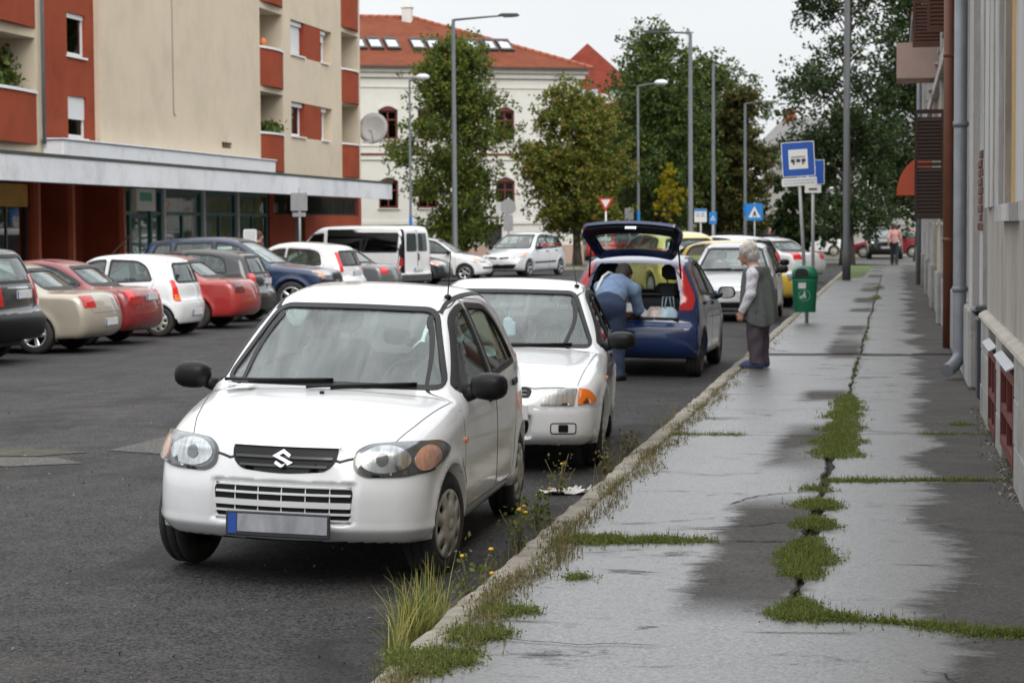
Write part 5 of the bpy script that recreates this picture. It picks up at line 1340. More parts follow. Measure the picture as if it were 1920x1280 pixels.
def window(parent, place, u0, u1, v0, v1, d, fm=None, pane=None, muntins=(), transoms=(), fw=.06, sill=None, blind=0., sill_m=None, room=True):
    """frame ring, glass and sill set d behind the wall face"""
    fm = fm or PVC; pane = pane or PANE; g = MB()
    for a, b, c, e_ in ((u0, u0+fw, v0, v1), (u1-fw, u1, v0, v1), (u0+fw, u1-fw, v0, v0+fw), (u0+fw, u1-fw, v1-fw, v1)): pbox(g, place, a, b, c, e_, d, d+.06)
    for f in muntins: u = u0+(u1-u0)*f; pbox(g, place, u-fw*.4, u+fw*.4, v0+fw, v1-fw, d+.005, d+.05)
    for f in transoms: v = v0+(v1-v0)*f; pbox(g, place, u0+fw, u1-fw, v-fw*.4, v+fw*.4, d+.002, d+.052)
    o = g.build('window', fm, parent, world=True)
    g = MB(); g.quad(place(u0+fw, v0+fw, d+.03), place(u1-fw, v0+fw, d+.03), place(u1-fw, v1-fw, d+.03), place(u0+fw, v1-fw, d+.03)); g.build('pane', pane, o, world=True)
    if room: g = MB(); pbox(g, place, u0, u1, v0, v1, d+.35, d+.37); g.build('room_backing', DARKIN, o, world=True)
    if sill: g = MB(); pbox(g, place, u0-.06, u1+.06, v0-.05, v0, -sill, d+.01); g.build('sill', sill_m or PVC, o, world=True)
    if blind: g = MB(); pbox(g, place, u0+.02, u1-.02, v1-(v1-v0)*blind, v1, d-.03, d-.005); g.build('roller_blind', BLIND, o, world=True)
    return o

# ---- left: apartment block over a row of shops; its face is the plane x = -20.6
XF = -20.6
apt = thing('apartment_building', 'cream and terracotta apartment block with loggias above a shop row', 'apartment block', (XF-5, 62, 0))
PL = lambda u, v, dd: (XF-dd, u, v)                     # u along the street, v up
top = 13.2
A_holes = [(39.4, 42.6, 5.1, 6.45), (45., 49.25, 5.1, 6.45), (45., 49.25, 7.9, 9.25), (39.4, 42.6, 7.9, 9.25)]
H = [(45.0, 49.25, 5.1, 6.45), (45., 49.25, 7.9, 9.25), (67.95, 70.6, 4.93, 6.33), (67.95, 70.6, 7.74, 9.05), (67.95, 70.6, 10.5, 11.9), (78.45, 81.0, 4.96, 6.5), (78.45, 81.0, 7.77, 9.2), (78.45, 81., 10.6, 12.),
     (71.6, 77.05, 4.98, 6.2), (71.6, 77.05, 7.80, 9.02), (71.6, 77.05, 10.6, 11.85), (63.8, 64.85, 4.31, 4.5)]
STRIP = (49.75, 53.5)
wall_with_holes(STRIP[1], 81.3, 3.45, top, [h for h in H if h[0] > 53], .30, CREAM, 'wall', apt, PL)
wall_with_holes(40, STRIP[0], 3.45, top, [h for h in H if h[0] < 50], .30, CREAM, 'wall', apt, PL)
TW_ = [(51.65, 52.9, 4.15, 5.22), (51.65, 52.9, 6.24, 7.33), (51.65, 52.9, 9.0, 10.1)]
PLs = lambda u, v, dd: (XF-.14-dd, u, v)
wall_with_holes(STRIP[0], STRIP[1], 3.45, top, TW_, .2, TERRA, 'terracotta_wall', apt, PLs)
for k, (a, b, c, e_) in enumerate(TW_): window(apt, PLs, a, b, c, e_, .08, sill=.05, blind=(.55, .12, .1)[k], fw=.09)
g = MB(); g.box((XF-12, 40, 3.45), (XF-11.8, 81.3, top)); g.box((XF-11.8, 81.1, 0), (XF-.30, 81.297, top)); g.box((XF-11.8, 40, 0), (XF-.3, 40.2, top)); g.box((XF-12, 39.9, top+.003), (XF+.1, 81.4, top+.4)); g.build('wall', CREAM, apt, world=True)
# loggias: floor, back wall, side walls, curved parapet with white coping
for (a, b, c, e_) in [h for h in H if h[1]-h[0] in (4.25, b) or h[0] in (67.95, 78.45)]:
    g = MB(); dd = 1.5
    pbox(g, PL, a-.1, b+.1, c-.9, e_+.2, dd, dd+.1); pbox(g, PL, a-.12, a-.001, c-.9, e_+.2, .301, dd); pbox(g, PL, b+.001, b+.12, c-.9, e_+.2, .301, dd); pbox(g, PL, a-.1, b+.1, e_+.002, e_+.12, .301, dd)
    g.build('loggia', CREAM, apt, world=True)
    n = 8; g = MB(); vs = []
    for i in range(n+1):
        u = a+.0+(b-a)*i/n; q = .02+.16*math.sin(math.pi*i/n)
        for (dq, v) in ((q, c-1.22), (q, c-.001), (-.1, c-.001), (-.1, c-1.22)): vs.append(PL(u, v, -dq))
    fs = [(i*4+j, i*4+(j+1) % 4, (i+1)*4+(j+1) % 4, (i+1)*4+j) for i in range(n) for j in range(4)]+[(0, 1, 2, 3), tuple(n*4+j for j in range(4))[::-1]]
    g.add([tuple(v) for v in vs], fs); g.build('parapet', TERRA, apt, world=True)
    g = MB(); vs = []
    for i in range(n+1):
        u = a-.03+(b-a+.06)*i/n; q = .05+.17*math.sin(math.pi*i/n)
        for (dq, v) in ((q, c), (q, c+.07), (-.12, c+.07), (-.12, c)): vs.append(PL(u, v, -dq))
    g.add([tuple(v) for v in vs], fs); g.build('parapet_coping', PVC, apt, world=True)
# window bays with a terracotta panel between the windows
for k, (a, b, c, e_) in enumerate([h for h in H if h[0] == 71.6]):
    g = MB(); pbox(g, PL, a, b, c, e_, .29, .31); g.build('bay_back', CREAM, apt, world=True)
    g = MB(); pbox(g, PL, 73.35, 75.55, c+.002, e_-.002, .015, .288); g.build('terracotta_panel', TERRA, apt, world=True)
    window(apt, PL, a+.02, 73.3, c+.03, e_-.05, .20, fw=.10, blind=(.0, .92, .3)[k], sill=.06, room=False); window(apt, PL, 75.6, 76.5, c+.03, e_-.05, .20, fw=.09, blind=(.06, .35, .3)[k], sill=.06, room=False)
    g = MB(); pbox(g, PL, a+.02, 73.3, e_-.16, e_-.03, .10, .19); g.build('blind_box', PVC, apt, world=True); g = MB(); pbox(g, PL, 75.6, 76.5, e_-.16, e_-.03, .10, .19); g.build('blind_box', PVC, apt, world=True)
g = MB(); pbox(g, PL, 63.8, 64.85, 4.31, 4.5, .2, .25); o = g.build('vent', IRON, apt, world=True)
for i in range(3): g = MB(); pbox(g, PL, 63.8, 64.85, 4.33+.055*i, 4.35+.055*i, .05, .2); g.build('vent_louvre', M('vent louvre', (.25, .2, .14), rough=.8), o, world=True)
g = MB(); g.tube([(XF+.02, 59.2, top), (XF+.02, 59.3, 5.15), (XF+.03, 59.45, 5.08)], .013, 6); g.build('cable', M('grey cable', (.3, .28, .24)), apt, world=True)
g = MB(); g.tube([(XF+.1, 49.5, 3.9), (XF+.1, 49.5, top)], .05, 8); g.build('downpipe', M('zinc', (.20, .215, .235), rough=.5, metal=.3, var=.2, scale=4), apt, world=True)
# roof-light box over the shops and the long canopy
g = MB(); g.cbox((XF+.003, 49.6, 3.45), (XF+.54, 67.8, 4.0), .02); g.build('parapet_box', WHITEW, apt, world=True)
g = MB(); g.cbox((XF+.0035, 49.55, 4.002), (XF+.58, 67.85, 4.05), .01); g.build('box_capping', M('zinc capping', (.55, .57, .6), rough=.4, var=.2), apt, world=True)
g = MB(); g.box((-17.95, 30, 2.82), (-17.8, 74.75, 3.36)); g.build('canopy_fascia', WHITEW, apt, world=True)
g = MB(); g.box((-18.0, 30, 3.362), (-17.78, 74.8, 3.43)); g.build('canopy_edge', FELT, apt, world=True)
g = MB(); g.box((XF, 30, 3.05), (-17.952, 74.7, 3.40)); g.build('canopy_roof', FELT, apt, world=True)
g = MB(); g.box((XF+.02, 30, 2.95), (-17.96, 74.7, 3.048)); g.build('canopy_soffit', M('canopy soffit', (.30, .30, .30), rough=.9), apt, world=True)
# shop front plane
PS = lambda u, v, dd: (XF-dd, u, v)
wall_with_holes(40, 81.3, 0.12, 3.449, [(41, 48.85, .12, 2.95), (49.35, 51.15, .12, 3.05), (51.45, 54.75, .12, 3.05), (55., 68.85, .12, 2.95), (69.45, 71.9, 2.28, 2.95), (73.3, 80.85, 2.28, 2.95), (72.0, 73.2, .12, 2.95)], .30, TERRA, 'shop_wall', apt, PS)
for a, b in ((49.35, 51.15), (51.45, 54.75)):
    g = MB(); pbox(g, PS, a-.1, b+.1, .12, 3.05, 1.0, 1.1); pbox(g, PS, a-.12, a-.001, .12, 3.05, .301, 1.); pbox(g, PS, b+.001, b+.12, .12, 3.05, .301, 1.0); pbox(g, PS, a, b, 3.055, 3.1, .301, 1.0); g.build('porch', TERRA, apt, world=True)
for a in (49.0, 51.2, 54.8): g = MB(); pbox(g, PS, a, a+.16, .12, 2.94, -.12, -.001); g.build('pillar', M('terracotta pillar', (.40, .11, .055), rough=.9, var=.1), apt, world=True)
g = MB(); g.tube([(XF+.35, 51.6, .55), (XF+.35, 54.6, 1.65)], .028, 8)
for f in (.0, .5, 1.): g.tube([(XF+.35, 51.6+3*f, .12), (XF+.35, 51.6+3*f, .55+1.1*f)], .02, 6)
g.build('handrail', M('rusty handrail', (.22, .10, .07), rough=.6), apt, world=True)
# left shop window with yellow boards
so = window(apt, PS, 41, 48.85, .3, 2.94, .1, fm=M('dark shop frame', (.02, .022, .024), rough=.4), pane=PANEL, muntins=(.35, .69, .845), fw=.1)
YEL = M('yellow shop board', (.42, .22, .02), rough=.6, var=.15, scale=2, dirt=('#7a4a10', .6, 1.4))
for a, b in ((41.2, 44), (44.05, 46.7), (46.75, 48.7)): g = MB(); pbox(g, PS, a, b, 2.36, 2.9, .02, .06); g.build('shop_board', YEL, apt, world=True)
# shop front in teal: bays of upper light, lower panes, door with the white sign over it
def teal_bay(a, b, door=False, split=True):
    f = MB(); fw = .10
    for x in (a, b-fw): pbox(f, PS, x, x+fw, .12, 2.94, .06, .16)
    for v in ((.12, .30), (2.20, 2.30), (2.84, 2.94)): pbox(f, PS, a+fw, b-fw, v[0], v[1], .06, .16)
    if split: m = (a+b)/2; pbox(f, PS, m-.05, m+.05, .3, 2.2, .065, .155)
    o = f.build('shop_window', TEAL, apt, world=True)
    for v in ((.3, 2.2), (2.3, 2.84)): p = MB(); p.quad(PS(a+fw, v[0], .11), PS(b-fw, v[0], .11), PS(b-fw, v[1], .11), PS(a+fw, v[1], .11)); p.build('pane', PANEL, o, world=True)
    c = MB(); n = 14
    for i in range(n): u0 = a+fw+(b-a-2*fw)*i/n; c.quad(PS(u0, .3, .45+.05*(i % 2)), PS(u0+(b-a-2*fw)/n, .3, .45+.05*((i+1) % 2)), PS(u0+(b-a-2*fw)/n, 2.84, .45+.05*((i+1) % 2)), PS(u0, 2.84, .45+.05*(i % 2)))
    c.build('curtain', M('grey net curtain', (.30, .33, .32), rough=.9, var=.25, scale=.8), o, world=True)
    return o
teal_bay(55.0, 55.85, split=False); teal_bay(57.45, 58.35, split=False)
for a, b in ((58.5, 61.9), (62.1, 65.3), (65.5, 68.8)): teal_bay(a, b)
for a in (58.35, 61.92, 65.32): g = MB(); pbox(g, PS, a, a+.15, .12, 2.94, -.02, .2); g.build('mullion', GREYFR, apt, world=True)
g = MB(); pbox(g, PS, 55.86, 57.44, .14, 2.25, .12, .17); dr = g.build('door', TEALD, apt, world=True)
for a in (56.05, 56.75): p = MB(); pbox(p, PS, a, a+.5, .5, 2.1, .10, .119); p.build('door_panel', PANEL, dr, world=True)
g = MB(); g.cbox((XF-.02, 55.9, 2.31), (XF+.10, 57.42, 2.93), .01); so = g.build('shop_sign', M('white shop sign', (.66, .66, .62), rough=.5), apt, world=True)
g = MB(); g.box((XF+.102, 56.15, 2.58), (XF+.106, 57.1, 2.82)); g.build('sign_print', M('green sign print', (.12, .38, .30), rough=.6, var=.3, scale=5), so, world=True)
# barred windows
for a, b in ((69.45, 71.9), (73.3, 80.85)):
    o = window(apt, PS, a, b, 2.28, 2.95, .12, fm=DARKIN, muntins=(.5,) if b-a < 5 else (.33, .55, .78), fw=.06)
    for i in range(int((b-a)/.26)): g = MB(); u = a+.13+.26*i; g.box((XF+.005, u-.012, 2.28), (XF+.03, u+.012, 2.94)); g.build('bar', IRON, o, world=True)
g = MB(); pbox(g, PS, 72.02, 73.18, .14, 2.94, .1, .16); g.build('door', TEALD, apt, world=True)
g = MB(); g.box((XF, 30, 0), (XF+.004, 31, .1)); 
# plants and a pumpkin-orange pot on the loggias
def pot_plant(label, loc, r, hgt, n, leafm, seed, cat='plant'):
    o = thing('balcony_plant', label, cat, loc, 0, 'plants on the balconies'); g = MB(); g.lathe([(.001, 0), (.12, 0), (.16, .2), (.14, .2), (.12, .16), (.001, .16)], 12); g.build('pot', M('clay pot', (.3, .11, .06)), o)
    rg = np.random.default_rng(seed); P = rg.normal(size=(n, 3))*np.array([r*.4, r, hgt*.3])+np.array([0, 0, .2+hgt*.5]); P = P[P[:, 2] > .1]
    V, F = np_leaves(P, .16, rg); mesh_obj('foliage', np_mesh('foliage', V, F, leafm, smooth=False), o); return o
LEAF_POT = leaf_mat('pot plant leaves', ['#22300f', '#36491a', '#4b5a20', '#64702c'], .2)
pot_plant('tall bushy green plant in the near left loggia', (XF-.45, 48.4, 4.75), .33, 1.05, 420, LEAF_POT, 1)
pot_plant('low dark plant at the left picture edge beside the tall one', (XF-.45, 47.2, 4.75), .5, .55, 350, LEAF_POT, 2)
pot_plant('small green plant on the lower middle loggia', (XF-.2, 69.6, 4.8), .45, .36, 300, LEAF_POT, 3)
o = thing('balcony_ornament', 'round orange ornament on the upper middle loggia', 'ornament', (XF-.15, 68.8, 7.82)); g = MB(); g.ball((0, 0, .16), (.12, .14, .16)); g.build('globe', M('orange glaze', (.6, .16, .03), rough=.4), o)
# satellite dish on the gable corner
dish = thing('satellite_dish', 'grey satellite dish at the far corner of the apartment block', 'satellite dish', (XF+.12, 82.9, 5.75))
g = MB(); T = Matrix.Rotation(R(-10), 4, 'Z') @ Matrix.Rotation(R(82), 4, 'X'); g.lathe([(.001, -.12), (.25, -.10), (.45, -.05), (.62, .02), (.63, .035), (.45, -.03), (.25, -.08), (.001, -.10)], 28, T); g.build('reflector_dish', M('dish grey', (.36, .355, .35), rough=.6, var=.1), dish)
g = MB(); g.tube([(0, .05, -.1), (0, .25, -.55), (-.1, -1.4, -.6)], .035, 8); g.tube([(0, 0, -.55), (0, -.5, -.1)], .02, 6); g.cbox((-.05, -.6, -.15), (.05, -.45, -.05), .02); g.build('bracket', M('galvanised', (.35, .37, .38), rough=.5, metal=.4, var=.2), dish)

# ---- pale two-storey building under the red hipped roof
TILE = M('red roof tile', (.175, .055, .03), spec=.1, rough=.85, var=.22, scale=1.2, bump=.4, bscale=14, dirt=('#5d2c1e', .6, .8))
PALE = M('pale render', (.65, .64, .60), rough=.92, var=.05, scale=.4, dirt=('#9b958a', .35, .4))
PALEP = M('pink plinth', (.42, .30, .25), rough=.9, var=.1)
P0 = Vector((-25.45, 101, 0)); ang = R(24); DU = Vector((math.cos(ang), math.sin(ang), 0)); DN = Vector((-math.sin(ang), math.cos(ang), 0))
PC = lambda u, v, dd: tuple(P0+DU*u+DN*dd+Vector((0, 0, v)))
pale = thing('old_building', 'pale two-storey building with a red hipped roof and a row of skylights', 'building', tuple(P0))
UW = [1.22, 3.17, 5.12, 7.07, -.75, -2.7]
Hh = []
for u in UW: Hh += [(u-.48, u+.48, 2.75, 4.05), (u-.48, u+.48, 6.1, 7.5)]
Hh.append((6.0, 6.9, .2, 2.0))
wall_with_holes(-8, 11.0, .9, 9.5, Hh, .35, PALE, 'wall', pale, PC)
def arch(u0, u1, v, rise, n=8): return [(u0+(u1-u0)*i/n, v+rise*math.sin(math.pi*i/n)) for i in range(n+1)]
for u in UW:
    for v0, v1 in ((2.75, 4.05), (6.1, 7.5)):
        g = MB(); ar = arch(u-.48, u+.48, v1, .20)
        # stone hood over the arched head and the dark head itself
        pts = ar; vs = [PC(a, b, -.05) for a, b in pts]+[PC(a, b+.14, -.05) for a, b in pts]+[PC(a, b, .0) for a, b in pts]+[PC(a, b+.14, 0) for a, b in pts]; n = len(pts)
        fs = [(i, i+1, n+i+1, n+i) for i in range(n-1)]+[(n+i, n+i+1, 3*n+i+1, 3*n+i) for i in range(n-1)]+[(i, 2*n+i, 2*n+i+1, i+1) for i in range(n-1)]
        g.add(vs, fs); g.build('window_hood', PALE, pale, world=True)
        g = MB(); g.add([PC(a, b, -.006) for a, b in pts]+[PC(pts[-1][0], v1, -.006), PC(pts[0][0], v1, -.006)], [tuple(range(n+2))]); 
        w_ = window(pale, PC, u-.48, u+.48, v0, v1, .10, fm=DARKRED, muntins=(.5,), transoms=(.68,), fw=.09, sill=.10, sill_m=PALE)
        g.build('window_head', DARKRED, w_, world=True)
g = MB(); pbox(g, PC, 6.0, 6.9, .2, 2.0, .2, .25); g.build('door', M('dark door', (.02, .022, .022), rough=.5), pale, world=True)
for v0, v1, q, m in ((9.35, 9.62, .28, PALE), (9.1, 9.349, .14, PALE), (8.6, 8.68, .05, PALE), (5.32, 5.42, .12, TILE), (5.10, 5.318, .08, PALE), (1.95, 2.12, .08, PALE), (0, .898, .06, PALEP), (5.75, 5.85, .05, PALE)):
    g = MB(); pbox(g, PC, -8, 11.0+q, v0, v1, -q, -.001); g.build('cornice' if v0 > 5 else 'plinth_band', m, pale, world=True)
g = MB(); pbox(g, PC, 10.7, 11.0, 0, 9.34, .352, 12); pbox(g, PC, -8, 10.69, 0, 9.34, 11.7, 12); g.build('wall', PALE, pale, world=True)
ro = .45; ez = 9.63; rz_ = 12.6; rd = 6.0
E0, E1, E2, E3 = PC(-9, ez, -ro), PC(11.0+ro, ez, -ro), PC(11.+ro, ez, 12.+ro), PC(-9, ez, 12.+ro); R0, R1 = PC(-9, rz_, rd), PC(3.6, rz_, rd)
g = MB(); g.add([E0, E1, E2, E3, R0, R1], [(0, 1, 5, 4), (1, 2, 5), (2, 3, 4, 5), (3, 0, 4), (0, 3, 2, 1)]); rf = g.build('roof', TILE, pale, world=True)
g = MB()
for v0, v1, q in ((ez-.06, ez+.02, .50),): pbox(g, PC, -9, 11.5, v0, v1, -q-.05, -q+.06)
g.build('gutter', M('brown gutter', (.12, .05, .035), rough=.5), pale, world=True)
RIDGE = M('ridge tile', (.34, .10, .055), rough=.8, var=.15)
for a, b in ((E1, R1), (E2, R1), (R0, R1)):
    a, b = Vector(a), Vector(b); n = int((b-a).length/.42)
    for i in range(n): g = MB(); g.tube([a+(b-a)*(i/n), a+(b-a)*((i+.96)/n)], [.13, .11], 6); g.build('ridge_tile', RIDGE, rf, world=True)
def on_roof(u, t): # t 0..1 from eaves to ridge
    return Vector(PC(u, ez+(rz_-ez)*t, -ro+(rd+ro)*t))
for us in ((.15, 0), (1.0, 0), (1.85, 0), (3.15, 0), (3.95, 0), (4.75, 0), (5.95, 0), (6.8, 0), (7.6, 0), (8.4, 0)):
    u = us[0]
    if u > 7.9 or abs(u-4.75) < .01: continue
    g = MB(); nrm = (DN*-1*(rz_-ez)+Vector((0, 0, 1))*(rd+ro)).normalized(); a, b = .30, .52
    def fr(u0, u1, t0, t1, h0, h1):
        P = [on_roof(x, t)+nrm*hh for x, t, hh in ((u0, t0, h0), (u1, t0, h0), (u1, t1, h0), (u0, t1, h0), (u0, t0, h1), (u1, t0, h1), (u1, t1, h1), (u0, t1, h1))]
        g.add([tuple(p) for p in P], [(0, 3, 2, 1), (4, 5, 6, 7), (0, 1, 5, 4), (1, 2, 6, 5), (2, 3, 7, 6), (3, 0, 4, 7)])
    fr(u-.34, u-.27, a, b, .01, .14); fr(u+.27, u+.34, a, b, .01, .14); fr(u-.27, u+.27, a, a+.03, .01, .14); fr(u-.27, u+.27, b-.03, b, .01, .14)
    o = g.build('skylight', M('skylight frame', (.035, .033, .032), rough=.5), rf, world=True)
    g = MB(); g.add([tuple(on_roof(x, t)+nrm*.10) for x, t in ((u-.27, a+.03), (u+.27, a+.03), (u+.27, b-.03), (u-.27, b-.03))], [(0, 1, 2, 3)]); g.build('pane', M('skylight glass', (.62, .66, .68), rough=.08, metal=.85, var=.1), o, world=True)
g = MB(); c = on_roof(3.3, .93); g.cbox((c.x-.24, c.y-.24, c.z-.4), (c.x+.24, c.y+.24, c.z+.62), .02, 0); g.cbox((c.x-.29, c.y-.29, c.z+.62), (c.x+.29, c.y+.29, c.z+.7), .02); g.cbox((c.x-.14, c.y-.14, c.z+.7), (c.x+.14, c.y+.14, c.z+.84), .02); g.build('chimney', LIGHTW, rf, world=True)

# ---- red pyramid roof behind
tw = thing('tower_building', 'building under a steep red pyramid roof with one small dormer window', 'building', (-19.4, 137, 0))
g = MB(); g.box((-23.5, 135.0, 0), (-15.4, 143, 10.2)); g.build('wall', PALE, tw, world=True)
TILE2 = M('darker red roof tile', (.17, .036, .024), spec=.1, rough=.85, var=.25, scale=1.5, bump=.3, bscale=14)
g = MB(); g.add([(-24, 134.6, 9.2), (-15., 134.6, 9.2), (-15., 143.4, 9.2), (-24., 143.4, 9.2), (-19.9, 139, 13.75)], [(0, 1, 4), (1, 2, 4), (2, 3, 4), (3, 0, 4), (0, 3, 2, 1)]); rf = g.build('roof', TILE2, tw, world=True)
g = MB(); g.cbox((-20.7, 135.6, 11.0), (-20.1, 137.2, 11.8), .02); g.add([(-20.75, 135.55, 11.8), (-20.05, 135.55, 11.8), (-20.4, 135.55, 12.1), (-20.75, 137.6, 11.8), (-20.05, 137.6, 11.8), (-20.4, 137.6, 12.1)], [(0, 1, 2), (0, 2, 5, 3), (1, 4, 5, 2)]); dm = g.build('dormer', TILE2, rf, world=True)
g = MB(); g.box((-20.58, 135.57, 11.12), (-20.22, 135.598, 11.75)); g.build('dormer_window', PVC, dm, world=True); g = MB(); g.box((-20.52, 135.55, 11.18), (-20.28, 135.568, 11.7)); g.build('pane', M('dark pane', (.05, .055, .06), rough=.1), dm, world=True)
for x0, z0_ in ((-20.6, 9.9), (-18.0, 9.9)):
    for i in range(3):
        t0 = (z0_-9.2)/4.55; t1 = t0+.14; f = lambda t: 134.6+4.4*t-.05
        g = MB(); a = x0+i*.62; g.add([(a, f(t0), z0_), (a+.58, f(t0), z0_), (a+.58, f(t1), z0_+.64), (a, f(t1), z0_+.64), (a, f(t0)+.04, z0_-.03), (a+.58, f(t0)+.04, z0_-.03), (a+.58, f(t1)+.04, z0_+.60), (a, f(t1)+.04, z0_+.60)], [(0, 1, 2, 3), (4, 7, 6, 5), (0, 4, 5, 1), (1, 5, 6, 2), (2, 6, 7, 3), (3, 7, 4, 0)]); g.build('roof_window', M('grey roof glass', (.22, .25, .30), rough=.2, metal=.4), rf, world=True)
# ---- low beige house behind the maple, with its railing
low = thing('low_house', 'low beige house with two small windows behind the yellowing tree', 'house', (-17, 132, 0))
PLW = lambda u, v, dd: (u, 132+dd, v)
BEIGE = M('beige render', (.42, .34, .26), rough=.9, var=.1)
wall_with_holes(-20, -11, 0, 3.3, [(-18.9, -18.4, 1.3, 2.3), (-18.1, -17.6, 1.3, 2.3), (-14.5, -13.9, 1.3, 2.3)], .3, BEIGE, 'wall', low, PLW)
for a, b in ((-18.9, -18.4), (-18.1, -17.6), (-14.5, -13.9)): window(low, PLW, a, b, 1.3, 2.3, .1, sill=.06)
g = MB(); g.add([(-20.4, 131.6, 3.25), (-10.6, 131.6, 3.25), (-10.6, 137, 4.9), (-20.4, 137, 4.9), (-20.4, 142, 3.25), (-10.6, 142, 3.25)], [(0, 1, 2, 3), (3, 2, 5, 4), (0, 4, 5, 1)]); g.build('roof', TILE2, low, world=True)
g = MB(); g.box((-20, 132.31, 0), (-19.7, 141, 3.24)); g.box((-11.3, 132.31, 0), (-11, 141, 3.24)); g.build('wall', BEIGE, low, world=True)
def fence(label, x0, x1, y0, y1, hgt, pitch, m, zb=0.):
    o = thing('railing_fence', label, 'fence', ((x0+x1)/2, (y0+y1)/2, zb)); L_ = math.hypot(x1-x0, y1-y0); n = int(L_/pitch); du = Vector((x1-x0, y1-y0, 0)).normalized(); c = Vector(((x0+x1)/2, (y0+y1)/2, 0))
    P = lambda i: Vector((x0, y0, 0))+du*(L_*i/n)-c
    for zz in (.18, hgt-.12): g = MB(); g.tube([P(0)+Vector((0, 0, zz)), P(n)+Vector((0, 0, zz))], .025, 6); g.build('rail', m, o)
    me = None
    for i in range(n+1):
        big = i % 14 == 0
        if big: g = MB(); p = P(i); g.box((p.x-.04, p.y-.04, 0), (p.x+.04, p.y+.04, hgt+.1)); g.build('post', m, o); continue
        if me is None: g = MB(); g.box((-.014, -.014, .1), (.014, .014, hgt)); me = g.mesh('bar', m)
        b_ = mesh_obj('bar', me, o); b_.location = P(i)
    return o
fence('dark iron railing behind the yellowing tree and the red cars', -22.5, -12.2, 121, 122.2, 1.25, .16, IRON, .0)
fence('dark iron railing behind the parked cars, left of the pedestrian crossing sign', -11.2, -6., 118, 118.4, 1.5, .16, IRON, .0)
# ---- far house with grey roof and its wall
far = thing('far_house', 'far house with a grey pitched roof and two red chimneys between the trees', 'house', (-4, 138, 0))
GREYR = M('grey roof slate', (.17, .165, .165), rough=.85, var=.2, scale=1.5, bump=.3, bscale=10)
g = MB(); g.box((-8.6, 140, 0), (8, 148, 7.0)); g.build('wall', M('grey render', (.33, .32, .31), rough=.9, var=.1), far, world=True)
g = MB(); g.add([(-9, 139.6, 6.9), (8.4, 139.6, 6.9), (8.4, 144, 8.95), (-7.4, 144, 8.95), (-9, 148.4, 6.9), (8.4, 148.4, 6.9)], [(0, 1, 2, 3), (3, 2, 5, 4), (0, 3, 4), (0, 4, 5, 1)]); rf = g.build('roof', GREYR, far, world=True)
BRICK = M('chimney brick', (.30, .09, .05), rough=.9, var=.2)
for x in (-7.0, -3.9): g = MB(); g.cbox((x-.4, 143.4, 8.3), (x+.4, 144.2, 9.3), .03); g.cbox((x-.46, 143.3, 9.3), (x+.46, 144.3, 9.42), .02); g.build('chimney', BRICK, rf, world=True)
PF = lambda u, v, dd: (u, 139.99-.001+dd-.08, v)
for x in (-6.5, -4.2, -1.8, .8, 3.2): window(far, PF, x-.5, x+.5, 4.2, 5.8, 0., sill=.05, muntins=(.5,), room=False)
gw = thing('garden_wall', 'grey plastered garden wall behind the black and red cars', 'wall', (1.5, 127.5, 0))
g = MB(); g.box((-6., 127.4, 0), (9, 127.7, 1.75)); g.build('wall', M('grey wall render', (.36, .345, .33), rough=.9, var=.12, scale=.6, dirt=('#6a645c', .6, .5)), gw, world=True); g = MB(); g.box((-6.05, 127.35, 1.752), (9.05, 127.75, 1.83)); g.build('wall_coping', M('coping', (.28, .27, .26), rough=.9), gw, world=True)
# ------------------------------------------------------------------ the old houses along the pavement (faces towards the street at x = .8)
GR1 = M('grey weathered render', (.31, .285, .26), rough=.95, var=.22, scale=.9, bump=.5, bscale=25, stretch=(1, 1, .35), dirt=('#584636', .8, 1.1))
PALE1 = M('pale pilaster render', (.42, .41, .405), rough=.95, var=.16, scale=1.2, bump=.5, bscale=30, stretch=(1, 1, .3), dirt=('#665c50', .75, 1.4))
OCHRE = M('ochre render', (.42, .27, .11), rough=.95, var=.15, scale=1.5, bump=.9, bscale=40, dirt=('#5b4630', .5, 1.2))
BLOCK = M('plinth stone', (.30, .295, .285), rough=.95, var=.16, scale=3, bump=.5, bscale=30, dirt=('#5f574c', .55, 2))
PEEL = M('peeled render', (.33, .29, .25), rough=.95, var=.4, scale=1.6, bump=1., bscale=14, dirt=('#8a7a68', .9, 2.2))
OLDY = M('old yellow render', (.42, .37, .25), rough=.95, var=.2, scale=1., dirt=('#8f8b80', .8, .7))
ZINC = M('zinc', None) if 'zinc' in MATS else M('zinc', (.42, .44, .47), rough=.45, metal=.5, var=.2, scale=4)
BROWNP = M('brown painted pipe', (.14, .045, .02), rough=.5, var=.2, scale=3)
SHUT = M('dark brown shutter', (.035, .016, .011), rough=.6, var=.3, scale=5); SHUT2 = M('red brown shutter', (.085, .03, .018), rough=.6, var=.3, scale=5)
XR = .80; PR = lambda u, v, dd: (XR+dd, u, v)
h1 = thing('old_house', 'nearest grey plastered house with ochre panels, stone plinth and red cellar windows', 'house', (4, 12, .12))
wall_with_holes(-2, 19.45, 1.0, 6.5, [(14.55, 16.4, 1.95, 5.8), (11.0, 13.2, 1.95, 5.8), (7, 9.2, 1.95, 5.8)], .12, GR1, 'wall', h1, PR)
for a, b in ((14.55, 16.4), (11., 13.2), (7, 9.2)):
    g = MB(); pbox(g, PR, a, b, 1.95, 5.8, .045, .10); g.build('ochre_panel', OCHRE, h1, world=True)
    g = MB(); pbox(g, PR, a-.10, b+.10, 1.83, 1.949, -.07, .10); g.build('sill', PALE1, h1, world=True)
for a, b in ((13.35, 14.3), (16.65, 17.3), (17.6, 18.2), (18.45, 19.2), (9.5, 10.8)): g = MB(); pbox(g, PR, a, b, 1.95, 6.5, -.035, -.001); g.build('pilaster', PALE1, h1, world=True)
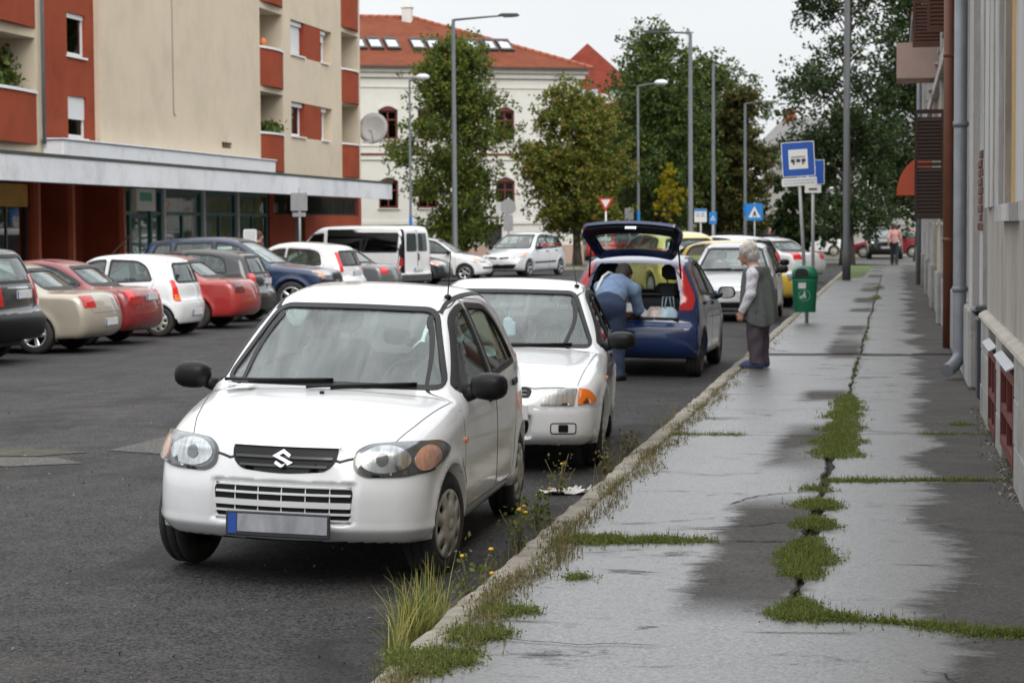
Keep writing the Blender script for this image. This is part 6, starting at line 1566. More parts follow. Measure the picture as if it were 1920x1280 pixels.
g = MB(); g.box((XR+.12, 19.2, 0), (XR+8, 19.44, 6.5)); g.box((XR, -2, 6.5), (XR+8, 19.45, 6.8)); g.box((XR-.35, -2, 6.8), (XR+8.4, 19.7, 7.0)); g.build('wall', GR1, h1, world=True)
# plinth of stone blocks in three courses, broken by the two cellar windows
CW = [(13.95, 15.65, .24, .84), (16.5, 17.72, .17, .82)]
crs = [(.12, .40), (.405, .70), (.705, .985)]
for k, (z0_, z1_) in enumerate(crs):
    y = -2+.4*k; i = 0
    while y < 19.4:
        L_ = 1.0+.25*math.sin(i*2.1+k); a, b = y, min(y+L_-.008, 19.42); segs = [(a, b)]
        for (c0, c1, w0, w1) in CW:
            if z1_ > w0+.05 and z0_ < w1:
                ns = []
                for s0, s1 in segs:
                    if s1 <= c0 or s0 >= c1: ns.append((s0, s1))
                    else:
                        if c0-s0 > .06: ns.append((s0, c0-.002))
                        if s1-c1 > .06: ns.append((c1+.002, s1))
                segs = ns
        for s0, s1 in segs: g = MB(); q = rnd.uniform(-.004, .004); g.cbox((XR-.055+q, s0, z0_), (XR+.1, s1, z1_), .008); g.build('plinth_block', BLOCK, h1, world=True)
        y += L_; i += 1
g = MB(); pts = [(XR-.075, 0), (XR+.1, 0), (XR+.1, .06), (XR-.02, .055), (XR-.07, .025)]
vs = [(x, y, .99+z) for y in (-2, 19.43) for x, z in pts]; n = len(pts); g.add(vs, [(i, (i+1) % n, n+(i+1) % n, n+i) for i in range(n)]+[tuple(range(n)), tuple(range(n, 2*n))[::-1]]); g.build('plinth_coping', M('pale coping', (.42, .39, .34), rough=.95, var=.25, scale=2.5, bump=.5), h1, world=True)
for (a, b, c, e_) in CW:
    w_ = window(h1, lambda u, v, dd: (XR-.06+dd, u, v), a, b, c, e_, .0, fm=DARKRED, muntins=(.52,), transoms=(.45,), fw=.07)
    g = MB(); g.add([(XR-.05, a-.04, e_+.055), (XR-.05, b+.04, e_+.055), (XR-.105, b+.03, e_+.025), (XR-.105, a-.03, e_+.025), (XR-.05, a-.04, e_+.067), (XR-.05, b+.04, e_+.067), (XR-.11, b+.03, e_+.033), (XR-.11, a-.03, e_+.033)], [(0, 1, 2, 3), (4, 7, 6, 5), (0, 4, 5, 1), (3, 2, 6, 7), (0, 3, 7, 4), (1, 5, 6, 2)]); g.build('metal_hood', M('new sheet metal', (.38, .40, .42), rough=.3, metal=.6, var=.1), w_, world=True)
# second house: peeled render, brick showing, grey and brown downpipes
h2 = thing('old_house', 'second old house with peeling render between the grey and the brown downpipe', 'house', (4, 25, .12))
g = MB(); g.box((XR+.05, 22.2, .0), (XR+8, 29.9, 6.6)); g.build('wall', PEEL, h2, world=True)
g = MB(); g.box((XR+.35, 19.46, .0), (XR+8, 22.19, 6.4)); g.build('wall', GR1, h2, world=True)
g = MB(); g.box((XR+.0, 20.4, .12), (XR+.349, 21.2, 6.4)); g.build('pilaster', PALE1, h2, world=True)
g = MB(); g.box((XR-.03, 22.3, .12), (XR+.049, 23.4, 6.6)); g.box((XR+.0, 25.2, 1.05), (XR+.049, 29.8, 6.6)); g.build('pilaster', PALE1, h2, world=True)
bp = MB(); rr = random.Random(4)
for r_ in range(9):
    for c_ in range(4):
        if rr.random() < .12: continue
        y = 20.42+c_*.2+.08*(r_ % 2); g = MB(); g.cbox((XR-.014-rr.uniform(0, .01), y, 1.75+r_*.085), (XR+.02, y+.185, 1.82+r_*.085), .006); g.build('brick', M('old brick', (.15, .075, .055), rough=.95, var=.4, scale=4, bump=.5), h2, world=True)
g = MB(); g.box((XR-.3, 19.46, 6.6), (XR+8, 30, 6.8)); g.build('eaves', M('eaves board', (.2, .17, .14), rough=.9), h2, world=True)
g = MB(); g.cbox((XR-.07, 22.25, .12), (XR+.1, 29.9, .95), .03); g.build('plinth', BLOCK, h2, world=True)
def downpipe(label, path, r, m, collars):
    b0 = Vector(path[-1]); o = thing('downpipe', label, 'pipe', (b0.x, b0.y, .12)); g = MB(); g.tube(path, r, 14); g.build('pipe', m, o, world=True)
    for (x, y, z) in collars: g = MB(); g.tube([(x, y, z-.03), (x, y, z+.03)], r*1.14, 14); g.box((x, y-.015, z-.015), (XR+.1, y+.015, z+.015)); g.build('collar', m, o, world=True)
    return o
downpipe('grey zinc downpipe with an elbow spilling onto the pavement', [(.69, 23.9, 6.6), (.69, 23.9, .42), (.68, 23.88, .34), (.63, 23.78, .27), (.55, 23.62, .22)], .073, ZINC, [(.69, 23.9, 2.9), (.69, 23.9, 1.1), (.69, 23.9, 5.0)])
downpipe('straight brown painted downpipe beyond the grey one', [(.70, 29.7, 6.6), (.70, 29.7, .13)], .07, BROWNP, [(.70, 29.7, 1.6), (.70, 29.7, 4.1)])
wb = thing('waste_bin', 'dark wheelie bin standing in the gap beside the nearest house', 'bin', (.95, 20.0, .12))
g = MB(); T = Matrix.Identity(4); g.cbox((-.22, -.26, .08), (.24, .26, .86), .04); g.build('body', M('dark bin plastic', (.012, .016, .022), rough=.4), wb); g = MB(); g.cbox((-.27, -.29, .862), (.26, .29, .94), .035); g.tube([(.27, -.2, .9), (.27, .2, .9)], .018, 8); g.build('lid', MATS['dark bin plastic'], wb)
for s_ in (-.22, .22): g = MB(); g.lathe([(.001, -.03), (.09, -.03), (.09, .03), (.001, .03)], 16, Matrix.Translation((.2, s_, .09)) @ Matrix.Rotation(R(90), 4, 'X')); g.build('wheel', BLACK, wb)
# further houses of the row
rowd = [(30, 44, 'third old house, pale with brown louvred shutters standing open', OLDY, 6.9), (44.05, 60, 'fourth old house with a pink balcony and an orange awning', M('grey house render', (.36, .35, .33), rough=.95, var=.2, scale=.8, dirt=('#6a645a', .6, 1)), 8.4), (60.05, 78, 'last house of the row beside the pavement, grey with a light downpipe', M('pale house render', (.42, .41, .40), rough=.95, var=.15, scale=.8), 7.4)]
for k, (a, b, lab, m, hh) in enumerate(rowd):
    o = thing('old_house', lab, 'house', (4, (a+b)/2, .12)); hl = []
    n = 4
    for i in range(n): c = a+(b-a)*(i+.5)/n; hl += [(c-.55, c+.55, 1.85, 3.7), (c-.55, c+.55, 4.9, 6.3)]
    wall_with_holes(a, b, .9, hh, hl, .3, m, 'wall', o, PR)
    for h_ in hl: window(o, PR, *h_, .12, muntins=(.5,), transoms=(.7,), sill=.08, sill_m=PALE1, fm=M('brown frame', (.08, .035, .02)))
    y = a+.02
    while y < b-.2:
        g = MB(); L_ = min(1.15+.3*math.sin(y*3), b-y-.02)
        for z0_, z1_ in ((.12, .50), (.508, .895)): g2_ = MB(); g2_.cbox((XR-.05+rnd.uniform(-.004, .004), y, z0_), (XR+.1, y+L_-.01, z1_), .01); g2_.build('plinth_block', BLOCK, o, world=True)
        y += L_
    for c in (a+.5, (a+b)/2, b-.5):
        g = MB(); g.cbox((XR-.12, c-.35, .12), (XR+.1, c+.35, 1.02), .02); g.build('pier_foot', BLOCK, o, world=True); g = MB(); g.box((XR-.07, c-.3, 1.022), (XR-.001, c+.3, hh)); g.build('pilaster', PALE1, o, world=True)
    g = MB(); g.box((XR-.4, a, hh), (XR+8, b, hh+.25)); g.box((XR-.12, a, 4.25), (XR-.001, b, 4.42)); g.build('cornice', PALE1, o, world=True)
    g = MB(); g.box((XR+.3, b-.3, 0), (XR+8, b-.01, hh)); g.build('wall', m, o, world=True)
    g = MB(); g.add([(XR-.45, a, hh+.25), (XR-.45, b, hh+.25), (XR+4, b, hh+2.6), (XR+4, a, hh+2.6), (XR+8.4, b, hh+.25), (XR+8.4, a, hh+.25)], [(0, 3, 2, 1), (3, 5, 4, 2), (0, 5, 3), (1, 2, 4)]); g.build('roof', TILE2, o, world=True)
    if k == 0: H3 = o
    if k == 1: H4 = o
    if k == 2: H5 = o
def shutter(parent, y, x0, x1, z0, z1, m):
    g = MB(); t = .04
    for a, b, c, e_ in ((x0, x0+.05, z0, z1), (x1-.05, x1, z0, z1), (x0+.05, x1-.05, z0, z0+.07), (x0+.05, x1-.05, z1-.07, z1), (x0+.05, x1-.05, (z0+z1)/2-.03, (z0+z1)/2+.03)): g.box((a, y-t/2, c), (b, y+t/2, e_))
    o = g.build('shutter', m, parent, world=True); z = z0+.10
    while z < z1-.12:
        if abs(z-(z0+z1)/2) > .07: s_ = MB(); T = Matrix.Translation(((x0+x1)/2, y, z)) @ Matrix.Rotation(R(58), 4, 'X'); s_.box((-(x1-x0)/2+.05, -.040, -.004), ((x1-x0)/2-.05, .040, .004), 0, T); s_.build('slat', m, o, world=True)
        z += .06
shutter(H3, 36.4, .30, .79, 1.9, 3.72, SHUT); shutter(H3, 37.6, .27, .79, 4.85, 6.4, SHUT2); shutter(H3, 33.0, .45, .79, 4.7, 6.3, SHUT2)
g = MB(); g.box((.0, 42.0, 4.62), (.79, 43.6, 4.72)); g.box((.0, 42, 4.72), (.06, 43.6, 5.3)); g.box((.06, 42, 4.72), (.79, 42.06, 5.3)); g.box((.06, 43.54, 4.72), (.79, 43.6, 5.3)); g.build('balcony', M('pink render', (.42, .30, .27), rough=.9, var=.1), H3, world=True)
g = MB(); n = 10; pr = [(.79-.78*math.sin(math.pi/2*i/n)**.9, 3.30-.88*(i/n)**1.7) for i in range(n+1)]
vs = [(x, y, z) for y in (45.5, 48.0) for x, z in pr]; g.add(vs, [(i, i+1, n+2+i, n+1+i) for i in range(n)], 0, True); g.add([(x, 45.5, z) for x, z in pr]+[(.79, 45.5, 2.42)], [tuple(range(n+2))]); g.add([(x, 48.0, z) for x, z in pr]+[(.79, 48., 2.42)], [tuple(range(n+2))[::-1]])
g.build('awning', M('orange red awning', (.52, .09, .04), rough=.7, var=.12, scale=3), H4, world=True)
downpipe('light grey downpipe on the last house near the end of the pavement', [(.62, 60.3, 7.4), (.62, 60.3, .14)], .07, ZINC, [(.62, 60.3, 3.)])
# ------------------------------------------------------------------ street lamps, signs, bin
POLE = M('grey painted pole', (.095, .108, .118), rough=.55, metal=.2, var=.15, scale=3, dirt=('#6a6862', .4, 2)); POLED = M('dark pole', (.065, .068, .07), rough=.6, var=.2, scale=3)
GALV = M('galvanised', None) if 'galvanised' in MATS else None
SBLUE = M('sign blue', (.012, .075, .36), rough=.4, var=.06); SLB = M('light sign blue', (.015, .19, .55), rough=.4, var=.06); SWHITE = M('sign white', (.68, .68, .66), rough=.45, var=.05); SBLACK = M('sign black', (.015, .015, .016), rough=.5)
SRED = M('sign red', (.5, .03, .025), rough=.4); SBACK = M('sign back', (.34, .35, .36), rough=.5, metal=.3, var=.15, scale=4)
def lamp(label, x, y, hgt, arm, r0, r1, m=POLE, globe=False, group='street lamps', z=0., band=None, rise=.12):
    o = thing('street_lamp', label, 'street lamp', (x, y, z), 0, group)
    g = MB(); g.tube([(0, 0, -.05), (0, 0, .9), (0, 0, .92), (0, 0, hgt)], [r0*1.25, r0*1.25, r0, r1], 14); g.build('pole', m, o)
    if arm:
        s = 1 if arm > 0 else -1; L_ = abs(arm)
        g = MB(); g.tube([(0, 0, hgt-.05), (s*.04, 0, hgt-.02), (s*L_*.6, 0, hgt+rise*.6), (s*L_, 0, hgt+rise)], [.05, .045, .035, .03], 8); g.build('arm', m, o)
        if globe:
            g = MB(); g.ball((s*(L_), 0, hgt+rise), (.30, .17, .13), 16, 8); h = g.build('lamp_head', M('pale lamp head', (.62, .64, .66), rough=.35), o); g = MB(); g.ball((s*L_, 0, hgt+rise-.06), (.22, .13, .11), 12, 6); g.build('lamp_glass', CLEAR, h)
        else:
            T = Matrix.Translation((s*L_, 0, hgt+rise)); g = MB(); pr = [(-.35*s, -.03), (.32*s, -.05), (.38*s, .0), (.30*s, .06), (-.25*s, .07), (-.38*s, .03)]
            pts = [(a, -.09, b) for a, b in pr]+[(a, .09, b) for a, b in pr]; n = 6; fs = [(i, (i+1) % n, n+(i+1) % n, n+i) for i in range(n)]+[tuple(range(n)), tuple(range(n, 2*n))[::-1]]
            if s > 0: fs = [f[::-1] for f in fs]
            g.add([tuple(T @ Vector(p)) for p in pts], fs); h = g.build('lamp_head', M('dark lamp head', (.05, .055, .06), rough=.5), o)
            g = MB(); g.cbox((s*L_-.22, -.07, hgt+rise-.075), (s*L_+.26, .07, hgt+rise-.042), .02); g.build('lamp_glass', CLEAR, h)
    if band: g = MB(); g.tube([(0, 0, band-.25), (0, 0, band+.25)], r0*1.12, 14, caps=False); g.build('blue_band', SLB, o)
    return o
lamp('tall grey lamp with its long arm pointing right over the white cars', -15.77, 76, 9.3, 2.05, .10, .06, rise=.1)
lamp('shorter lamp with a pale rounded head beside the apartment block corner', -19.7, 86, 7.85, .55, .06, .04, globe=True, band=2.05)
lamp('thick tall lamp with its arm pointing left, in the middle of the view', -8.05, 85, 9.45, -1.5, .105, .07, rise=.06)
lamp('lamp with a pale rounded head and blue band, behind the raised tailgate', -10.98, 92, 7.85, 1.0, .07, .045, globe=True, band=2.2)
lamp('bare grey pole without an arm, above the small crossing sign', -8.4, 100, 9.35, 0, .10, .06)
lamp('far lamp with a pale head beside the large crossing sign', -7.27, 105, 7.75, 1.1, .085, .055, globe=True, band=2.6)
lamp('thick dark pole standing on the right pavement, running out of the picture', -1.49, 66.2, 12.5, 0, .105, .08, m=POLED, z=.12, group='street lamps')

def sign_post(name, label, cat, x, y, z, hgt, r=.03, tilt=0., group=None, m=None, rz=0.):
    o = thing(name, label, cat, (x, y, z), rz, group, ry=tilt); g = MB(); g.tube([(0, 0, -.1), (0, 0, hgt)], r, 12); g.build('post', m or SBACK, o); return o
def plate(o, name, poly, m, zc, off=-.045, th=.006, back=True):
    """flat plate facing the camera side (-y of the post)"""
    g = MB(); T = Matrix.Translation((0, off, zc)) @ Matrix.Rotation(R(90), 4, 'X'); g.prism(poly, 0, th, T); return g.build(name, m, o)
def rect(w_, h_, r=.03): return rounded([(-w_/2, -h_/2), (w_/2, -h_/2), (w_/2, h_/2), (-w_/2, h_/2)], r)
def decal(par, name, poly, m, zc, lvl, base=-.051): # flat print a hair proud of its plate
    g = MB(); T = Matrix.Translation((0, base-.0012*lvl, zc)) @ Matrix.Rotation(R(90), 4, 'X'); g.prism(poly, 0, .001, T); return g.build(name, m, par)
def sh_(poly, dx, dz): return [(a+dx, b+dz) for a, b in poly]
# bus stop sign, leaning
bs = sign_post('bus_stop_sign', 'leaning blue bus stop sign with a white square, white name plate under it', 'sign', -1.72, 42.2, .12, 3.3, .034, R(-3.2))
pl = plate(bs, 'sign_plate', rect(.64, .68, .02), SWHITE, 2.98)
decal(pl, 'blue_field', rect(.61, .65, .015), SBLUE, 2.98, 1); decal(pl, 'white_square', rect(.37, .38, .005), SWHITE, 2.98, 2)
body = rounded([(-.15, -.06), (.15, -.06), (.15, .045), (-.15, .045)], .025); decal(pl, 'bus_body', sh_(body, 0, .005), M('pictogram grey', (.5, .5, .5), rough=.5), 2.97, 3)
for dx in (-.105, 0, .105): decal(pl, 'bus_window', sh_(rect(.072, .062, .012), dx, -.02), SBLACK, 2.97, 4)
decal(pl, 'bus_roof', sh_(rect(.27, .014, .004), 0, .052), SBLACK, 2.975, 4)
for dx in (-.09, .09): decal(pl, 'bus_wheel', ellipse(dx, -.075, .022, .022, 12), SBLACK, 2.97, 4)
n2 = plate(bs, 'name_plate', rect(.68, .16, .01), SWHITE, 2.54)
rr = random.Random(3)
for row, zz in ((0, .025), (1, -.03)):
    xx = -.30
    while xx < .28: L_ = rr.uniform(.03, .08); decal(n2, 'print', sh_(rect(L_, .03, .003), xx+L_/2, zz), M('faded print', (.40, .42, .46), rough=.6), 2.54, 1); xx += L_+.014
# parking sign
ps = sign_post('parking_sign', 'blue parking sign with a small white plate, half hidden by the bus stop sign', 'sign', -1.66, 43.8, .12, 3.05, .034)
pl = plate(ps, 'sign_plate', rect(.46, .50, .02), SWHITE, 2.76); decal(pl, 'blue_field', rect(.435, .475, .015), SBLUE, 2.76, 1)
text_mesh('letter_p', 'P', .42, SWHITE, pl, Matrix.Translation((-.05, -.0545, 2.77)) @ Matrix.Rotation(R(90), 4, 'X'))
n2 = plate(ps, 'extra_plate', rect(.33, .16, .01), SWHITE, 2.42); decal(n2, 'print', rect(.17, .045, .01), M('brown print', (.10, .07, .06), rough=.6), 2.415, 1)
# litter bin
BG = M('green bin plastic', (.004, .15, .075), rough=.35, var=.08, scale=4, dirt=('#35503f', .35, 5))
bn = thing('litter_bin', 'green rounded litter bin on a post at the pavement edge', 'bin', (-1.55, 37.2, .12), R(8))
g = MB(); g.tube([(.05, .16, -.05), (.05, .16, .95)], .032, 10); g.build('post', SBACK, bn)
def binloft(secs, n=26):
    vs = []; fs = []
    for (z, rx, ry) in secs:
        for j in range(n):
            q = 2*math.pi*j/n; c, s_ = math.cos(q), math.sin(q); vs.append((math.copysign(abs(c)**.55, c)*rx, math.copysign(abs(s_)**.55, s_)*ry, z))
    for i in range(len(secs)-1):
        for j in range(n): fs.append((i*n+j, i*n+(j+1) % n, (i+1)*n+(j+1) % n, (i+1)*n+j))
    fs += [tuple(range(n))[::-1], tuple((len(secs)-1)*n+j for j in range(n))]; return vs, fs
g = MB(); v, f = binloft([(.19, .175, .13), (.20, .185, .14), (.72, .215, .155), (.74, .225, .162), (.76, .225, .162)]); g.add(v, f, 0, True); bd = g.build('body', BG, bn)
g = MB(); v, f = binloft([(.762, .228, .165), (.86, .222, .16), (.93, .195, .145), (.975, .14, .11), (.99, .07, .06)]); g.add(v, f, 0, True); hd = g.build('hood', BG, bn)
g = MB(); T = Matrix.Translation((-.07, -.168, .86)) @ Matrix.Rotation(R(90), 4, 'X'); g.prism(rounded([(-.12, -.06), (.12, -.06), (.11, .05), (.05, .085), (-.05, .085), (-.11, .05)], .03), 0, .012, T); g.build('mouth', DARKIN, hd)
g = MB(); T = Matrix.Translation((-.06, -.158, .65)) @ Matrix.Rotation(R(90-5), 4, 'X'); g.prism(rect(.13, .10, .004), 0, .003, T); g.build('sticker', M('worn sticker', (.5, .48, .46), rough=.5, var=.3, scale=40), bd)
g = MB(); T = Matrix.Translation((-.02, -.155, .48)) @ Matrix.Rotation(R(90-4), 4, 'X'); W_ = M('pale print', (.42, .55, .50), rough=.5)
o_ = ellipse(0, 0, .10, .10, 30); i_ = ellipse(0, 0, .092, .092, 30)
for k in range(0, 30, 2): g.prism([o_[k], o_[(k+1) % 30], i_[(k+1) % 30], i_[k]], .001, .003, T)
g.prism(ellipse(.005, .055, .016, .016, 12), .001, .003, T); g.prism([(-.03, -.05), (-.012, -.05), (-.004, -.005), (.012, -.05), (.03, -.05), (.014, .035), (-.02, .03), (-.045, -.01), (-.035, -.018), (-.018, .004)], .001, .003, T); g.prism([(-.07, -.05), (-.045, -.05), (-.04, -.005), (-.075, -.005)], .001, .003, T)
g.build('tidyman_print', W_, bd)
# crossing signs
def crossing(label, x, y, z0, w_, h_, post_h, z=0., m=SLB):
    o = sign_post('crossing_sign', label, 'sign', x, y, z, post_h, .03, group='pedestrian crossing signs'); zc = z0+h_/2
    pl = plate(o, 'sign_plate', rect(w_, h_, .02), m, zc); s_ = min(w_, h_)
    decal(pl, 'white_triangle', [(-.36*s_, -.32*s_), (.36*s_, -.32*s_), (0, .34*s_)], SWHITE, zc, 1)
    decal(pl, 'walker_head', ellipse(.01*s_, .05*s_, .035*s_, .035*s_, 10), SBLACK, zc, 2); decal(pl, 'walker', [(-.13*s_, -.29*s_), (-.07*s_, -.29*s_), (0, -.16*s_), (.09*s_, -.29*s_), (.14*s_, -.29*s_), (.06*s_, -.08*s_), (.11*s_, -.10*s_), (.11*s_, -.07*s_), (.03*s_, .015*s_), (-.03*s_, .015*s_), (-.10*s_, -.09*s_), (-.07*s_, -.11*s_), (-.04*s_, -.07*s_)], SBLACK, zc, 2)
    return o
crossing('larger square blue pedestrian crossing sign above the white cars', -5.45, 84, 2.0, .66, .66, 2.7)
crossing('smaller upright blue pedestrian crossing sign next to the white panel', -7.58, 90, 1.88, .32, .50, 2.4)
tp = sign_post('timetable_panel', 'white information panel with a blue top edge beside the thick lamp', 'sign', -7.2, 80, 0, 2.4, .035)
pl = plate(tp, 'panel', rect(.46, .50, .02), SWHITE, 2.19); decal(pl, 'blue_header', sh_(rect(.45, .09, .005), 0, .20), SLB, 2.19, 1)
for i in range(6): decal(pl, 'print', sh_(rect(.10+.04*(i % 3), .035, .004), (-.10, .09)[i % 2], .09-.06*(i//2)), M('blue grey print', (.3, .38, .5), rough=.5), 2.19, 1)
ys_ = sign_post('yield_sign', 'red and white triangular give way sign behind the blue car', 'sign', -11.45, 85, 0, 2.6, .03, m=SWHITE)
tri = lambda k: rounded([(-.36*k, .22*k+.0), (.36*k, .22*k), (0, -.40*k)], .05*k)
pl = plate(ys_, 'sign_plate', tri(.86), SRED, 2.74); decal(pl, 'white_field', tri(.53), SWHITE, 2.757, 1)
rb = sign_post('traffic_sign', 'grey backs of a round and a rectangular sign on one post, before the pale building', 'sign', -15.6, 86, 0, 3.0, .04, group='signs seen from behind')
plate(rb, 'round_plate', ellipse(0, 0, .32, .32, 24), SBACK, 2.62, -.055); plate(rb, 'lower_plate', rect(.40, .62, .02), SBACK, 1.95, -.05); plate(rb, 'white_plate', sh_(rect(.26, .55, .02), -.38, 0), M('weathered white', (.5, .5, .49), rough=.6), 2.55, -.052)
r2 = sign_post('traffic_sign', 'square grey back of a sign against the dark trees', 'sign', -12.36, 100, 0, 2.7, .03, group='signs seen from behind'); plate(r2, 'plate', rect(.42, .55, .02), M('dull sign back', (.22, .22, .23), rough=.6), 2.38)
r3 = sign_post('traffic_sign', 'grey back of a square sign before the barred shop windows', 'sign', -17.05, 60, .12, 2.85, .035, group='signs seen from behind'); plate(r3, 'plate', rect(.50, .52, .02), SBACK, 2.45); plate(r3, 'lower_plate', rect(.40, .12, .01), SBACK, 2.08)
r4 = sign_post('sign_board', 'small white board on a post behind the parked cars, by the teal shop front', 'sign', -15.6, 50.5, 0, 1.75, .03); plate(r4, 'board', rect(.34, .38, .05), SWHITE, 1.60); decal(r4, 'board_edge', rect(.27, .30, .03), M('pale grey board', (.55, .56, .57), rough=.5), 1.60, 1)
# ------------------------------------------------------------------ all the other cars
DKGREY = paint('anthracite car paint', (.022, .026, .027), metal=.2, dirty=.4); BEIGEC = paint('champagne car paint', (.40, .36, .29), metal=.25, rough=.3, dirty=.3)
DKRED = paint('dark red car paint', (.20, .012, .016), rough=.25); REDC = paint('red car paint', (.33, .022, .02), rough=.3); BLACKC = paint('black car paint', (.008, .009, .01)); BLUEC = paint('blue car paint', (.007, .025, .075), metal=.2)
GREYC = paint('grey car paint', (.15, .155, .165), metal=.45, rough=.3); SILVERC = paint('silver car paint', (.50, .51, .51), metal=.5, rough=.3); YELLOWC = paint('yellow car paint', (.60, .42, .05), rough=.28); YELLOWL = paint('light yellow car paint', (.62, .52, .12), rough=.3); BRED = paint('bright red car paint', (.50, .015, .012), rough=.28)
GPL = 'cars parked across the left side'; 
def zc(x, y): return road_z(x, y) if x < -3.8 else 0.
def place(name, label, sp, pm, x, y, rz, group, **kw):
    s = dict(sp); s.update(kw.pop('over', {})); L = s['L']
    kw.setdefault('h', .035 if y < 57 else .045)
    s.setdefault('lamps', kw.pop('lamps', [])); s['numbers'] = kw.pop('numbers', [])
    return make_car(name, label, 'car', s, pm, (x, y, zc(x, y)), R(rz), group, **kw)[0]
rear_ = lambda L, X: X-L/2
TL_SUV = [lamps_rear(.56, .80, .82, 1.25, .03), lamps_front(.42, .84, .74, .92)]
place('parked_car', 'anthracite off-roader cut by the left picture edge, rear to the road', SP_SUV, DKGREY, -12.2-2.2, 28.5, 0, GPL, lamps=TL_SUV, bumper_mat=BLACK, rims='spoke6', numbers=[(4.585, .98, True, '')], over=dict(plates=[('chrome_strip', rounded([(-.35, 1.06), (.35, 1.06), (.35, 1.085), (-.35, 1.085)], .008), 'B', CHROME, .008, .01)]))
TL_SED = [lamps_rear(.46, .74, .70, .88, .01), lamps_front(.40, .80, .60, .74)]
place('parked_car', 'champagne saloon with a battered rear bumper, between the anthracite and the dark red car', SP_SEDAN, BEIGEC, -11.95-2.19, 31.4, 0, GPL, lamps=TL_SED, rims='spoke5', numbers=[(4.375, .47, True, '')])
place('parked_car', 'dark red saloon between the champagne saloon and the white hatchback', SP_SEDAN, DKRED, -12.1-2.19, 33.75, -1, GPL, lamps=[lamps_rear(.36, .74, .66, .90, .0, M('dark red lens', (.25, .01, .01), rough=.12, coat=.8), [('bright_lamp', rounded([(.56, .76), (.72, .76), (.71, .88), (.56, .88)], .02), REDBRIGHT, .014)]), TL_SED[1]], rims='spoke6', numbers=[(4.36, .78, True, '')])
place('parked_car', 'white hatchback with tall rear lamps in the left row, beside two red cars', SP_ALTO, WHITE, -12.25-1.7475, 36.45, -1, GPL, rims='cap8', h=.03, lamps=[('tail_light', rounded([(.575, .62), (.69, .62), (.66, .99), (.60, 1.0)], .03), 'B', REDBRIGHT, dict(subs=[('indicator', rounded([(.60, .64), (.68, .64), (.67, .74), (.60, .74)], .015), ORANGE, .013)])), lamps_front(.36, .7, .57, .70)], numbers=[(3.495, .42, True, '')])
place('parked_car', 'red saloon in the left row, right of the white hatchback', SP_SEDAN, REDC, -12.05-2.19, 39.25, 0, GPL, lamps=[lamps_rear(.44, .74, .68, .90, .01, M('smoked red lens', (.10, .012, .012), rough=.12, coat=.8)), TL_SED[1]], rims='steel')
TL_H = [lamps_rear(.52, .72, .74, .98, .02, REDBRIGHT), lamps_front(.40, .79, .62, .76)]
place('parked_car', 'black hatchback squeezed between the red saloon and the blue off-roader', SP_HATCH, BLACKC, -12.6-1.92, 42.1, 0, GPL, lamps=TL_H, rims='spoke5', numbers=[(3.79, .82, True, '')])
place('parked_car', 'blue off-roader standing nose to the road in the left row', SP_SUV, BLUEC, -12.25-2.33, 46.3, 180, GPL, lamps=TL_SUV, rims='spoke5', bumper_mat=None, over=dict(plates=[('grille', rounded([(-.30, .74), (.30, .74), (.28, .90), (-.28, .90)], .04), 'F', BLACK, .005, .01), ('air_intake', rounded([(-.6, .46), (.6, .46), (.55, .58), (-.55, .58)], .04), 'F', BLACK, .005, .01)]))
place('parked_car', 'white small car whose bonnet shows over the blue off-roader', SP_HATCH, WHITE, -13.1-1.92, 48.9, 180, GPL, lamps=TL_H)
place('parked_car', 'white tall hatchback with upright red lamps before the white van', SP_HATCH, WHITE, -12.9-1.92, 51.0, -8, GPL, over=dict(H=1.55, prof=[(x, z*1.05) for x, z in SP_HATCH['prof']], belt=.96), lamps=[lamps_rear(.60, .72, .82, 1.30, .08, REDBRIGHT), TL_H[1]], rearglass=GLASSD, numbers=[(3.79, .80, True, '')])
place('parked_car', 'grey saloon with bright red lamps before the rear of the white van', SP_SEDAN, GREYC, -12.9-2.19, 54.9, -6, GPL, lamps=[lamps_rear(.44, .75, .70, .86, .02, REDBRIGHT), TL_SED[1]], rims='spoke5')
van = place('parked_van', 'white passenger van with a dark window band and black rear corner', SP_VAN, WHITE, -16.2, 62.5, -17, GPL, glass=GLASSD, bumper_mat=M('grey bumper plastic', (.06, .062, .066), rough=.6), rims='cap12', lamps=[lamps_front(.5, .88, .70, .92), ('tail_light', rounded([(.80, .75), (.93, .75), (.90, 1.0), (.80, 1.0)], .02), 'B', REDLENS, {})],
    over=dict(plates=[('corner_panel', rounded([(-.95, .55), (-.72, .55), (-.68, 1.84), (-.86, 1.84)], .04), 'B', BLACK, .006, .01), ('rear_pane', rounded([(-.62, 1.18), (-.05, 1.18), (-.05, 1.72), (-.58, 1.72)], .06), 'B', GLASSD, .006, .008), ('rear_pane', rounded([(.05, 1.18), (.62, 1.18), (.58, 1.72), (.05, 1.72)], .06), 'B', GLASSD, .006, .008), ('door_gap', [(-.012, .58), (.012, .58), (.012, 1.85), (-.012, 1.85)], 'B', RUBBER, .004, .006), ('door_handle', rounded([(.04, .92), (.09, .92), (.09, 1.12), (.04, 1.12)], .01), 'B', BLACK, .02, .02)], rear_seat=True), numbers=[(4.775, .66, True, '')])
van['category'] = 'van'
place('parked_car', 'dark grey small car just behind the white van, mostly hidden', SP_HATCH, DKGREY, -14.1-1.92, 67.4, 180, GPL, lamps=TL_H)
place('parked_car', 'white hatchback standing nose to the road beneath the tall lamp', SP_HATCH, WHITE, -13.55-1.92, 71.4, 180, GPL, lamps=TL_H, rims='spoke5', over=dict(plates=[('bumper_strip', rounded([(-.72, .43), (.72, .43), (.72, .49), (-.72, .49)], .02), 'F', BLACK, .008, .012)]))
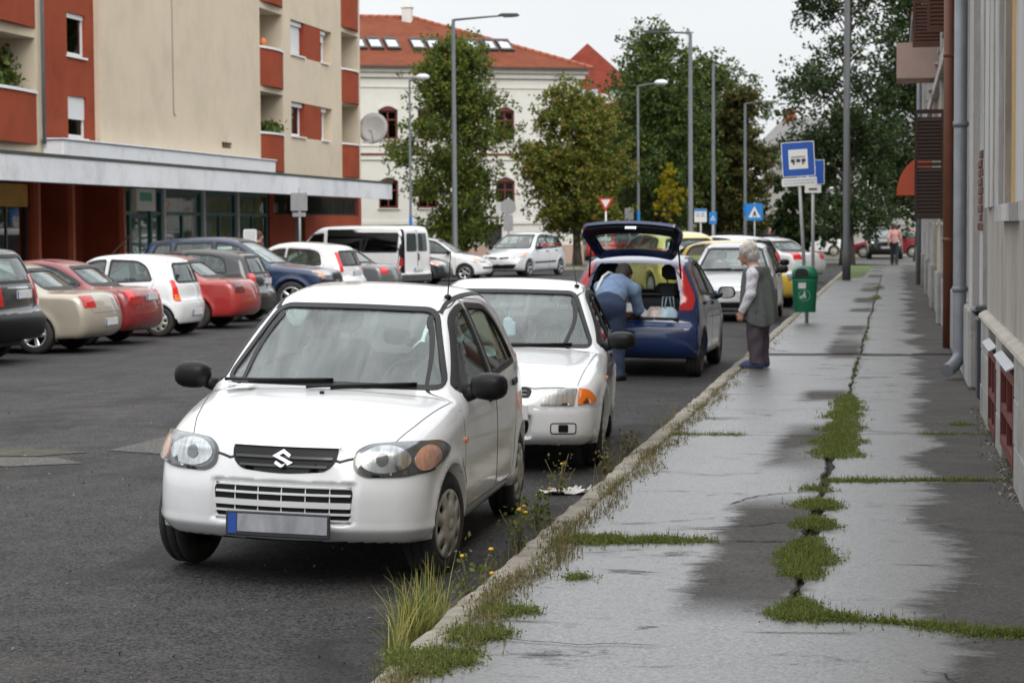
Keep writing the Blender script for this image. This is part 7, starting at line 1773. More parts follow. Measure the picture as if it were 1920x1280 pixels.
sc_ = place('car', 'silver white people carrier seen from its front left in the middle distance', SP_MPV, paint('silver white car paint', (.62, .64, .66), metal=.2), -13.6, 77.9, 74, None, rims='spoke5', lamps=[lamps_front(.46, .86, .66, .84, drop=.05), lamps_rear(.62, .86, .85, 1.2, .02)], over=dict(plates=[('air_intake', rounded([(-.62, .30), (.62, .30), (.72, .46), (-.72, .46)], .06), 'F', BLACK, .006, .01), ('grille', rounded([(.06, .64), (.40, .66), (.42, .72), (.06, .70)], .02), 'F', BLACK, .006, .01), ('grille', rounded([(-.06, .64), (-.40, .66), (-.42, .72), (-.06, .70)], .02), 'F', BLACK, .006, .01), ('rubbing_strip', rounded([(1.3, .48), (3.1, .50), (3.1, .56), (1.3, .54)], .02), 'LR', BLACK, .008, .012)]), numbers=[(.0, .50, False, '')])
GPR = 'cars parked along the right kerb'
place('parked_car', 'silver hatchback facing us beyond the blue car, white plate on its nose', SP_HATCH, SILVERC, -3.03, 41.3, 90, GPR, lamps=[lamps_front(.42, .78, .60, .76, drop=.05), TL_H[0]], numbers=[(.0, .56, False, 'HCB-731')], over=dict(plates=[('air_intake', rounded([(-.5, .30), (.5, .30), (.52, .40), (-.52, .40)], .03), 'F', BLACK, .005, .01), ('grille', rounded([(-.24, .69), (.24, .69), (.22, .73), (-.22, .73)], .015), 'F', CHROME, .005, .01)], wipers=[(.62, .965, .02, .985), (.12, .96, -.5, .98)]), rims='cap12')
place('parked_car', 'yellow hatchback angled towards the kerb, between the woman and the green bin', SP_HATCH, YELLOWC, -3.55, 48.3, 118, GPR, lamps=[lamps_front(.42, .78, .60, .76, drop=.05), TL_H[0]], rims='cap12')
place('car', 'pale yellow tall car seen through the open tailgate of the blue car', SP_MPV, YELLOWL, -5.75, 53.2, -62, None, lamps=[lamps_rear(.62, .86, .85, 1.2, .02)], rims='cap12')
place('parked_car', 'white saloon angled at the kerb beyond the yellow hatchback, red tail lamp showing', SP_SEDAN, WHITE, -4.25, 68.2, -38, GPR, lamps=[lamps_rear(.44, .74, .72, .92, .02, REDBRIGHT), TL_SED[1]], rims='cap12')
place('parked_car', 'white car partly hidden behind the silver hatchback', SP_HATCH, WHITE, -5.0, 61.5, -40, GPR, lamps=TL_H)
GF = 'cars at the far crossing'
place('car', 'bright red hatchback seen from behind, left of the raised tailgate', SP_HATCH, BRED, -15.55, 113.2, -80, GF, lamps=TL_H, numbers=[(3.8, .66, True, '')])
place('car', 'dark red car standing side-on, seen through the raised tailgate', SP_HATCH, DKRED, -14.2, 117.2, 183, GF, lamps=TL_H)
place('car', 'black car with bright headlamps facing us at the end of the pavement', SP_SUV, BLACKC, -.62, 115.2, 92, GF, lamps=[('headlight', ellipse(.68, .80, .12, .12, 16), 'F', M('bright headlamp glass', (.85, .85, .82), rough=.1, metal=.5), {})], numbers=[(.0, .62, False, '')], over=dict(H=1.6))
place('car', 'dark red car standing side-on behind the black car', SP_MPV, DKRED, -.55, 119.7, 2, GF, lamps=TL_H)
place('car', 'white van crossing far behind the bus stop sign', SP_VAN, WHITE, -5.2, 125.0+.0, 190, GF, glass=GLASSD)['category'] = 'van'
# ------------------------------------------------------------------ people (figure x forward, y to its left, z up)
SKIN = M('skin', (.42, .22, .15), rough=.55, var=.08, scale=15)
def cone(P, a, b, ra, rb, sq=None):
    a = np.array(a, float); b = np.array(b, float); q = P-a; ab = b-a
    if sq is not None: s_ = np.array(sq); q = q*s_; ab = ab*s_
    t = np.clip((q@ab)/max(ab@ab, 1e-9), 0, 1); return np.linalg.norm(q-t[:, None]*ab, axis=1)-(ra+(rb-ra)*t)
def ell(P, c, r):
    q = (P-np.array(c))/np.array(r); k = np.linalg.norm(q, axis=1); return (k-1)*min(r)*1.0
def U(k, *ds):
    r = ds[0]
    for d_ in ds[1:]: r = smin(r, d_, k)
    return r
def rotp(P, c, ax, ang):
    """turn points about an axis through c (for a tilted head)"""
    M3 = np.array(Matrix.Rotation(-ang, 3, ax)); return (P-np.array(c))@M3.T+np.array(c)
def head_field(P, c, s=1., turn=0., nod=0.):
    q = (rotp(rotp(P, c, 'Z', turn), c, 'Y', nod)-np.array(c))/s
    d_ = U(.03, ell(q, (0, 0, .02), (.098, .077, .105)), ell(q, (.035, 0, -.045), (.062, .055, .075)))
    d_ = U(.012, d_, cone(q, (.093, 0, .012), (.118, 0, -.022), .010, .017), ell(q, (.094, 0, -.060), (.014, .026, .010)), ell(q, (.085, 0, -.098), (.022, .026, .018)))
    d_ = U(.008, d_, ell(q, (-.008, .078, -.005), (.020, .012, .034)), ell(q, (-.008, -.078, -.005), (.020, .012, .034)))
    for sg in (1, -1): d_ = smax(d_, -ell(q, (.098, sg*.033, .018), (.014, .019, .012)), .008); d_ = np.minimum(d_, ell(q, (.078, sg*.033, .016), (.013, .013, .012)))
    return d_*s
def hand_field(P, w_, dirv, palm, s=1., curl=.5):
    """palm and five bent fingers, thumb from the side of the palm; dirv runs from wrist to knuckles, palm = palm normal"""
    w_ = np.array(w_, float); f = np.array(dirv, float); f /= np.linalg.norm(f); n = np.array(palm, float); n -= f*(n@f); n /= np.linalg.norm(n); t = np.cross(n, f)
    kn = w_+f*.085*s
    d_ = cone(P, w_, kn, .024*s, .024*s); d_ = U(.012, d_, cone(P, w_+t*.018*s+f*.02*s, kn+t*.026*s, .016*s, .014*s), cone(P, w_-t*.018*s+f*.02*s, kn-t*.026*s, .016*s, .014*s))
    for i, L_ in enumerate((.070, .080, .076, .060)):
        b = kn+t*(.030-.020*i)*s; c1 = math.cos(curl); s1 = math.sin(curl); d1 = f*c1+n*s1; d2 = f*math.cos(curl*2.2)+n*math.sin(curl*2.2)
        m = b+d1*L_*.5*s; e_ = m+d2*L_*.5*s; d_ = U(.004, d_, cone(P, b, m, .0095*s, .0088*s), cone(P, m, e_, .0088*s, .0075*s))
    tb = w_+t*.022*s+f*.022*s; tm = tb+(t*.7+f*.6+n*.25)*.038*s; te = tm+(t*.15+f*.85+n*.4)*.034*s
    return U(.006, d_, cone(P, tb, tm, .013*s, .011*s), cone(P, tm, te, .011*s, .009*s))
def sdf_obj(name, f, lo, hi, h, m, parent, color=None):
    P, F, N = surface_net(f, lo, hi, h); return mesh_obj(name, np_mesh(name, P, F, m, N), parent)

def figure(J, s=1., fat=1., nod=0., turn=0.):
    """one continuous body from named joints"""
    def body(P):
        d_ = head_field(P, J['head'], J.get('hs', 1.), turn, nod)
        d_ = U(.02, d_, cone(P, J['neck'], tuple(np.array(J['head'])+np.array([-.01, 0, -.05])), .058, .052))
        d_ = U(.05, d_, cone(P, J['chest'], J['neck'], .12*fat, .06), cone(P, J['belly'], J['chest'], .13*fat, .135*fat), cone(P, J['hip'], J['belly'], .14*fat, .13*fat))
        for k in 'LR':
            d_ = U(.035, d_, cone(P, J['chest_'+k], J['sho_'+k], .07, .055)); d_ = U(.02, d_, cone(P, J['sho_'+k], J['elb_'+k], .052, .040), cone(P, J['elb_'+k], J['wri_'+k], .040, .027))
            d_ = U(.012, d_, hand_field(P, J['wri_'+k], J['hd_'+k], J['pn_'+k], .95, J.get('curl', .5)))
            d_ = U(.04, d_, cone(P, J['hp_'+k], J['kne_'+k], .092*fat, .060)); d_ = U(.025, d_, cone(P, J['kne_'+k], J['ank_'+k], .058, .040), cone(P, J['ank_'+k], tuple(np.array(J['toe_'+k])), .042, .030))
        return d_
    return body
# ---- the old woman
WJ = dict(head=(.135, 0, 1.345), hs=.98, neck=(.055, 0, 1.20), chest=(.03, 0, 1.06), belly=(.035, 0, .86), hip=(.0, 0, .74), chest_L=(.03, .10, 1.12), chest_R=(.03, -.10, 1.12), sho_L=(.02, .185, 1.125), sho_R=(.02, -.185, 1.125),
    elb_L=(.035, .235, .88), elb_R=(.0, -.225, .87), wri_L=(.145, .225, .67), wri_R=(.12, -.20, .66), hd_L=(.25, .0, -1), hd_R=(.25, 0, -1), pn_L=(.1, -1, 0), pn_R=(.1, 1, 0),
    hp_L=(.0, .085, .68), hp_R=(.0, -.085, .68), kne_L=(.02, .085, .38), kne_R=(.0, -.08, .38), ank_L=(-.01, .085, .07), ank_R=(-.03, -.08, .07), toe_L=(.15, .10, .035), toe_R=(.13, -.095, .035), curl=.7)
wm = thing('person', 'grey-haired woman in a grey waistcoat and patterned blouse watching from the kerb', 'person', (-1.60, 25.42, .12), R(168))
wb_ = figure(WJ, fat=1.12, nod=.20); lo, hi = (-.35, -.42, -.02), (.42, .42, 1.52)
sdf_obj('body', wb_, lo, hi, .011, SKIN, wm)
def hair(P):
    c = WJ['head']; q = rotp(P, c, 'Y', .2)-np.array(c); w_ = .0035*np.sin(q[:, 0]*47+q[:, 2]*71+2*np.sin(q[:, 1]*33))+.003*np.sin(q[:, 1]*83-q[:, 2]*39+2*np.sin(q[:, 0]*41))+.003*np.sin(q[:, 0]*97+q[:, 1]*61)
    d_ = U(.02, ell(q, (-.022, 0, .045), (.118, .105, .105)), ell(q, (-.055, 0, -.03), (.085, .092, .085)))-w_
    return smax(d_, -(ell(q, (.10, 0, -.055), (.085, .085, .125))), .012)
sdf_obj('hair', hair, (-.1, -.2, 1.15), (.35, .2, 1.56), .009, M('grey hair', (.42, .39, .36), rough=.75, var=.35, scale=28, stretch=(1, 1, 3), bump=.5, bscale=80), wm)
def blouse(P):
    d_ = U(.04, cone(P, WJ['chest'], WJ['neck'], .138, .072), cone(P, WJ['belly'], WJ['chest'], .15, .15))
    for k in 'LR': d_ = U(.03, d_, cone(P, WJ['chest_'+k], WJ['sho_'+k], .085, .074), ); d_ = U(.025, d_, cone(P, WJ['sho_'+k], WJ['elb_'+k], .072, .060), cone(P, WJ['elb_'+k], tuple(np.array(WJ['wri_'+k])*.93+np.array(WJ['elb_'+k])*.07), .060, .044))
    d_ = d_+.004*np.sin(P[:, 2]*55+P[:, 0]*20)*np.sin(P[:, 1]*30)
    return smax(d_, P[:, 2]-1.225, .01)
BL = M('patterned blouse', (.66, .65, .68), rough=.85, var=.1, dirt=('#55506e', 1., 55))
sdf_obj('blouse', blouse, lo, hi, .012, BL, wm)
def vest(P):
    x, y, z = P[:, 0], P[:, 1], P[:, 2]; t = np.clip((1.2-z)/.64, 0, 1)
    cx = .03-.035*t; rx = .150+.065*t+.03*np.sin(np.pi*np.clip(t, 0, 1)); ry = .165+.065*t
    fold = .010*t*np.sin(np.arctan2(y, x-cx)*9+z*3)
    d_ = (np.hypot((x-cx)/rx, y/ry)-1)*.15-fold
    d_ = smin(d_, cone(P, (.01, -.14, 1.13), (.01, .14, 1.13), .10, .10), .05)
    d_ = smax(d_, z-1.205+.25*np.maximum(x-.05, 0), .02); d_ = smax(d_, .545+.05*np.sin(np.arctan2(y, x)*2+.6)-z, .008)
    for k in (1, -1): d_ = smax(d_, -cone(P, (.02, k*.20, 1.10), (.03, k*.30, .98), .085, .10), .012)
    return d_
sdf_obj('waistcoat', vest, (-.4, -.42, .40), (.42, .42, 1.3), .012, M('grey knitted wool', (.105, .115, .108), rough=.95, var=.25, scale=18, bump=.6, bscale=130), wm)
def trousers(P):
    d_ = U(.04, cone(P, (.0, 0, .60), WJ['hip'], .165, .17))
    for k in 'LR':
        a = np.array(WJ['ank_'+k]); d_ = U(.035, d_, cone(P, WJ['hp_'+k], WJ['kne_'+k], .125, .098), cone(P, WJ['kne_'+k], tuple(a+np.array([.01, 0, -.01])), .098, .085))
    d_ = d_+.005*np.sin(P[:, 2]*28+P[:, 0]*35); return smax(smax(d_, .055-P[:, 2], .008), P[:, 2]-.78, .01)
sdf_obj('trousers', trousers, lo, (.42, .42, .9), .012, M('plum grey trousers', (.075, .06, .072), rough=.9, var=.2, scale=6), wm)
for k in 'LR':
    a = WJ['ank_'+k]; t_ = WJ['toe_'+k]
    sdf_obj('shoe', lambda P, a=a, t_=t_: smax(U(.02, cone(P, (a[0]-.03, a[1], .05), (t_[0]-.03, t_[1], .04), .055, .05), cone(P, (t_[0]-.04, t_[1], .035), (t_[0]+.015, t_[1], .03), .045, .038)), .002-P[:, 2], .006), (-.2, -.3, -.03), (.3, .3, .2), .010, M('blue cloth shoe', (.045, .06, .14), rough=.8, var=.2), wm)
# ---- the man bending into the boot
MJ = dict(head=(.56, -.06, 1.20), neck=(.44, -.05, 1.14), chest=(.33, -.03, 1.06), belly=(.14, 0, .96), hip=(.0, 0, .87), chest_L=(.36, .08, 1.08), chest_R=(.36, -.14, 1.06), sho_L=(.37, .17, 1.05), sho_R=(.37, -.22, 1.03),
    elb_L=(.52, .20, .83), elb_R=(.50, -.25, .80), wri_L=(.68, .10, .76), wri_R=(.66, -.20, .75), hd_L=(1, -.1, -.25), hd_R=(1, .1, -.25), pn_L=(0, -.5, -1), pn_R=(0, .5, -1),
    hp_L=(.0, .095, .82), hp_R=(.0, -.095, .82), kne_L=(.04, .10, .47), kne_R=(.02, -.11, .46), ank_L=(-.02, .11, .08), ank_R=(-.05, -.12, .08), toe_L=(.16, .12, .035), toe_R=(.13, -.15, .035), curl=.6)
mn = thing('person', 'person in a denim shirt and jeans bending into the open boot', 'person', (-3.27, 24.42, road_z(-3.2, 24.4)), R(84))
lo, hi = (-.32, -.45, -.02), (.95, .45, 1.42)
sdf_obj('body', figure(MJ, fat=1.0, nod=.75), lo, hi, .012, SKIN, mn)
def mhair(P):
    c = MJ['head']; q = rotp(P, c, 'Y', .75)-np.array(c); w_ = .006*np.sin(q[:, 0]*50+q[:, 1]*40)*np.sin(q[:, 2]*50)
    return smax(U(.02, ell(q, (-.015, 0, .035), (.115, .098, .11)), ell(q, (-.05, 0, -.035), (.085, .085, .085)))-w_, -ell(q, (.11, 0, -.05), (.085, .085, .13)), .012)
sdf_obj('hair', mhair, (.35, -.3, .95), (.8, .2, 1.45), .010, M('dark brown hair', (.022, .013, .010), rough=.6, var=.4, scale=30, bump=.4, bscale=80), mn)
def shirt(P):
    d_ = U(.05, cone(P, MJ['chest'], MJ['neck'], .155, .075), cone(P, MJ['belly'], MJ['chest'], .16, .165), cone(P, (.05, 0, .90), MJ['belly'], .165, .16))
    for k in 'LR': d_ = U(.04, d_, cone(P, MJ['chest_'+k], MJ['sho_'+k], .10, .085)); d_ = U(.025, d_, cone(P, MJ['sho_'+k], MJ['elb_'+k], .08, .064), cone(P, MJ['elb_'+k], tuple(np.array(MJ['wri_'+k])*.85+np.array(MJ['elb_'+k])*.15), .062, .046))
    d_ = d_+.006*np.sin(P[:, 0]*26+P[:, 2]*30)*np.sin(P[:, 1]*22+P[:, 2]*8)
    ax = np.array([.45, 0, .28]); ax /= np.linalg.norm(ax); return smax(d_, -((P-np.array([.02, 0, .90]))@ax), .008)
sdf_obj('shirt', shirt, lo, hi, .012, M('pale denim', (.15, .22, .345), rough=.9, var=.25, scale=14, bump=.3, bscale=90, dirt=('#8ea3bb', .35, 7)), mn)
def jeans(P):
    d_ = U(.05, cone(P, (-.01, .06, .84), (-.01, -.06, .84), .15, .15), cone(P, MJ['hip'], (.08, 0, .92), .155, .15))
    for k in 'LR': d_ = U(.03, d_, cone(P, MJ['hp_'+k], MJ['kne_'+k], .122, .088), cone(P, MJ['kne_'+k], tuple(np.array(MJ['ank_'+k])+np.array([.01, 0, -.02])), .086, .085))
    d_ = d_+.004*np.sin(P[:, 2]*32+P[:, 0]*30); ax = np.array([.45, 0, .28]); ax /= np.linalg.norm(ax)
    return smax(smax(d_, .05-P[:, 2], .008), (P-np.array([.06, 0, .92]))@ax, .01)
sdf_obj('jeans', jeans, lo, hi, .012, M('dark denim', (.018, .03, .065), rough=.9, var=.3, scale=10, bump=.3, bscale=90, dirt=('#33486b', .5, 4)), mn)
for k in 'LR':
    a = MJ['ank_'+k]; t_ = MJ['toe_'+k]
    sdf_obj('shoe', lambda P, a=a, t_=t_: smax(U(.02, cone(P, (a[0]-.04, a[1], .05), (t_[0]-.03, t_[1], .045), .052, .05), cone(P, (t_[0]-.04, t_[1], .035), (t_[0]+.03, t_[1], .03), .048, .038)), .002-P[:, 2], .006), (-.2, -.3, -.03), (.3, .3, .2), .012, M('dark shoe', (.02, .018, .018), rough=.6), mn)
g = MB(); g.tube([(.10, .165, 1.02), (.16, .15, 1.09), (.26, .12, 1.19), (.36, .08, 1.235), (.44, .05, 1.22)], .016, 8); g.build('bag_strap', M('white strap', (.62, .62, .62), rough=.7), mn)
# ---- passers-by in the distance: one standing figure, dressed apart
def walker(label, loc, rz, top_m, leg_m, hair_m, stride=.12, h=.02, sc_=1.):
    s = stride; J = dict(head=(.02, 0, 1.61), neck=(.0, 0, 1.46), chest=(.0, 0, 1.28), belly=(.0, 0, 1.08), hip=(0, 0, .96), chest_L=(0, .1, 1.36), chest_R=(0, -.1, 1.36), sho_L=(0, .19, 1.40), sho_R=(0, -.19, 1.40),
        elb_L=(-.10*s/.12-.02, .25, 1.12), elb_R=(.06*s/.12, -.25, 1.12), wri_L=(-.06*s/.12, .25, .88), wri_R=(.15*s/.12, -.24, .90), hd_L=(.1, 0, -1), hd_R=(.25, 0, -1), pn_L=(0, -1, 0), pn_R=(0, 1, 0),
        hp_L=(0, .09, .90), hp_R=(0, -.09, .90), kne_L=(.10*s/.12, .09, .50), kne_R=(-.02, -.09, .50), ank_L=(.16*s/.12, .09, .08), ank_R=(-.18*s/.12, -.09, .10), toe_L=(.32*s/.12, .10, .035), toe_R=(-.02, -.10, .035))
    o = thing('person', label, 'person', loc, rz, 'passers-by in the distance'); lo, hi = (-.4, -.42, -.02), (.5, .42, 1.82)
    sdf_obj('body', figure(J), lo, hi, h*.8, SKIN, o)
    def hr(P): q = P-np.array(J['head']); return smax(U(.02, ell(q, (-.015, 0, .035), (.112, .095, .105)), ell(q, (-.05, 0, -.03), (.075, .082, .08))), -ell(q, (.11, 0, -.05), (.085, .085, .13)), .012)
    sdf_obj('hair', hr, (-.2, -.2, 1.4), (.25, .2, 1.85), .014, hair_m, o)
    def top(P):
        d_ = U(.05, cone(P, J['chest'], J['neck'], .145, .07), cone(P, J['belly'], J['chest'], .145, .15), cone(P, (0, 0, .94), J['belly'], .15, .145))
        for k in 'LR': d_ = U(.04, d_, cone(P, J['chest_'+k], J['sho_'+k], .085, .072)); d_ = U(.025, d_, cone(P, J['sho_'+k], J['elb_'+k], .07, .056), cone(P, J['elb_'+k], tuple(np.array(J['wri_'+k])*.9+np.array(J['elb_'+k])*.1), .055, .042))
        return smax(d_, .92-P[:, 2], .01)
    sdf_obj('shirt', top, lo, hi, h, top_m, o)
    def leg(P):
        d_ = cone(P, (0, -.04, .92), (0, .04, .92), .14, .14)
        for k in 'LR': d_ = U(.03, d_, cone(P, J['hp_'+k], J['kne_'+k], .112, .08), cone(P, J['kne_'+k], J['ank_'+k], .08, .07))
        return smax(smax(d_, .05-P[:, 2], .01), P[:, 2]-.97, .01)
    sdf_obj('trousers', leg, lo, hi, h, leg_m, o)
    for k in 'LR':
        a = J['ank_'+k]; t_ = J['toe_'+k]; sdf_obj('shoe', lambda P, a=a, t_=t_: smax(cone(P, (a[0]-.03, a[1], .05), (t_[0], t_[1], .04), .052, .042), .002-P[:, 2], .006), (-.45, -.3, -.03), (.5, .3, .2), .018, M('brown shoe', (.06, .035, .025), rough=.6), o)
    return o
walker('person in a pink shirt and dark trousers walking away at the end of the pavement', (-.06, 90.6, .12), R(90), M('pink shirt', (.46, .24, .22), rough=.9, var=.15), M('dark navy trousers', (.014, .018, .026), rough=.9), M('brown hair', (.06, .03, .02), rough=.7))
walker('person in dark clothes standing beyond the large crossing sign', (-5.15, 88.5, 0), R(-60), M('black jacket', (.012, .013, .016), rough=.9), M('grey trousers', (.05, .05, .055), rough=.9), M('brown hair', (.06, .03, .02)), .06)
walker('brown-haired person whose head shows over the cars by the teal shop front', (-15.75, 51.6, .0), R(40), M('brown jacket', (.08, .04, .03), rough=.9), MATS['grey trousers'], MATS['brown hair'], .06)
# ------------------------------------------------------------------ grass and weeds in the joints and along the kerb
def blades(name, B, length, width, rg, m, lean=.6, parent=None, bend=.5, label=None):
    """B: (n,3) root points; every blade is a three-segment tapering strip that bends over"""
    n = len(B); a = rg.uniform(0, 2*np.pi, n); ln = length*rg.uniform(.5, 1.25, n); le = np.abs(rg.normal(0, lean, n)); wd = width*rg.uniform(.7, 1.3, n)
    hx = np.stack([np.cos(a), np.sin(a), np.zeros(n)], 1); sd = np.stack([-np.sin(a), np.cos(a), np.zeros(n)], 1); K = 4; rows = []
    p = B.copy(); th = le*.4
    for k in range(K):
        f = k/(K-1); w_ = (wd*(1-f**1.5)*.5+.0004)[:, None]; rows += [p-sd*w_, p+sd*w_]
        th2 = th+bend*le*(k+1); p = p+(hx*np.sin(th2)[:, None]+np.array([0, 0, 1])*np.cos(th2)[:, None])*(ln/(K-1))[:, None]
    V = np.stack(rows, 1).reshape(-1, 3); i = np.arange(n)*(2*K); F = []
    for k in range(K-1): F.append(np.stack([i+2*k, i+2*k+1, i+2*k+3, i+2*k+2], 1))
    o = mesh_obj(name, np_mesh(name, V, np.concatenate(F), m, smooth=False), parent)
    if parent is None: tag(o, label, None, None, 'stuff')
    return o
G_GREEN = leaf_mat('knotgrass', ['#46552a', '#5a6a32', '#6d7d38', '#828c44', '#989355'], .45)
G_DRY = leaf_mat('dry grass', ['#4f5030', '#6a6540', '#857a52', '#9c8f68', '#5f6836'], .3)
G_TUFT = leaf_mat('tuft grass', ['#4a5a26', '#667434', '#848c48', '#a8a25c', '#c4b676'], .35)
rg = np.random.default_rng(5)
def blob(cx, cy, rx, ry, n, z=.118):
    q = rg.uniform(0, 2*np.pi, n); r = np.sqrt(rg.uniform(0, 1, n))*(1+.25*np.sin(3*q+cx*7)+.18*np.sin(7*q+cy*5)); return np.stack([cx+rx*r*np.cos(q), cy+ry*r*np.sin(q), np.full(n, z)], 1)
def mat_leaves(name, P, size, m, label, hgt=.035):
    P = P.copy(); c = rg.uniform(0, 1, len(P)); P[:, 2] += hgt*c*rg.uniform(.3, 1.1, len(P)); V, F = np_leaves(P, size, rg, -.2)
    return tag(mesh_obj(name, np_mesh(name, V, F, m, smooth=False)), label, None, None, 'stuff')
def seam(x0, y0, x1, y1, w_, n, jit=.25):
    t = rg.uniform(0, 1, n); k = .5+.5*np.sin(t*17+x0*9)*np.sin(t*7+y0); keep = rg.uniform(0, 1, n) < .25+.75*k; t = t[keep]; s = rg.normal(0, w_, len(t))
    dx, dy = x1-x0, y1-y0; L_ = math.hypot(dx, dy); return np.stack([x0+dx*t-dy/L_*s, y0+dy*t+dx/L_*s, np.full(len(t), .112)], 1)
P = [blob(-.43, 16.0, .17, .5, 1500), blob(-.44, 16.9, .19, .6, 1700), blob(-.43, 18.0, .16, .6, 1400), blob(-.45, 19.2, .15, .6, 1200), blob(-.46, 20.6, .12, .7, 1000), blob(-.40, 19.9, .12, .4, 500),
     blob(-.46, 12.95, .13, .22, 900), blob(-.45, 12.1, .11, .22, 800), blob(-.45, 11.0, .13, .45, 1800), blob(-.44, 10.45, .09, .25, 700), blob(-.42, 9.35, .10, .25, 1000), blob(-.30, 9.2, .16, .07, 600), blob(-.5, 13.7, .1, .12, 250),
     seam(-.45, 9.28, .15, 9.1, .025, 900), seam(.1, 9.08, .82, 8.84, .035, 2200), blob(.55, 8.93, .22, .05, 900), seam(-.46, 14.2, .8, 14.42, .022, 1500), seam(-.45, 14.2, .0, 14.28, .05, 700), seam(-1.78, 11.3, -.95, 11.4, .05, 1500), blob(-1.55, 11.32, .22, .13, 1300), blob(-1.25, 11.36, .12, .07, 500), seam(-1.78, 17.2, -1.2, 17.2, .04, 700), seam(.2, 17.45, .8, 17.52, .03, 600), blob(.55, 18.3, .12, .10, 150),
     seam(-.45, 21.2, -.45, 27.5, .015, 260), seam(-.45, 28.6, -.45, 40, .02, 160), blob(-.42, 32, .03, .7, 60), blob(-.45, 50, .12, 1.6, 500), blob(-.42, 58, .12, 1.5, 400), seam(.8, 14.5, .82, 18.5, .02, 300), blob(-1.68, 9.15, .12, .12, 500), blob(-1.70, 8.6, .13, .16, 700), blob(-1.78, 8.05, .16, .25, 1500), blob(-1.5, 10.1, .05, .06, 120)]
P = np.concatenate(P); P[:, :2] += rg.normal(size=(len(P), 2))*.018; far_ = rg.uniform(0, 1, len(P)) < .12; P[far_, :2] += rg.normal(size=(far_.sum(), 2))*np.array([.05, .09])
mat_leaves('joint_grass', np.concatenate([P]+[P+rg.normal(size=P.shape)*np.array([.014, .014, 0]) for _ in range(2)]), .0115, G_GREEN, 'low green weeds filling the pavement joints', .026)
blades('joint_blades', P[rg.uniform(0, 1, len(P)) < .8], .045, .003, rg, G_GREEN, .7, label='short grass blades in the pavement joints')
# dry verge between kerb and slabs
n = 10000; y = 6.5+np.abs(rg.normal(0, 1, n))**1.1*9; y = np.where(y > 45, rg.uniform(7, 30, n), y); dens = .5+.5*np.sin(y*2.1)*np.sin(y*.83+1); k = rg.uniform(0, 1, n) < .3+.7*dens; y = y[k]
x = -1.745+rg.normal(0, .055, len(y))+.05*np.sin(y*3.1); x = np.minimum(np.maximum(x, -1.90), -1.5); D = np.stack([x, y, np.full(len(y), .115)], 1)
mat_leaves('dry_weeds', D, .015, G_DRY, 'dry yellow brown weeds along the kerb', .03); blades('dry_grass', D, .06, .0035, rg, G_DRY, .8, label='dry grass along the kerb')
y = rg.uniform(8.2, 22, 1500); x = -1.985-np.abs(rg.normal(0, .05, len(y))); k = rg.uniform(0, 1, len(y)) < (.5+.5*np.sin(y*1.7+.4))**2; blades('gutter_grass', np.stack([x[k], y[k], np.full(k.sum(), .0)], 1), .14, .0035, rg, G_DRY, .55, label='thin dry grass growing in the gutter')
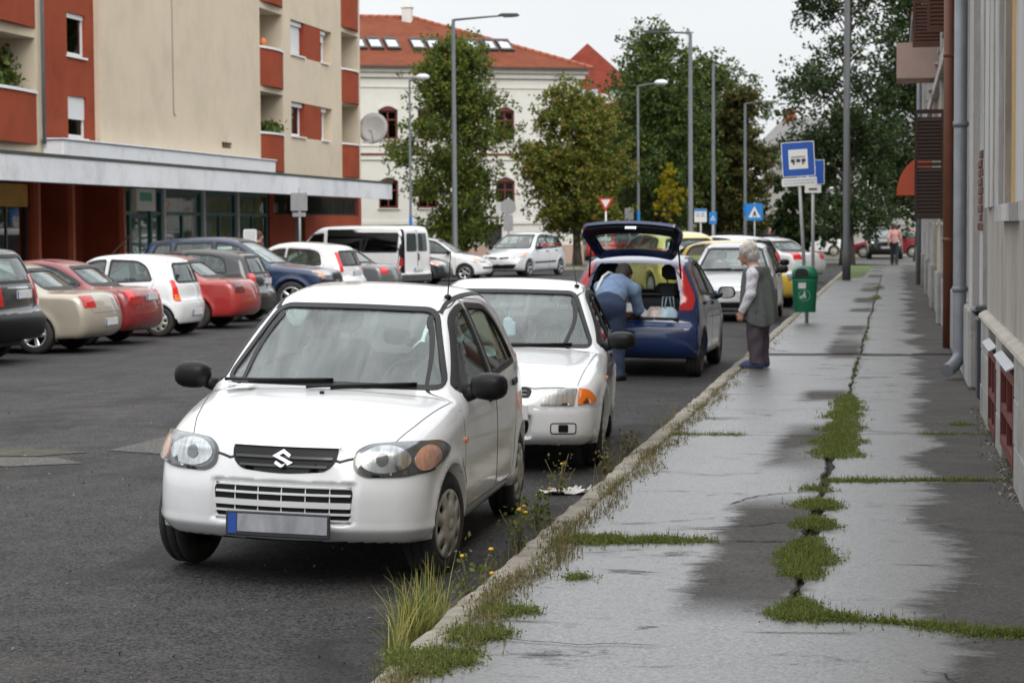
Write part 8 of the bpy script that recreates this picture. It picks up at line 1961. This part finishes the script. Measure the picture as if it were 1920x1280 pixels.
# the big tuft and smaller weeds at the kerb
tf = thing('grass_tuft', 'large tuft of long yellow green grass in the gutter before the kerb', 'grass tuft', (-2.07, 9.15, 0))
b1_ = blob(0, 0, .07, .45, 430, .0); blades('grass_blades', b1_, .27, .006, rg, G_TUFT, .62, tf, .42)
for k, (x, y, hh, lab) in enumerate([(-2.05, 11.55, .34, 'thin flowering weed with small yellow heads before the green kerb weeds'), (-2.12, 12.55, .26, 'yellow flowered weed by the rear wheel of the small white car'), (-2.0, 9.95, .30, 'yellow flower rising beside the big grass tuft'), (-2.22, 14.1, .30, 'tall dry weed stalk beside the white litter'), (-2.10, 15.4, .22, 'small dry weed in the gutter beyond the litter'), (-2.05, 16.6, .22, 'pale dry weed in the gutter before the second white car')]):
    o = thing('weed', lab, 'weed', (x, y, 0), 0, 'weeds growing in the gutter'); rr = random.Random(k); g = MB(); tips = []
    for i in range(7):
        a = rr.uniform(0, 6.28); t = rr.uniform(.03, .12); h_ = hh*rr.uniform(.5, 1); tip = (t*math.cos(a), t*math.sin(a), h_); tips.append(tip); g.tube([(0, 0, 0), (tip[0]*.4, tip[1]*.4, h_*.5), tip], [.0035, .0028, .002], 5)
    g.build('stems', M('weed stem', (.13, .13, .045), rough=.8, var=.3, scale=20), o)
    L_ = np.concatenate([rg.normal(size=(26, 3))*np.array([.03, .03, hh*.3])+np.array([t[0]*.5, t[1]*.5, hh*.4]) for t in tips[:4]]); L_ = L_[L_[:, 2] > .01]; V, F = np_leaves(L_, .028, rg); mesh_obj('leaves', np_mesh('leaves', V, F, G_GREEN if k < 3 else G_DRY, smooth=False), o)
    if k < 4:
        for t in tips[:3 if k != 3 else 1]: g = MB(); g.ball((t[0], t[1], t[2]+.006), (.014, .014, .008), 10, 5); g.build('flower', M('yellow flower', (.75, .42, .01), rough=.6), o)
# litter
lt = thing('litter', 'crumpled white paper lying in the gutter beside the second white car', 'litter', (-2.2, 14.2, .012), R(30)); rr = random.Random(9); g = MB(); n = 7
vs = [(.32*i/n-.16+rr.uniform(-.015, .015), .2*j/n-.1+rr.uniform(-.012, .012), abs(rr.gauss(0, .018))) for j in range(n+1) for i in range(n+1)]; g.add(vs, [(j*(n+1)+i, j*(n+1)+i+1, (j+1)*(n+1)+i+1, (j+1)*(n+1)+i) for j in range(n) for i in range(n)]); g.build('paper', M('dirty white paper', (.62, .61, .58), rough=.8, var=.15, scale=12), lt)
l2 = thing('litter', 'small scrap of paper just right of the crumpled sheet', 'litter', (-1.99, 14.35, .015), R(10)); g = MB(); g.add([(-.06, -.04, .0), (.07, -.03, .012), (.06, .05, .02), (-.05, .04, .004), (0, 0, .03)], [(0, 1, 4), (1, 2, 4), (2, 3, 4), (3, 0, 4)]); g.build('paper', MATS['dirty white paper'], l2)
# bits of gravel and leaves on the road and pavement
n = 900; x = rg.uniform(-9, -2.05, n); y = 6+rg.uniform(0, 1, n)**2*22; zz = np.array([road_z(a, b) for a, b in zip(x, y)])+.006; V, F = np_leaves(np.stack([x, y, zz], 1), .018, rg); tag(mesh_obj('road_grit', np_mesh('road_grit', V, F, leaf_mat('grit', ['#2c2a28', '#4c4843', '#8a867e', '#6b4a2a'], .0), smooth=False)), 'grit and leaf scraps scattered on the road', None, None, 'stuff')
n = 500; x = rg.normal(.74, .05, n); y = rg.uniform(13, 20, n); V, F = np_leaves(np.stack([np.minimum(x, .79), y, np.full(n, .126)], 1), .022, rg); tag(mesh_obj('plaster_crumbs', np_mesh('plaster_crumbs', V, F, leaf_mat('crumbs', ['#4b453c', '#7a7266', '#a39a8a'], .0), smooth=False)), 'plaster crumbs along the foot of the house', None, None, 'stuff')
